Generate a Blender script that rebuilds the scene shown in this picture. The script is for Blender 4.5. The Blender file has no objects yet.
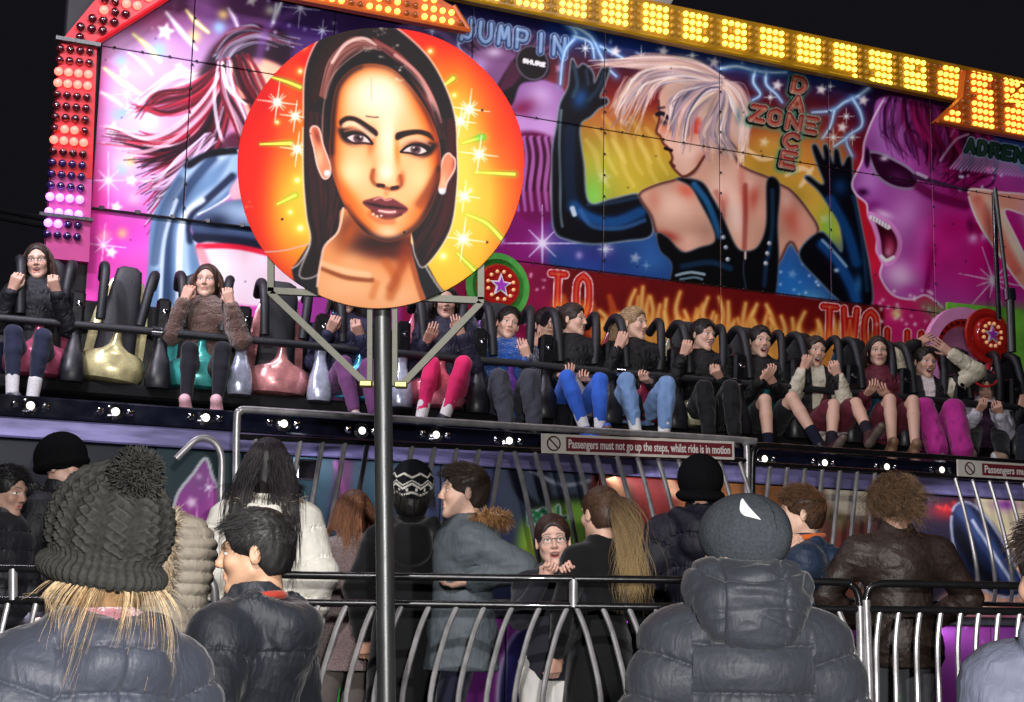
import bpy, math, random
import numpy as np
from mathutils import Matrix, Vector
PI = math.pi
rng = np.random.default_rng(7)
SC = bpy.context.scene
COL = SC.collection

# ------------------------------------------------------------------ camera and measuring
CAM_H = 1.45
FPX = 1537.0
PITCH, ROLL, YAW = math.radians(9.534), math.radians(1.124), math.radians(24.855)
TY = math.tan(YAW)
def ray(px, py):
    a, b = px - 512.0, 351.0 - py
    c, s = math.cos(ROLL), math.sin(ROLL)
    x, y = (a * c - b * s) / FPX, (a * s + b * c) / FPX
    cp, sp = math.cos(PITCH), math.sin(PITCH)
    return np.array([x, cp - y * sp, sp + y * cp])
def P(px, py, Y):
    """point at depth Y seen at a pixel of the photograph"""
    r = ray(px, py); return np.array([0, 0, CAM_H]) + r * (Y / r[1])
def PL(px, py, Y0, t=TY):
    """point on the vertical plane y = Y0 + t x"""
    r = ray(px, py); m = Y0 / (r[1] - t * r[0]); return np.array([0, 0, CAM_H]) + r * m
def proj(v):
    v = np.asarray(v, float) - np.array([0, 0, CAM_H])
    cp, sp = math.cos(PITCH), math.sin(PITCH)
    d = v[..., 1] * cp + v[..., 2] * sp; u = -v[..., 1] * sp + v[..., 2] * cp
    X = v[..., 0] / d * FPX; Z = u / d * FPX
    c, s = math.cos(ROLL), math.sin(ROLL)
    return 512 + X * c + Z * s, 351 - (-X * s + Z * c)

# ------------------------------------------------------------------ materials
def lin(c):
    c = np.asarray(c, float)
    return np.where(c <= .04045, c / 12.92, ((c + .055) / 1.055) ** 2.4)
def rgb(r, g, b):
    return tuple(lin(np.array([r, g, b]) / 255.0)) + (1.0,)
_mats = {}
def mat(name, col=(.5, .5, .5, 1), rough=.5, metal=0., bump=0., scale=40., vary=0., emit=None, estr=0., attr=None,
        spec=.5, coat=0., sheen=0., stretch=None, kind='noise', sss=0., alpha=1., trans=0., detail=4., bdist=.01):
    if name in _mats: return _mats[name]
    m = bpy.data.materials.new(name); m.use_nodes = True
    nt = m.node_tree; N = nt.nodes; L = nt.links; b = N['Principled BSDF']
    b.inputs['Base Color'].default_value = col
    b.inputs['Roughness'].default_value = rough; b.inputs['Metallic'].default_value = metal
    b.inputs['Specular IOR Level'].default_value = spec
    b.inputs['Coat Weight'].default_value = coat; b.inputs['Sheen Weight'].default_value = sheen
    b.inputs['Sheen Roughness'].default_value = .4
    if trans: b.inputs['Transmission Weight'].default_value = trans
    if sss:
        b.inputs['Subsurface Weight'].default_value = sss; b.inputs['Subsurface Radius'].default_value = (.5, .2, .1)
        b.inputs['Subsurface Scale'].default_value = .02
    if emit is not None:
        b.inputs['Emission Color'].default_value = emit; b.inputs['Emission Strength'].default_value = estr
    tc = N.new('ShaderNodeTexCoord'); mp = N.new('ShaderNodeMapping')
    L.new(tc.outputs['Object'], mp.inputs['Vector'])
    if stretch: mp.inputs['Scale'].default_value = stretch
    src = None
    if attr:
        a = N.new('ShaderNodeAttribute'); a.attribute_name = attr; src = a.outputs['Color']
    no = N.new('ShaderNodeTexNoise'); no.inputs['Scale'].default_value = scale; no.inputs['Detail'].default_value = detail
    L.new(mp.outputs['Vector'], no.inputs['Vector'])
    if vary:
        mr = N.new('ShaderNodeMapRange'); mr.inputs['From Min'].default_value = .3; mr.inputs['From Max'].default_value = .7
        mr.inputs['To Min'].default_value = 1 - vary; mr.inputs['To Max'].default_value = 1 + vary
        L.new(no.outputs['Fac'], mr.inputs['Value'])
        mx = N.new('ShaderNodeVectorMath'); mx.operation = 'SCALE'
        if src is None: mx.inputs[0].default_value = col[:3]
        else: L.new(src, mx.inputs[0])
        L.new(mr.outputs['Result'], mx.inputs['Scale']); src = mx.outputs['Vector']
        r2 = N.new('ShaderNodeMapRange'); r2.inputs['To Min'].default_value = max(0.03, rough - vary * .5); r2.inputs['To Max'].default_value = min(1, rough + vary * .5)
        L.new(no.outputs['Fac'], r2.inputs['Value']); L.new(r2.outputs['Result'], b.inputs['Roughness'])
    if src is not None: L.new(src, b.inputs['Base Color'])
    if bump:
        bp = N.new('ShaderNodeBump'); bp.inputs['Strength'].default_value = bump; bp.inputs['Distance'].default_value = bdist
        h = no.outputs['Fac']
        if kind == 'rib':
            w = N.new('ShaderNodeTexWave'); w.inputs['Scale'].default_value = scale; w.inputs['Distortion'].default_value = 1.5
            L.new(mp.outputs['Vector'], w.inputs['Vector']); h = w.outputs['Fac']
        if kind == 'nylon':       # fine gathered creases beside the seams
            n2 = N.new('ShaderNodeTexNoise'); n2.inputs['Scale'].default_value = 15; n2.inputs['Detail'].default_value = 5; n2.inputs['Distortion'].default_value = .7
            m2 = N.new('ShaderNodeMapping'); m2.inputs['Scale'].default_value = (2.6, 2.6, 1.); L.new(tc.outputs['Object'], m2.inputs['Vector'])
            L.new(m2.outputs['Vector'], n2.inputs['Vector'])
            ad = N.new('ShaderNodeMath'); ad.operation = 'MULTIPLY_ADD'; ad.inputs[1].default_value = .25
            L.new(no.outputs['Fac'], ad.inputs[0]); L.new(n2.outputs['Fac'], ad.inputs[2]); h = ad.outputs[0]
        L.new(h, bp.inputs['Height']); L.new(bp.outputs['Normal'], b.inputs['Normal'])
    _mats[name] = m
    return m

# ------------------------------------------------------------------ objects
def tag(o, label=None, cat=None, group=None, kind=None):
    if label: o['label'] = label
    if cat: o['category'] = cat
    if group: o['group'] = group
    if kind: o['kind'] = kind
    return o
def empty(name, loc=(0, 0, 0), label=None, cat=None, group=None, M=None):
    o = bpy.data.objects.new(name, None); COL.objects.link(o)
    if M is not None: o.matrix_world = M
    else: o.location = loc
    o.empty_display_size = .1
    return tag(o, label, cat, group)
def mk(name, V, F, m=None, parent=None, smooth=False, cols=None, fcols=None, loc=None, sharp=None):
    """link one mesh object; V (n,3), F list or (k,4)/(k,3) array; verts are in the parent's space"""
    me = bpy.data.meshes.new(name)
    V = np.asarray(V, np.float32).reshape(-1, 3)
    if isinstance(F, np.ndarray):
        n = F.shape[1]; k = F.shape[0]
        me.vertices.add(len(V)); me.vertices.foreach_set('co', V.ravel())
        me.loops.add(k * n); me.loops.foreach_set('vertex_index', F.astype(np.int32).ravel())
        me.polygons.add(k); me.polygons.foreach_set('loop_start', np.arange(0, k * n, n, dtype=np.int32))
        me.update(calc_edges=True)
    else:
        me.from_pydata(V.tolist(), [], [list(map(int, f)) for f in F]); me.update()
    if smooth:
        me.polygons.foreach_set('use_smooth', np.ones(len(me.polygons), bool))
        if sharp: 
            me.set_sharp_from_angle(angle=math.radians(sharp))
    if cols is not None:
        ca = me.color_attributes.new('Col', 'FLOAT_COLOR', 'POINT')
        c = np.ones((len(V), 4), np.float32); c[:, :3] = cols
        ca.data.foreach_set('color', c.ravel())
    if m is not None: me.materials.append(m)
    o = bpy.data.objects.new(name, me); COL.objects.link(o)
    if parent is not None: o.parent = parent
    if loc is not None: o.location = loc
    return o

class MB:
    """collects simple shapes into one mesh"""
    def __init__(s): s.V = []; s.F = []
    def add(s, V, F):
        n = len(s.V); s.V += [tuple(v) for v in V]; s.F += [[i + n for i in f] for f in F]; return s
    def box(s, c, d, R=None, bev=0.):
        x, y, z = d[0] / 2, d[1] / 2, d[2] / 2
        if bev <= 0:
            v = np.array([[a * x, b * y, e * z] for a in (-1, 1) for b in (-1, 1) for e in (-1, 1)])
            f = [[0, 1, 3, 2], [4, 6, 7, 5], [0, 4, 5, 1], [2, 3, 7, 6], [0, 2, 6, 4], [1, 5, 7, 3]]
        else:
            v = []; 
            for a in (-1, 1):
                for b in (-1, 1):
                    for e in (-1, 1):
                        v += [[a * x, b * (y - bev), e * (z - bev)], [a * (x - bev), b * y, e * (z - bev)], [a * (x - bev), b * (y - bev), e * z]]
            v = np.array(v)
            import bmesh
            bm = bmesh.new()
            for q in v: bm.verts.new(q)
            r = bmesh.ops.convex_hull(bm, input=bm.verts); bm.verts.index_update()
            bmesh.ops.recalc_face_normals(bm, faces=bm.faces)
            v = np.array([q.co[:] for q in bm.verts]); f = [[q.index for q in g.verts] for g in bm.faces]; bm.free()
        if R is not None: v = v @ np.asarray(R).T
        return s.add(v + np.asarray(c), f)
    def tube(s, pts, r, n=10, cap=True, closed=False):
        pts = np.asarray(pts, float); k = len(pts); r = np.broadcast_to(np.asarray(r, float), (k,))
        T = np.gradient(pts, axis=0) if not closed else (np.roll(pts, -1, 0) - np.roll(pts, 1, 0))
        T /= np.linalg.norm(T, axis=1)[:, None] + 1e-12
        ref = np.array([0, 0, 1.]) if abs(T[0][2]) < .9 else np.array([1., 0, 0])
        u = np.cross(T[0], ref); u /= np.linalg.norm(u); V = []
        for i in range(k):
            u = u - T[i] * (u @ T[i]); u /= np.linalg.norm(u) + 1e-12; w = np.cross(T[i], u)
            for j in range(n):
                a = 2 * PI * j / n; V.append(pts[i] + r[i] * (math.cos(a) * u + math.sin(a) * w))
        F = []
        for i in range(k if closed else k - 1):
            i2 = (i + 1) % k
            for j in range(n):
                j2 = (j + 1) % n; F.append([i * n + j, i * n + j2, i2 * n + j2, i2 * n + j])
        if cap and not closed: F.append(list(range(n))[::-1]); F.append([(k - 1) * n + j for j in range(n)])
        return s.add(V, F)
    def lathe(s, prof, n=24, c=(0, 0, 0), R=None, axis='z'):
        V = []; k = len(prof)
        for (r, z) in prof:
            for j in range(n):
                a = 2 * PI * j / n; V.append([r * math.cos(a), r * math.sin(a), z])
        F = [[i * n + j, i * n + (j + 1) % n, (i + 1) * n + (j + 1) % n, (i + 1) * n + j] for i in range(k - 1) for j in range(n)]
        F.append(list(range(n))[::-1]); F.append([(k - 1) * n + j for j in range(n)])
        V = np.array(V)
        if R is not None: V = V @ np.asarray(R).T
        return s.add(V + np.asarray(c), F)
    def prism(s, pts, th, O, U, W, N):
        """polygon pts (u,w) on frame O,U,W, thick th along N (from -th/2 to th/2)"""
        n = len(pts); O, U, W, N = map(np.asarray, (O, U, W, N))
        V = [O + U * p[0] + W * p[1] - N * th / 2 for p in pts] + [O + U * p[0] + W * p[1] + N * th / 2 for p in pts]
        F = [list(range(n))[::-1], [n + i for i in range(n)]] + [[i, (i + 1) % n, n + (i + 1) % n, n + i] for i in range(n)]
        return s.add(V, F)
    def build(s, name, m=None, parent=None, smooth=False, sharp=40):
        return mk(name, s.V, s.F, m, parent, smooth, sharp=sharp if smooth else None)

def spline(pts, n=8, closed=False):
    """Catmull-Rom through pts"""
    p = np.asarray(pts, float); k = len(p); out = []
    rngk = range(k if closed else k - 1)
    for i in rngk:
        if closed: a, b, c, d = p[(i - 1) % k], p[i], p[(i + 1) % k], p[(i + 2) % k]
        else: a, b, c, d = p[max(i - 1, 0)], p[i], p[i + 1], p[min(i + 2, k - 1)]
        for j in range(n):
            t = j / n
            out.append(.5 * ((2 * b) + (c - a) * t + (2 * a - 5 * b + 4 * c - d) * t * t + (3 * b - a - 3 * c + d) * t ** 3))
    if not closed: out.append(p[-1])
    return np.array(out)

# numpy value noise
def vnoise(p, seed=0):
    p = np.asarray(p, np.float64); i = np.floor(p).astype(np.int64); f = p - i; f = f * f * (3 - 2 * f)
    def h(x, y, z):
        n = (x * 374761393 + y * 668265263 + z * 2147483647 + seed * 1274126177) & 0xffffffff
        n = ((n ^ (n >> 13)) * 1274126177) & 0xffffffff
        return ((n ^ (n >> 16)) & 0xffff) / 65535.0
    r = 0
    for a in (0, 1):
        for b in (0, 1):
            for c in (0, 1):
                w = (f[..., 0] if a else 1 - f[..., 0]) * (f[..., 1] if b else 1 - f[..., 1]) * (f[..., 2] if c else 1 - f[..., 2])
                r = r + w * h(i[..., 0] + a, i[..., 1] + b, i[..., 2] + c)
    return r * 2 - 1
def fbm(p, o=3, seed=0):
    r = 0; a = 1.
    for k in range(o): r = r + a * vnoise(np.asarray(p) * 2 ** k, seed + k); a *= .5
    return r
# ------------------------------------------------------------------ airbrush painter for the painted boards (colours of the paint itself)
class Canvas:
    def __init__(s, x0, y0, x1, y1, S, bg=(0, 0, 0)):
        s.x0, s.y0, s.S = x0, y0, S
        s.W, s.H = int((x1 - x0) * S), int((y1 - y0) * S)
        s.C = np.zeros((s.H, s.W, 3), np.float32); s.C[:] = np.array(bg) / 255.
        s.clip = None
        yy, xx = np.mgrid[0:s.H, 0:s.W].astype(np.float32)
        s.X = xx / S + x0; s.Y = yy / S + y0
    def box(s, xa, ya, xb, yb):
        i0 = max(0, int((ya - s.y0) * s.S)); i1 = min(s.H, int((yb - s.y0) * s.S) + 2)
        j0 = max(0, int((xa - s.x0) * s.S)); j1 = min(s.W, int((xb - s.x0) * s.S) + 2)
        return i0, i1, j0, j1
    def put(s, i0, i1, j0, j1, M, col, mode='n'):
        if i1 <= i0 or j1 <= j0: return
        M = M[..., None]
        if s.clip is not None: M = M * s.clip[i0:i1, j0:j1, None]
        D = s.C[i0:i1, j0:j1]; col = np.asarray(col, np.float32)
        if col.max() > 1.001: col = col / 255.
        if mode == 'n': D += (col - D) * M
        elif mode == 'a': D += col * M * (1 - D * .6)
        elif mode == 'm': D *= 1 - M * (1 - col)
    def pmask(s, pts, blur=0., pad=None):
        pts = np.asarray(pts, float); pad = blur * 2.5 + 1 if pad is None else pad
        i0, i1, j0, j1 = s.box(pts[:, 0].min() - pad, pts[:, 1].min() - pad, pts[:, 0].max() + pad, pts[:, 1].max() + pad)
        if i1 <= i0 or j1 <= j0: return None
        X = s.X[i0:i1, j0:j1]; Y = s.Y[i0:i1, j0:j1]; n = len(pts)
        ys = s.Y[i0:i1, 0]; acc = np.zeros(X.shape, np.float32)
        for oy in (-.25, .25):
            W = np.zeros(X.shape, np.float32)
            for k in range(n):
                xa, ya = pts[k]; xb, yb = pts[(k + 1) % n]
                if ya == yb: continue
                lo, hi = min(ya, yb), max(ya, yb); yq = ys + oy / s.S
                r = np.nonzero((yq >= lo) & (yq < hi))[0]
                if len(r) == 0: continue
                xc = xa + (yq[r] - ya) * (xb - xa) / (yb - ya)
                cov = np.clip((X[r] - xc[:, None]) * s.S + .5, 0, 1)
                W[r] += cov if yb > ya else -cov
            acc += np.abs(W)
        M = np.clip(acc / 2, 0, 1)
        if blur > 0: M = blurm(M, blur * s.S)
        return i0, i1, j0, j1, M
    def poly(s, pts, col, blur=0., a=1., smooth=True, mode='n', n=6):
        if smooth: pts = spline(pts, n, True)
        r = s.pmask(pts, blur)
        if r: s.put(*r[:4], r[4] * a, col, mode)
    def setclip(s, pts=None, smooth=True, blur=0.):
        if pts is None: s.clip = None; return
        if smooth: pts = spline(pts, 6, True)
        r = s.pmask(pts, blur); c = np.zeros((s.H, s.W), np.float32)
        if r: c[r[0]:r[1], r[2]:r[3]] = r[4]
        s.clip = c
    def stroke(s, pts, w, col, a=1., soft=0., mode='n', n=6, w2=None, sm=True):
        """w: half width at start, w2 at end (or list); soft: gaussian edge"""
        pts = np.asarray(pts, float)
        if sm and len(pts) > 2: pts = spline(pts, n)
        k = len(pts)
        if np.ndim(w): W = np.interp(np.linspace(0, 1, k), np.linspace(0, 1, len(w)), w)
        else: W = np.linspace(w, w if w2 is None else w2, k)
        pad = W.max() + soft * 2.5 + 1
        i0, i1, j0, j1 = s.box(pts[:, 0].min() - pad, pts[:, 1].min() - pad, pts[:, 0].max() + pad, pts[:, 1].max() + pad)
        if i1 <= i0 or j1 <= j0: return
        M = np.zeros((i1 - i0, j1 - j0), np.float32)
        for q in range(k - 1):
            A, B = pts[q], pts[q + 1]
            a0, a1, b0, b1 = s.box(min(A[0], B[0]) - pad, min(A[1], B[1]) - pad, max(A[0], B[0]) + pad, max(A[1], B[1]) + pad)
            if a1 <= a0 or b1 <= b0: continue
            X = s.X[a0:a1, b0:b1] - A[0]; Y = s.Y[a0:a1, b0:b1] - A[1]; d = B - A; L = d @ d + 1e-9
            t = np.clip((X * d[0] + Y * d[1]) / L, 0, 1); D = np.hypot(X - t * d[0], Y - t * d[1])
            wq = W[q] + (W[q + 1] - W[q]) * t
            if soft > 0: m = np.where(D < wq, 1., np.exp(-((D - wq) / soft) ** 2))
            else: m = np.clip((wq - D) * s.S + .5, 0, 1) * np.clip(wq * s.S * 2, 0, 1)
            v = M[a0 - i0:a1 - i0, b0 - j0:b1 - j0]; np.maximum(v, m, out=v)
        s.put(i0, i1, j0, j1, M * a, col, mode)
    def blob(s, x, y, rx, ry, col, a=1., ang=0., p=2., mode='n'):
        R = max(rx, ry) * 2.6
        i0, i1, j0, j1 = s.box(x - R, y - R, x + R, y + R)
        if i1 <= i0 or j1 <= j0: return
        X = s.X[i0:i1, j0:j1] - x; Y = s.Y[i0:i1, j0:j1] - y; c, q = math.cos(ang), math.sin(ang)
        d = np.sqrt(((X * c + Y * q) / rx) ** 2 + ((-X * q + Y * c) / ry) ** 2)
        s.put(i0, i1, j0, j1, np.exp(-d ** p) * a, col, mode)
    def ell(s, x, y, rx, ry, col, a=1., ang=0., blur=0.):
        t = np.linspace(0, 2 * PI, 40, endpoint=False); c, q = math.cos(ang), math.sin(ang)
        X, Y = rx * np.cos(t), ry * np.sin(t)
        s.poly(np.c_[x + X * c - Y * q, y + X * q + Y * c], col, blur, a, smooth=False)
    def star(s, x, y, r, col=(240, 240, 245), ang=-.3, a=.95, n=5, q=.42):
        p = []
        for k in range(2 * n):
            R = r if k % 2 == 0 else r * q; t = ang + PI * k / n - PI / 2
            p.append((x + R * math.cos(t), y + R * math.sin(t)))
        s.poly(p, col, .3, a, smooth=False)
    def spark(s, x, y, r, col=(255, 250, 240), a=1., rays=4, ang=.1, w=.5):
        s.blob(x, y, r * .45, r * .45, col, .45 * a); s.blob(x, y, r * .16, r * .16, (255, 255, 255), a)
        for k in range(rays * 2):
            t = ang + PI * k / rays; R = r * (1.6 if k % 2 == 0 else .8)
            s.stroke([(x, y), (x + R * math.cos(t), y + R * math.sin(t))], w, col, .8 * a, .35, w2=.05, sm=False)
    def hairs(s, A, B, cols, n, w=1., a=.8, jit=1., soft=.3, seed=1, spread=1.):
        """n strands between guide curves A and B (same number of points)"""
        r = np.random.default_rng(seed); A = np.asarray(A, float); B = np.asarray(B, float)
        for k in range(n):
            t = r.random() * spread + (1 - spread) / 2
            q = A * (1 - t) + B * t + r.normal(size=A.shape) * jit
            c = np.array(cols[r.integers(len(cols))], float) * r.uniform(.85, 1.15)
            q[-1] = q[-2] + (q[-1] - q[-2]) * r.uniform(.25, 1.35)
            ww = w * r.uniform(.4, 1.4)
            s.stroke(q, [ww * .5, ww, ww * .8, .1], np.clip(c, 1.1, 255), a * r.uniform(.4, 1), soft, n=5)
    def sample(s, px, py):
        x = np.clip((px - s.x0) * s.S - .5, 0, s.W - 1.001); y = np.clip((py - s.y0) * s.S - .5, 0, s.H - 1.001)
        j = x.astype(int); i = y.astype(int); fx = (x - j)[..., None]; fy = (y - i)[..., None]; C = s.C
        return (C[i, j] * (1 - fx) + C[i, j + 1] * fx) * (1 - fy) + (C[i + 1, j] * (1 - fx) + C[i + 1, j + 1] * fx) * fy
def blurm(M, sg):
    r = max(1, int(round(sg * .95)))
    for _ in range(3):
        for ax in (0, 1):
            pad = [(r + 1, r) if a == ax else (0, 0) for a in (0, 1)]
            c = np.cumsum(np.pad(M, pad, mode='edge'), axis=ax, dtype=np.float64); n = M.shape[ax]
            hi = np.take(c, np.arange(2 * r + 1, 2 * r + 1 + n), axis=ax); lo = np.take(c, np.arange(0, n), axis=ax)
            M = ((hi - lo) / (2 * r + 1)).astype(np.float32)
    return M
def paint_disc():
    c = Canvas(232, 16, 530, 314, 2.2)
    # ground: yellow glow running through orange to red at the rim
    X, Y = c.X, c.Y
    r = np.hypot(X - 385, (Y - 195) * .93) ; r = r + 6 * np.sin(X * .05) 
    r = np.where(X < 381, r * 1.06, r * .93) - 10
    keys = [(60, (246, 208, 105)), (84, (244, 192, 88)), (98, (240, 155, 55)), (114, (236, 112, 36)), (130, (220, 62, 34)), (150, (200, 30, 34))]
    for ch in range(3): c.C[..., ch] = np.interp(r, [k[0] for k in keys], [k[1][ch] / 255 for k in keys])
    for (x, y, rx, ry, col, a) in [(285, 235, 22, 40, (245, 190, 80), .35), (470, 250, 22, 45, (248, 190, 60), .5), (292, 205, 18, 42, (250, 205, 85), .8), (445, 275, 35, 25, (250, 205, 80), .7), (290, 110, 16, 50, (240, 120, 50), .6),
                                   (462, 165, 10, 70, (248, 214, 110), .6), (500, 130, 18, 40, (225, 60, 20), .4), (250, 150, 12, 60, (215, 40, 25), .6),
                                   (290, 90, 12, 40, (235, 110, 50), .5)]:
        c.blob(x, y, rx, ry, col, a)
    G = (190, 235, 60)
    for p, w in [([(272, 77), (288, 82), (300, 87)], 1.2), ([(260, 144), (290, 143)], 1.3), ([(277, 204), (295, 195)], 1.3), ([(475, 172), (514, 174)], 1.2),
                 ([(466, 214), (486, 223), (501, 238)], 1.2), ([(457, 253), (474, 270)], 1.1), ([(443, 86), (453, 78)], 1.6), ([(462, 143), (482, 137)], 1.2)]:
        c.stroke(p, [.2, w + .6, w + 1], (120, 190, 50), .5, 2.2); c.stroke(p, [.1, w * .5, w * .7], (240, 248, 130), .95, .7)
    c.blob(481, 137, 6, 4, (120, 200, 90), .8)
    for x, y, q in [(303, 45, 3.4), (300, 71, 2.8), (430, 51, 2.8), (277, 122, 2.2), (297, 180, 3), (300, 228, 4), (454, 95, 2.2), (443, 256, 4), (290, 212, 2.5), (470, 190, 2)]:
        c.blob(x, y, q * 1.7, q * 1.7, (250, 240, 120), .6); c.blob(x, y, q * .7, q * .7, (255, 255, 235), .95)
    for x, y, q in [(277, 102, 13), (295, 116, 10), (297, 149, 11), (469, 109, 13), (460, 121, 10), (479, 154, 12), (464, 196, 10), (463, 239, 14)]:
        c.spark(x, y, q, ang=.12, w=.55); c.spark(x, y, q * .5, ang=.6, w=.4)
    # jacket and hair mass
    JK = (26, 28, 38)
    c.poly([(311, 240), (330, 205), (345, 215), (325, 250), (322, 300), (304, 304), (292, 272), (297, 262)], JK, .6)
    c.poly([(404, 236), (425, 262), (438, 284), (452, 303), (440, 315), (420, 312), (412, 262)], JK, .6)
    c.stroke([(424, 264), (437, 285), (451, 302)], .7, (200, 195, 190), .8, .4)
    c.stroke([(262, 252), (285, 250), (311, 243)], .5, (220, 190, 190), .8, .4); c.stroke([(311, 243), (300, 262), (292, 268)], .6, (220, 200, 200), .8, .4)
    hair = [(304, 117), (306, 70), (320, 38), (338, 26), (381, 23), (402, 33), (428, 58), (445, 88), (454, 117), (456, 150), (456, 185), (449, 230), (425, 265),
            (416, 256), (405, 225), (360, 235), (343, 215), (338, 232), (326, 244), (319, 272), (300, 275), (311, 242), (307, 215), (304, 175)]
    c.stroke(spline(hair, 5, True), 1.1, (235, 225, 220), .75, .8, sm=False)
    c.poly(hair, (32, 18, 24), .5)
    c.setclip(hair)
    # long side falls
    c.hairs([(306, 110), (306, 150), (308, 200), (314, 240)], [(330, 120), (332, 160), (338, 190), (332, 232)], [(70, 22, 30), (95, 40, 42), (20, 16, 26), (110, 70, 80), (40, 20, 30)], 70, 1.3, .6, 1.2, .6, 3)
    c.hairs([(440, 120), (444, 165), (432, 215), (412, 245)], [(456, 120), (455, 180), (446, 225), (428, 256)], [(75, 22, 26), (50, 18, 26), (100, 45, 50), (24, 14, 22)], 60, 1.3, .6, 1.2, .6, 4)
    c.hairs([(310, 100), (314, 70), (330, 38), (350, 28)], [(318, 100), (322, 75), (338, 48), (360, 32)], [(60, 25, 25), (30, 20, 26)], 25, 1.4, .5, 1, .7, 5)
    # swept fringe lights
    c.hairs([(320, 95), (330, 60), (352, 38), (376, 42)], [(327, 98), (338, 66), (358, 50), (378, 50)], [(170, 120, 115), (120, 70, 65), (200, 160, 155), (90, 45, 45)], 40, 1.1, .6, .8, .5, 6)
    c.stroke([(332, 62), (345, 44), (362, 38), (376, 44)], .9, (235, 210, 205), .8, .9)
    c.hairs([(372, 38), (400, 56), (428, 88), (442, 125)], [(384, 50), (408, 72), (428, 104), (438, 135)], [(150, 85, 85), (110, 50, 50), (190, 130, 125), (80, 30, 34), (60, 22, 30)], 55, 1.2, .65, .8, .6, 7)
    c.stroke([(395, 55), (418, 74), (434, 102), (440, 122)], 1.0, (225, 175, 170), .75, 1.0)
    c.stroke([(404, 66), (424, 88), (434, 110)], .7, (235, 200, 195), .7, .8)
    c.stroke([(322, 150), (323, 110), (330, 80), (345, 62), (362, 50)], .5, (190, 160, 150), .6, .5)
    c.poly([(330, 150), (325, 120), (330, 85), (348, 62), (375, 54), (404, 66), (425, 92), (440, 135), (446, 170), (440, 120), (412, 80), (380, 60), (350, 66), (336, 90), (333, 120), (336, 160), (341, 195), (336, 190)], (14, 8, 16), 1.5, .9)
    c.setclip()
    # neck and chest
    neck = [(343, 208), (338, 231), (325, 245), (321, 259), (317, 284), (328, 312), (381, 318), (425, 312), (419, 280), (411, 248), (408, 218), (380, 225)]
    c.poly(neck, (236, 170, 120), .5); c.setclip(neck)
    c.blob(345, 285, 40, 20, (250, 205, 165), .8); c.blob(395, 296, 30, 16, (248, 205, 168), .7); c.blob(350, 255, 14, 14, (245, 195, 150), .7)
    c.blob(385, 243, 38, 13, (50, 14, 16), 1, p=3); c.blob(352, 228, 14, 18, (70, 25, 20), .8, .6); c.blob(392, 252, 24, 9, (90, 35, 25), .8); c.blob(350, 232, 8, 22, (200, 110, 50), .7, .5); c.blob(404, 252, 7, 20, (150, 60, 25), .7, .2)
    c.stroke([(386, 262), (396, 280), (390, 296)], 1.2, (190, 105, 50), .6, 4); c.stroke([(405, 258), (398, 274), (390, 288)], 1.5, (170, 85, 40), .5, 3)
    c.stroke([(322, 268), (345, 277), (372, 280)], .8, (140, 70, 35), .75, 1.8); c.stroke([(322, 264), (345, 271), (368, 275)], 1.5, (255, 225, 195), .5, 2)
    c.stroke([(423, 300), (414, 270), (409, 248)], 1.2, (150, 70, 35), .6, 2); c.stroke([(376, 283), (372, 296)], 1, (215, 140, 85), .6, 3)
    c.setclip()
    c.stroke([(343, 208), (338, 231), (325, 245), (321, 259), (317, 286)], .8, (245, 215, 200), .8, .5)
    # ears
    for e, sx in (((315, 140), 1), ((447, 165), -1)):
        x, y = e
        if sx == 1: pts = [(310, 132), (313, 126), (319, 129), (323, 145), (330, 165), (329, 176), (323, 178), (317, 165), (314, 150)]
        else: pts = [(452, 156), (455, 160), (454, 170), (447, 182), (444, 192), (439, 190), (440, 172), (443, 158), (448, 153)]
        c.poly(pts, (225, 150, 120), .4); c.setclip(pts)
        c.blob(pts[2][0] - 2 * sx, y - 4, 3, 9, (130, 50, 45), .7, -.3 * sx); c.blob(x + 4 * sx, y + 18, 4, 10, (245, 200, 170), .8); c.setclip()
        c.stroke(spline(pts, 5, True), .6, (240, 215, 205), .8, .4, sm=False)
    # face
    face = [(330, 152), (331, 128), (332, 111), (337, 86), (351, 70), (368, 64), (390, 68), (407, 83), (422, 103), (432, 122), (439, 144), (440, 170), (437, 189), (426, 215),
            (411, 232), (390, 241), (370, 236), (353, 219), (341, 197), (333, 174)]
    c.poly(face, (243, 196, 150), .7); c.setclip(face, blur=.5)
    edge = spline(face, 6, True)
    c.stroke(np.r_[edge, edge[:1]], 3.2, (222, 125, 45), .8, 10, sm=False); c.stroke(np.r_[edge, edge[:1]], 1.6, (190, 85, 25), .7, 5, sm=False)
    c.stroke(np.r_[edge, edge[:1]], .8, (95, 35, 20), .75, 3, sm=False)
    c.stroke(edge[66:106], 1.6, (40, 12, 14), .95, 3.5, sm=False); c.stroke(edge[0:28], 1.2, (50, 14, 12), .9, 3, sm=False)
    c.blob(378, 95, 30, 26, (255, 243, 225), .9, p=2.4); c.blob(388, 140, 10, 34, (255, 240, 222), .85, p=2.2)
    c.blob(352, 172, 15, 15, (255, 226, 190), .85, .3); c.blob(420, 178, 12, 15, (252, 214, 170), .8); c.blob(388, 232, 15, 6.5, (252, 225, 200), .8)
    c.blob(372, 214, 14, 8, (238, 160, 90), .5); c.blob(344, 195, 6, 20, (225, 120, 40), .7, -.5); c.blob(356, 208, 8, 20, (228, 130, 55), .6, -.7)
    c.stroke([(437, 176), (428, 192), (420, 204)], 1.8, (130, 55, 25), .7, 4); c.blob(414, 215, 10, 16, (225, 140, 75), .6, .6)
    c.blob(400, 222, 14, 8, (240, 185, 140), .5)
    c.blob(371, 143, 4, 12, (205, 110, 55), .7, .1); c.blob(397, 152, 3.2, 16, (235, 140, 60), .75, -.06); c.blob(374, 165, 3, 12, (240, 175, 120), .5)
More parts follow.
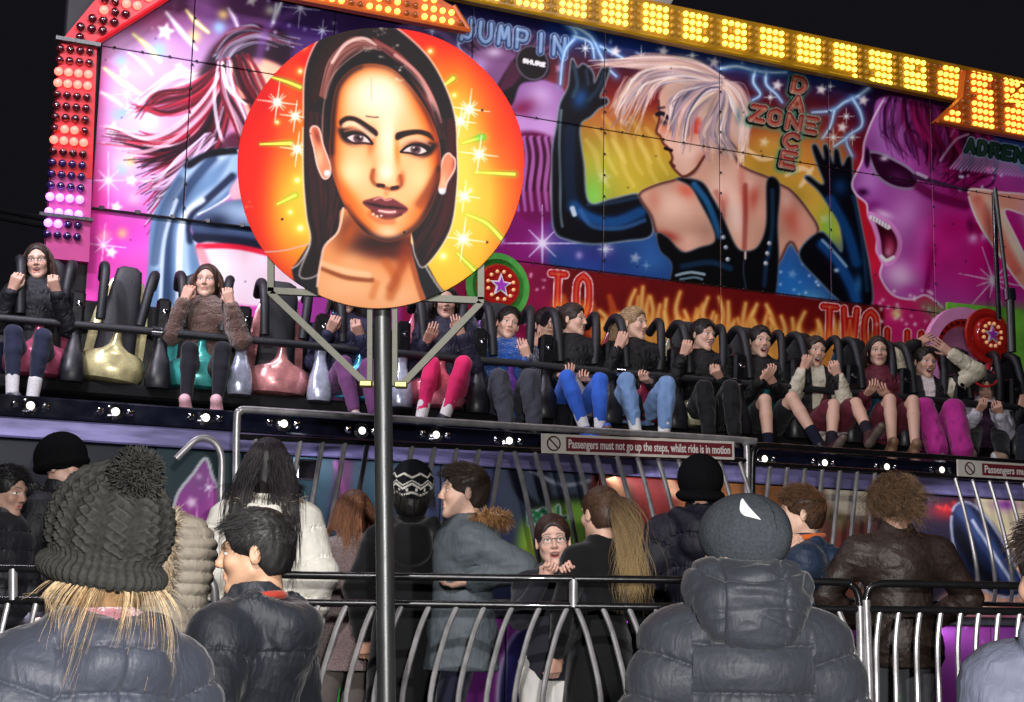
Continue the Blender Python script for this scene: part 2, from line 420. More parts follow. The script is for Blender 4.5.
    c.blob(435, 140, 5, 20, (200, 95, 40), .6)
    # nose
    c.blob(386, 172, 6.5, 8, (255, 240, 225), .9)
    c.stroke([(373, 170), (371.5, 178), (375, 184), (381, 186), (386, 188), (392, 189), (397, 188), (401, 184), (400, 176)], .7, (125, 55, 28), .6, 1.5)
    c.stroke([(378, 185), (383, 185.5)], 1.2, (60, 18, 14), .9, .8); c.stroke([(392, 188), (397, 187)], 1.2, (60, 18, 14), .9, .8)
    c.blob(373, 176, 3, 6, (190, 95, 50), .6); c.blob(402, 178, 3, 7, (190, 90, 40), .6); c.blob(398, 180, 2, 4, (205, 110, 60), .6); c.blob(386, 193, 3, 3.5, (222, 150, 105), .7)
    # lips
    c.poly([(362, 202), (372, 198), (380, 196.5), (385, 199), (391, 198), (399, 202), (408, 209), (400, 215), (390, 217.5), (381, 217), (372, 211)], (132, 66, 72), .5)
    c.poly([(363, 202.5), (374, 203), (384, 205.5), (394, 206), (407, 209), (394, 208.6), (382, 208), (372, 205.5)], (48, 14, 20), .5, .95)
    c.blob(388, 211.5, 8, 2.3, (196, 130, 130), .9, .1); c.stroke([(379, 210.5), (388, 212), (395, 211.5)], .6, (250, 215, 210), .85, .6)
    c.stroke([(374, 199.5), (381, 197.5), (385.5, 200), (391, 199)], .5, (225, 165, 160), .8, .5); c.stroke([(372, 211), (381, 217), (391, 218), (401, 214)], .7, (80, 30, 34), .6, .9)
    c.stroke([(371, 214), (379, 220), (392, 221)], 1.5, (190, 105, 70), .5, 2.5)
    for x, y in [(373, 214), (377, 216), (381, 215.5)]: c.blob(x, y, 1.3, 1.1, (255, 250, 245), .95)
    # eyes
    def eye(cx, cy, w, h, tilt, fl):
        ct, st = math.cos(tilt), math.sin(tilt)
        q = lambda u, v: (cx + fl * u * w * ct - v * h * st, cy + fl * u * w * st * 1 + v * h * ct)
        # u: -1 outer .. +1 inner
        c.poly([q(-1.75, -.95), q(-1.2, -1.5), q(-.3, -1.55), q(.5, -1.1), q(1.1, .2), q(.4, .7), q(-.5, 1.1), q(-1.2, .75)], (105, 40, 30), 2.2, .85)
        c.poly([q(-2., -1.3), q(-1.2, -1.25), q(-.4, -1.1), q(.5, -.85), q(-.5, -.5), q(-1.0, .35), q(-.6, 1.0), q(-1.4, .6), q(-1.8, -.3)], (28, 8, 14), 1.3, 1)
        c.poly([q(-1.15, .1), q(-.6, -.62), q(.1, -.78), q(.7, -.3), q(1.2, .55), q(.5, .5), q(-.4, .75)], (232, 215, 215), .35)
        c.ell(*q(-.08, -.05), w * .46, h * .78, (96, 66, 72), 1, blur=.35); c.ell(*q(-.08, -.05), w * .2, h * .34, (18, 8, 14), 1, blur=.3)
        c.blob(*q(.1, -.35), 1.2, 1.0, (255, 250, 250), .95); c.blob(*q(-.2, .3), 2, 1, (170, 130, 140), .6)
        c.stroke([q(-1.3, .05), q(-.65, -.68), q(.1, -.86), q(.75, -.38), q(1.25, .55)], .75, (22, 8, 14), .95, .5)
        c.stroke([q(-1.25, .15), q(-.5, .82), q(.4, .62), q(1.15, .6)], .5, (50, 20, 22), .85, .6)
        c.stroke([q(-1.4, -.9), q(-.3, -1.6), q(.6, -1.25), q(1.2, -.2)], .6, (215, 160, 130), .5, .7)
    eye(359, 138.5, 11, 6, .13, 1); eye(414.5, 149.5, 11, 6, .08, -1)
    c.poly([(339, 121), (346, 116), (356, 117), (368, 124), (377, 131), (376, 136), (366, 130), (355, 122), (346, 121), (341, 126)], (38, 12, 12), .5, .97)
    c.poly([(395, 137), (397, 132.5), (408, 130), (420, 129.5), (430, 133), (434, 141), (427, 136.5), (418, 134), (406, 136), (397, 140)], (38, 12, 12), .5, .97)
    c.stroke([(344, 125), (352, 123), (362, 128), (372, 136)], 1.2, (255, 235, 220), .55, 1.5); c.stroke([(402, 141), (414, 138), (426, 141)], 1.0, (240, 200, 175), .5, 1.4)
    c.setclip()
    for x, y in ((327, 173), (442, 191)): c.blob(x, y, 3.6, 3.6, (210, 215, 220), 1, p=6); c.blob(x - .5, y - .6, 1.6, 1.6, (255, 255, 255), .9)
    # knocks and chips in the paint
    r = np.random.default_rng(5)
    for (x, y, sx, sy, k) in [(382, 30, 4, 3, 16), (366, 50, 2.5, 1.5, 8), (397, 46, 2, .8, 6), (400, 68, 3, 1.2, 8), (400, 80, 4, .8, 8), (380, 56.5, 2, .5, 4), (250, 205, 3, 3, 6)]:
        for q in range(k):
            a, b = x + r.normal() * sx, y + r.normal() * sy
            c.poly([(a - r.uniform(.5, 2), b), (a, b - r.uniform(.3, 1.1)), (a + r.uniform(.5, 1.8), b + .3), (a, b + r.uniform(.3, 1.1))], (225, 220, 210), .1, .9, smooth=False)
    c.stroke([(366, 116), (374, 117), (378, 117)], .5, (120, 90, 80), .7, .4); c.stroke([(371, 78), (371, 100)], .3, (200, 170, 150), .5, .4)
    for x, y in ((482, 110), (487, 242), (282, 219), (404, 232)): c.ell(x, y, 1.4, 1.4, (60, 40, 30), .9)
    c.C = np.clip(c.C, 0, 1); L_ = c.C.mean(-1, keepdims=True); c.C = np.clip(L_ + (c.C - L_) * 1.12, 0, 1) ** 1.3
    return c
GL = {'J': [[(.9, 0), (.9, .75), (.55, 1.02), (.1, .9), (.0, 1.15)]], 'U': [[(0, 0), (0, .75), (.5, 1.05), (1, .75), (1, 0)]],
      'M': [[(0, 1), (.15, 0), (.5, .65), (.85, 0), (1, 1)]], 'P': [[(0, 1), (0, 0)], [(0, 0), (.8, .05), (.9, .3), (.7, .55), (0, .55)]], 'I': [[(.5, 0), (.5, 1)]],
      'N': [[(0, 1), (0, 0)], [(0, 0), (1, 1)], [(1, 1), (1, 0)]], 'D': [[(0, 0), (0, 1)], [(0, 0), (.65, .05), (.95, .5), (.65, .95), (0, 1)]], 'A': [[(0, 1), (.5, 0)], [(.5, 0), (1, 1)], [(.22, .65), (.78, .65)]],
      'C': [[(1, .12), (.5, 0), (.05, .3), (.05, .7), (.5, 1), (1, .88)]], 'E': [[(1, 0), (0, 0)], [(0, 0), (0, 1)], [(0, 1), (1, 1)], [(0, .5), (.8, .5)]],
      'Z': [[(0, 0), (1, 0)], [(1, 0), (0, 1)], [(0, 1), (1, 1)]], 'O': [[(.5, 0), (.08, .2), (.08, .8), (.5, 1), (.92, .8), (.92, .2), (.5, 0)]],
      'R': [[(0, 1), (0, 0)], [(0, 0), (.8, .05), (.9, .28), (.7, .5), (0, .5)], [(.4, .5), (1, 1)]], 'L': [[(0, 0), (0, 1)], [(0, 1), (1, 1)]],
      'T': [[(0, 0), (1, 0)], [(.5, 0), (.5, 1)]], 'W': [[(0, 0), (.2, 1)], [(.2, 1), (.5, .3)], [(.5, .3), (.8, 1)], [(.8, 1), (1, 0)]],
      'S': [[(.95, .1), (.5, 0), (.1, .15), (.15, .42), (.8, .58), (.92, .85), (.5, 1), (.02, .88)]], 'H': [[(0, 0), (0, 1)], [(1, 0), (1, 1)], [(0, .5), (1, .5)]]}
def glyph(c, ch, o, ux, uy, w, col, a=1., soft=0.):
    for s in GL[ch]:
        q = [(o[0] + u * ux[0] + v * uy[0], o[1] + u * ux[1] + v * uy[1]) for u, v in s]
        c.stroke(q, w, col, a, soft, n=5)
def word(c, txt, o, ux, uy, adv, passes):
    """passes: list of (width, colour, alpha, soft, offset)"""
    for (w, col, a, so, off) in passes:
        for i, ch in enumerate(txt):
            glyph(c, ch, (o[0] + adv[0] * i + off[0], o[1] + adv[1] * i + off[1]), ux, uy, w, col, a, so)
def bolt(c, pts, w=1.3, col=(110, 160, 215)):
    c.stroke(pts, w * 1.6, col, .35, 3.2); c.stroke(pts, [w, w * .8, w * .3], col, .8, 1.2); c.stroke(pts, [w * .5, w * .3, .1], (205, 225, 245), .8, .5)

def paint_mural():
    c = Canvas(60, -30, 1130, 352, 1.5, (60, 30, 80)); X, Y = c.X, c.Y
    r = np.random.default_rng(11)
    def ground(x0, x1, rows, feather=14):
        """vertical colour runs in a band of the board"""
        m = np.clip((X - x0) / feather + .5, 0, 1) * np.clip((x1 - X) / feather + .5, 0, 1)
        ys = [q[0] for q in rows]; yy = Y - (X - 500) * .155
        for ch in range(3):
            v = np.interp(yy, ys, [q[1][ch] / 255 for q in rows]); c.C[..., ch] += (v - c.C[..., ch]) * m
    ground(40, 300, [(20, (70, 40, 78)), (70, (150, 105, 150)), (120, (196, 158, 200)), (190, (200, 150, 205)), (250, (196, 120, 190)), (300, (205, 80, 170))])
    ground(270, 470, [(0, (36, 28, 66)), (60, (66, 44, 96)), (150, (110, 60, 130)), (300, (150, 60, 140))])
    ground(440, 580, [(0, (26, 30, 66)), (60, (44, 26, 62)), (150, (70, 26, 66)), (210, (120, 24, 92)), (290, (122, 30, 110))])
    ground(545, 870, [(0, (24, 42, 92)), (28, (30, 48, 98)), (52, (78, 26, 42)), (78, (122, 34, 34)), (100, (168, 100, 48)), (140, (182, 156, 52)), (180, (176, 168, 60)), (205, (50, 86, 140)), (300, (28, 70, 130))])
    ground(848, 960, [(0, (34, 26, 52)), (45, (44, 26, 66)), (80, (110, 26, 44)), (130, (176, 34, 44)), (200, (196, 34, 60)), (245, (196, 44, 110)), (300, (200, 40, 120))])
    ground(945, 1140, [(0, (40, 26, 60)), (40, (34, 40, 90)), (75, (52, 88, 165)), (110, (60, 90, 170)), (140, (170, 50, 130)), (300, (190, 40, 120))])
    # ---------------- first board: red haired girl
    c.blob(92, 190, 22, 90, (205, 40, 130), .9); c.blob(90, 75, 14, 60, (190, 40, 110), .8); c.blob(125, 232, 40, 22, (206, 60, 175), .7); c.blob(150, 130, 55, 50, (208, 180, 215), .6)
    c.blob(150, 18, 40, 14, (150, 40, 80), .5); c.blob(225, 20, 50, 16, (70, 40, 84), .6); c.blob(140, 150, 34, 40, (222, 180, 222), .6); c.blob(175, 250, 40, 18, (200, 120, 205), .5)
    for x, y, q, col in [(158, 50, 7, (130, 190, 225)), (121, 61, 5, (140, 190, 230)), (219, 27, 5, (140, 190, 225)), (118, 115, 7, (140, 180, 230)), (122, 168, 7, (140, 190, 235)), (125, 112, 4, (130, 170, 230)),
                         (149, 119, 6, (250, 246, 200)), (194, 36, 5, (240, 225, 130)), (130, 161, 5, (245, 200, 120)), (134, 198, 5, (240, 190, 220)), (104, 236, 5, (245, 160, 160)), (122, 233, 4, (250, 190, 120)), (270, 10, 4, (240, 240, 220)), (223, 14, 4, (230, 200, 110))]:
        c.blob(x, y, q * 1.3, q * 1.3, col, .75)
    for p, col in [(((133, 34), (146, 45), (160, 61)), (235, 225, 120)), (((104, 68), (122, 82), (141, 94)), (240, 225, 130)), (((166, 12), (180, 30), (196, 49)), (225, 205, 235)), (((128, 52), (142, 62), (152, 74)), (220, 190, 225)),
                   (((101, 92), (112, 98), (122, 105)), (230, 190, 225)), (((186, 10), (196, 22), (208, 32)), (225, 200, 110)), (((228, 8), (234, 18), (238, 28)), (200, 170, 215)), (((281, 2), (276, 14), (271, 26)), (215, 215, 240))]:
        c.stroke(p, [.3, 1.6, .4], col, .75, 1.6); c.stroke(p, [.1, .5, .1], (255, 250, 235), .7, .5)
    for x, y, q in [(165, 31, 10), (124, 72, 6.5), (179, 67, 6), (112, 130, 10), (131, 180, 6.5), (116, 207, 7), (251, 0, 7), (152, 28, 1.5), (111, 252, 7), (92, 20, 6)]: c.star(x, y, q, (238, 236, 240), .25)
    c.spark(108, 180, 18, (240, 215, 245), .9, ang=0); c.spark(127, 94, 9, (225, 215, 240), .6, ang=0); c.spark(103, 245, 14, (245, 215, 245), .8)
    # hair flying left, in locks from pale tips to black and crimson
    pale = [(235, 190, 205), (220, 150, 165), (245, 220, 225), (190, 120, 140)]; red = [(150, 20, 45), (110, 16, 34), (190, 50, 70), (60, 12, 26), (30, 12, 22)]; dark = [(26, 14, 26), (50, 18, 34), (20, 16, 30), (90, 16, 36)]; grey = [(170, 160, 185), (210, 205, 225), (110, 100, 130)]
    c.hairs([(224, 58), (196, 70), (170, 72), (142, 98)], [(224, 64), (200, 78), (178, 86), (130, 118)], pale, 22, .8, .7, 2.5, .8, 21)
    c.poly([(215, 44), (236, 30), (262, 26), (285, 32), (290, 60), (262, 80), (236, 88), (226, 130), (206, 160), (184, 196), (160, 214), (152, 226), (165, 190), (186, 150), (200, 112), (214, 78), (196, 78), (206, 58)], (36, 14, 28), 2.5, .95)
    c.hairs([(226, 58), (190, 84), (156, 92), (140, 112)], [(228, 70), (206, 100), (170, 118), (136, 104)], red, 40, 1.1, .75, 2, .6, 22)
    c.hairs([(226, 70), (196, 112), (160, 136), (118, 128)], [(232, 80), (206, 128), (176, 148), (116, 146)], red + pale, 60, 1.3, .85, 1.8, .5, 23)
    c.hairs([(222, 84), (200, 130), (166, 150), (130, 140)], [(228, 88), (210, 140), (178, 160), (150, 190)], dark + red, 50, 1.6, .85, 2.2, .5, 24)
    c.hairs([(220, 100), (204, 140), (170, 168), (148, 176)], [(230, 100), (214, 150), (176, 190), (152, 228)], dark + red + grey, 70, 1.4, .85, 2.4, .5, 25)
    c.hairs([(206, 132), (180, 158), (158, 176), (142, 178)], [(214, 140), (186, 172), (166, 190), (152, 196)], [(235, 215, 235), (210, 180, 215)], 9, 1.1, .85, 2, .5, 26)
    c.stroke([(118, 129), (146, 138), (176, 126), (206, 96), (224, 64)], [.2, 1.4, 1.8, 1.2, .3], (240, 205, 215), .8, .8)
    c.stroke([(114, 147), (140, 152), (172, 140), (204, 112), (222, 84)], [.2, 1.2, 1.4, 1, .3], (235, 180, 195), .7, .7)
    c.hairs([(214, 52), (226, 34), (250, 26), (288, 34)], [(222, 66), (236, 50), (258, 42), (288, 50)], dark + [(150, 140, 160), (200, 195, 215)], 60, 1.2, .8, 1.6, .5, 27)
    # face half hidden by the hair
    c.poly([(226, 66), (242, 60), (268, 60), (290, 80), (290, 150), (262, 156), (240, 132), (226, 100)], (236, 170, 140), 1.2)
    c.blob(246, 80, 16, 15, (250, 238, 205), .95); c.blob(236, 108, 10, 22, (205, 60, 50), .7); c.blob(262, 128, 16, 22, (240, 170, 150), .7); c.stroke([(234, 97), (244, 101), (252, 100)], 1.6, (26, 12, 18), .9, .8)
    c.hairs([(220, 62), (222, 96), (232, 124), (240, 150)], [(228, 60), (232, 86), (248, 118), (256, 150)], red + pale + grey, 55, 1.3, .85, 1.5, .5, 28)
    c.stroke([(222, 62), (226, 84), (238, 98), (246, 104)], [.6, 1.6, 1.2, .3], (246, 225, 222), .9, .6); c.stroke([(218, 62), (214, 100), (222, 140), (238, 150)], [.4, 1.3, 1.1, .3], (225, 215, 225), .8, .6)
    c.poly([(232, 132), (246, 140), (256, 150), (240, 172), (232, 156), (216, 150)], (60, 12, 26), 1.5, .8)
    c.hairs([(232, 58), (238, 80), (252, 108), (262, 150)], [(250, 54), (262, 76), (276, 110), (284, 150)], dark + red, 26, 1.2, .8, 1.6, .5, 29)
    # open grey-blue jacket
    jk = [(186, 162), (206, 152), (226, 148), (240, 150), (238, 172), (230, 192), (214, 206), (198, 216), (190, 228), (196, 242), (208, 262), (216, 290), (216, 340), (146, 340), (148, 262), (150, 226), (158, 204), (172, 182)]
    c.poly(jk, (98, 128, 160), .7); c.setclip(jk)
    for p, w, col, a, so in [([(226, 150), (196, 172), (172, 206), (158, 262)], 3, (185, 208, 228), .9, 5), ([(238, 156), (222, 186), (196, 206), (182, 236), (186, 300)], 3, (165, 190, 215), .9, 4), ([(212, 158), (186, 190), (168, 230), (166, 300)], 2, (44, 62, 92), .9, 4),
                            ([(180, 180), (162, 214), (154, 262)], 2, (52, 70, 100), .7, 3), ([(232, 176), (206, 200), (190, 216), (190, 240)], 1.6, (30, 36, 60), .9, 2.5), ([(202, 200), (182, 222), (178, 300)], 1.2, (225, 235, 245), .8, 2), ([(214, 152), (236, 150)], 2, (16, 16, 26), .95, 2),
                            ([(196, 240), (206, 262), (212, 296)], 1.5, (200, 220, 240), .8, 2), ([(176, 200), (164, 240), (160, 300)], .8, (215, 230, 242), .7, 1.4)]: c.stroke(p, w, col, a, so)
    c.setclip(); c.poly([(184, 164), (204, 152), (222, 148), (228, 152), (206, 158), (190, 168)], (14, 12, 20), 1, .95)
    c.stroke([(238, 150), (242, 166), (232, 192), (214, 206), (198, 214)], .6, (225, 235, 245), .9, .5)
    c.poly([(230, 196), (240, 176), (262, 160), (290, 170), (300, 220), (260, 214)], (238, 170, 180), 1)
    top = [(193, 220), (212, 208), (232, 200), (262, 200), (300, 214), (300, 258), (262, 250), (200, 243), (192, 232)]
    c.poly(top, (66, 82, 112), .6); c.setclip(top); c.blob(244, 212, 30, 12, (170, 196, 220), .9, .1); c.blob(216, 222, 12, 8, (30, 34, 54), .8); c.stroke([(196, 238), (240, 242), (300, 254)], 3, (22, 24, 40), .8, 3); c.setclip()
    c.poly([(198, 246), (240, 247), (300, 262), (300, 300), (222, 300)], (238, 210, 218), .6); c.stroke([(198, 246), (240, 247), (300, 262)], 1.6, (220, 30, 60), .95, 1.2); c.stroke([(200, 250), (216, 290)], 2, (235, 120, 130), .7, 3)
    # ---------------- night sky behind the sign
    for x, y, q in [(300, 8, 12), (322, 30, 7), (432, 30, 5)]: c.spark(x, y, q, (205, 210, 240), .8)
    for k in range(26): c.blob(r.uniform(262, 470), r.uniform(-10, 60), 2, 2, (190, 190, 235), r.uniform(.2, .7))
    c.stroke([(258, 60), (268, 26), (290, 14)], 1, (120, 80, 150), .5, 4); c.stroke([(400, 28), (430, 24), (452, 44), (470, 80)], 1.2, (110, 80, 140), .7, 3); c.stroke([(276, 4), (273, 22)], .8, (220, 220, 240), .8, 1)
    # ---------------- second board: singer with microphone
    for a0 in np.linspace(-2.6, -.5, 16): c.stroke([(508, 78), (508 + 50 * math.cos(a0), 70 + 40 * math.sin(a0))], .6, (150, 80, 110), .5, 1)
    c.poly([(462, 64), (486, 48), (506, 50), (520, 60), (512, 82), (492, 96), (488, 130), (470, 120)], (128, 84, 130), 1.5); c.blob(478, 66, 9, 12, (196, 160, 206), .8, .5); c.blob(494, 52, 8, 5, (215, 195, 225), .8); c.blob(484, 84, 7, 10, (90, 24, 66), .7)
    c.poly([(488, 110), (506, 84), (530, 78), (556, 84), (566, 96), (560, 120), (555, 150), (512, 148), (500, 130)], (150, 104, 160), 1); c.blob(540, 96, 13, 12, (200, 168, 212), .8); c.blob(522, 108, 14, 8, (120, 20, 62), .8, -.4); c.blob(545, 128, 12, 16, (205, 170, 215), .75); c.blob(518, 122, 8, 8, (186, 120, 176), .6)
    c.poly([(494, 90), (516, 56), (536, 46), (546, 56), (549, 72), (538, 80), (520, 84), (512, 104), (500, 110), (490, 98)], (20, 10, 22), .8)
    for k in range(7): c.stroke([(497 + k * 2.4, 92 - k * 1.2), (512 + k * 1.8, 62 + k * 1.6)], .8, (96, 40, 70), .5, 1.4)
    c.ell(532, 62.5, 15.2, 17.5, (22, 12, 20), 1, ang=-.5, blur=.4)
    t = np.linspace(0, 2 * PI, 30); c.stroke(np.c_[532 + 15.2 * np.cos(t) * math.cos(-.5) - 17.2 * np.sin(t) * math.sin(-.5), 62.5 + 15.2 * np.cos(t) * math.sin(-.5) + 17.2 * np.sin(t) * math.cos(-.5)], .5, (95, 85, 100), .9, .5, sm=False)
    word(c, 'SHURE', (523, 58.5), (3.2, .6), (-.2, 3.4), (4.6, .95), [(.75, (240, 240, 245), 1, .2, (0, 0))])
    c.poly([(512, 114), (534, 120), (556, 122), (556, 140), (520, 138)], (186, 140, 196), 1, .8); c.stroke([(515, 137), (532, 134), (554, 140)], .7, (60, 14, 50), .8, .9)
    c.poly([(510, 138), (556, 142), (556, 215), (520, 215)], (96, 14, 60), 1.5, .85)
    for x in (517, 524, 531, 539, 546, 552): c.stroke([(x, 138), (x + 3, 155), (x - 1, 185), (x + 1, 210)], [1.6, 1.6, .9, .3], (176, 110, 176), .8, 1.4); c.stroke([(x + 3, 138), (x + 5.5, 160), (x + 2, 190)], [1, 1, .3], (50, 6, 34), .8, 1)
    c.blob(545, 230, 30, 20, (130, 30, 120), .6); c.spark(542, 243, 24, (225, 215, 250), 1, ang=0, w=.7); c.star(453, 52, 6.5, (235, 232, 240), .1); c.star(559, 68, 5.5, (205, 130, 150), .2)
    for x, y, q in [(579, 255, 2.4), (606, 249, 4), (500, 240, 2.5), (575, 272, 2)]: c.blob(x, y, q * 1.5, q * 1.5, (220, 210, 245), .9)
    c.blob(595, 255, 30, 12, (70, 40, 120), .5)
    bolt(c, [(464, 34), (458, 46), (470, 58), (480, 66)], .7, (140, 130, 200))
    word(c, 'JUMPIN', (462, 18.5), (10.5, 1.8), (-1, 18), (18.4, 3.6), [(3.6, (150, 175, 215), .9, .6, (0, 0)), (3., (16, 20, 44), 1, .2, (0, 0)), (2.1, (58, 88, 140), 1, .3, (0, 0)), (.8, (165, 190, 215), .7, .8, (.3, -.6))])
    # ---------------- third board: dancer with long gloves
    bolt(c, [(566, 22), (576, 34), (566, 48), (562, 62), (560, 84)]); bolt(c, [(570, 24), (590, 36), (600, 54), (606, 66), (616, 76)]); bolt(c, [(574, 36), (590, 42), (594, 58)], .9); bolt(c, [(600, 46), (616, 54), (626, 60)], .8)
    bolt(c, [(720, 68), (736, 66), (754, 70), (768, 72), (786, 72)]); bolt(c, [(755, 70), (753, 82), (760, 94), (752, 100)], 1.1); bolt(c, [(766, 72), (766, 84), (776, 94), (782, 102)], 1.1)
    bolt(c, [(868, 88), (857, 96), (844, 102), (832, 110), (812, 112)]); bolt(c, [(852, 98), (860, 112), (861, 126), (846, 138), (852, 156)], 1.2); bolt(c, [(834, 110), (830, 126), (822, 138)], .9); bolt(c, [(846, 138), (834, 146)], .7)
    for x, y, q in [(615, 51, 6.5), (663, 51, 6.5), (714, 62, 6.5), (777, 85, 6.5), (821, 89, 6.5), (863, 100, 6.5), (842, 127, 6.5), (624, 122, 6), (603, 177, 8.5), (764, 142, 6), (635, 258, 6.5), (792, 274, 5.5), (825, 219, 6.5), (851, 268, 3)]: c.star(x, y, q, (232, 226, 228), .2)
    for x, y, q in [(585, 48, 6), (641, 56, 7), (846, 116, 5), (833, 137, 6), (770, 97, 4), (852, 137, 5), (692, 55, 4), (830, 86, 3), (646, 265, 3), (605, 249, 5)]: c.spark(x, y, q, (220, 235, 240), .8, ang=0)
    for k in range(30): c.blob(r.uniform(600, 860), r.uniform(38, 75), 1.6, 1.6, (190, 210, 240), r.uniform(.2, .6))
    c.blob(600, 175, 24, 40, (176, 178, 70), .6); c.blob(592, 195, 14, 22, (120, 190, 80), .9); c.blob(612, 118, 26, 14, (190, 110, 60), .6); c.blob(640, 160, 30, 30, (206, 178, 60), .5)
    for k in range(9):
        x, y = 586 + k * 8.5, 140 - (k % 3) * 12; q = [(x, y), (x + 9, y + 13), (x + 13, y + 30), (x + 22, y + 46)]
        c.stroke(q, [.3, 1.6, .9, .2], (240, 215, 130), .3, 1.8)
    c.blob(800, 160, 28, 30, (206, 140, 66), .7); c.blob(770, 150, 20, 20, (196, 160, 70), .6); c.blob(828, 228, 9, 20, (130, 180, 70), .9); c.blob(812, 198, 16, 20, (220, 170, 80), .6)
    for p in ([(786, 175), (800, 168), (808, 170)], [(800, 186), (806, 178), (812, 168)], [(748, 150), (760, 158), (772, 158)]): c.stroke(p, [.4, 1.6, .4], (255, 225, 190), .6, 1.6)
    c.blob(610, 275, 50, 18, (44, 60, 130), .6); c.blob(650, 262, 22, 12, (60, 110, 170), .6); c.blob(790, 290, 22, 30, (40, 110, 180), .9); c.blob(812, 300, 16, 10, (110, 190, 225), .6)
    for k in range(16): c.blob(r.uniform(775, 830), r.uniform(258, 300), 1.5, 1.5, (200, 225, 245), r.uniform(.3, .9))
    glL = [(572, 59), (577, 68), (583, 64), (592, 72), (594, 84), (602, 68), (609, 67), (604, 84), (599, 97), (606, 98), (607, 103), (598, 108), (590, 116), (581, 122), (579, 134), (583, 162), (588, 202), (612, 199), (638, 194), (647, 206), (651, 234), (625, 240), (593, 243), (568, 239), (555, 231), (552, 205), (552, 166), (553, 145), (557, 124), (560, 104), (568, 87), (570, 72)]
    c.stroke(spline(glL, 5, True), 1., (150, 165, 175), .8, .7, sm=False); c.poly(glL, (10, 16, 24), .4); c.setclip(glL)
    c.blob(580, 98, 8, 11, (34, 84, 140), .9, .3); c.stroke([(574, 66), (577, 84), (573, 96)], 1, (50, 76, 92), .8, 1.4); c.stroke([(604, 72), (598, 88), (588, 100)], 1, (40, 60, 76), .8, 1.6); c.stroke([(586, 70), (588, 84)], .8, (50, 70, 90), .7, 1.2)
    c.stroke([(561, 110), (559, 140), (560, 180), (560, 210), (562, 226)], .7, (120, 135, 140), .7, .8); c.stroke([(570, 130), (569, 170), (572, 206)], 3, (24, 44, 66), .8, 4); c.stroke([(574, 206), (590, 218), (614, 222), (640, 212)], 2.4, (30, 76, 128), .95, 4); c.stroke([(572, 208), (574, 214)], 1.6, (190, 205, 215), .95, 1)
    c.stroke([(580, 210), (592, 226), (620, 228), (644, 220)], .8, (60, 100, 150), .7, 1.6); c.stroke([(588, 204), (612, 202), (636, 197)], 1, (44, 60, 80), .8, 1.4); c.setclip()
    SK = (196, 150, 128)
    sk = [(638, 195), (652, 185), (676, 178), (692, 172), (700, 158), (702, 150), (730, 140), (738, 160), (748, 168), (768, 176), (780, 183), (792, 190), (808, 209), (819, 232), (800, 254), (790, 243), (778, 264), (760, 270), (700, 262), (670, 245), (656, 234), (650, 216)]
    c.poly(sk, SK, .5); c.setclip(sk)
    for x, y, rx, ry, col, a, an in [(672, 205, 20, 16, (226, 190, 170), .8, 0), (686, 190, 10, 7, (200, 84, 62), .7, .5), (668, 236, 14, 5, (150, 50, 40), .8, .3), (690, 240, 12, 9, (215, 170, 150), .8, 0), (654, 200, 7, 12, (190, 110, 90), .5, 0), (722, 190, 14, 24, (222, 188, 172), .8, .2), (743, 190, 4, 30, (170, 66, 56), .65, -.1),
                                     (754, 196, 6, 14, (165, 60, 50), .7, .1), (750, 182, 10, 8, (225, 180, 165), .6, 0), (735, 215, 8, 22, (228, 200, 186), .8, -.1), (762, 212, 6, 18, (205, 150, 130), .7, 0), (790, 215, 9, 22, (190, 80, 66), .75, -.3), (786, 200, 8, 12, (224, 182, 166), .8, 0), (806, 226, 7, 14, (215, 150, 130), .8, -.4), (728, 172, 12, 10, (214, 170, 150), .6, 0), (725, 200, 4, 8, (190, 110, 96), .6, 0)]: c.blob(x, y, rx, ry, col, a, an)
    c.stroke([(745, 185), (745, 215), (744, 248)], .9, (120, 40, 36), .6, 1.8); c.stroke([(716, 192), (722, 206), (722, 220)], 1, (150, 66, 56), .5, 2.4); c.stroke(spline(sk, 5, True), .8, (60, 30, 34), .7, 2, sm=False); c.setclip()
    topb = [(676, 178), (700, 181), (712, 197), (722, 216), (735, 245), (745, 251), (758, 246), (766, 224), (767, 180), (779, 184), (777, 225), (778, 264), (770, 308), (740, 306), (674, 297), (672, 264), (660, 250), (657, 233), (668, 238), (682, 252), (700, 247), (714, 242), (713, 228), (700, 202), (690, 186)]
    c.stroke(spline(topb, 5, True), .6, (130, 140, 150), .6, .6, sm=False); c.poly(topb, (8, 11, 18), .4); c.setclip(topb)
    c.stroke([(694, 184), (708, 204), (720, 236)], 1.2, (40, 96, 140), .9, 2.4); c.stroke([(772, 190), (772, 226), (768, 256)], .8, (40, 70, 96), .7, 1.8); c.stroke([(682, 266), (710, 262), (730, 268)], 1, (34, 64, 92), .7, 2.5); c.stroke([(676, 275), (690, 272), (704, 274)], .7, (170, 195, 205), .8, .8); c.stroke([(680, 279), (694, 277), (702, 279)], .6, (120, 150, 165), .8, .6)
    c.stroke([(745, 254), (743, 270), (746, 290)], .5, (50, 60, 76), .8, .6); c.stroke([(745, 252), (745, 258)], .6, (210, 190, 180), .9, .5); c.stroke([(766, 260), (764, 285)], .8, (40, 70, 100), .6, 2); c.setclip()
    for x, y in [(723, 237), (725.5, 247), (727.5, 259), (769, 243), (767, 253), (765.5, 263)]: c.ell(x, y, 2.3, 2.3, (120, 130, 140)); c.blob(x - .6, y - .6, 1.2, 1.2, (240, 245, 250), .95)
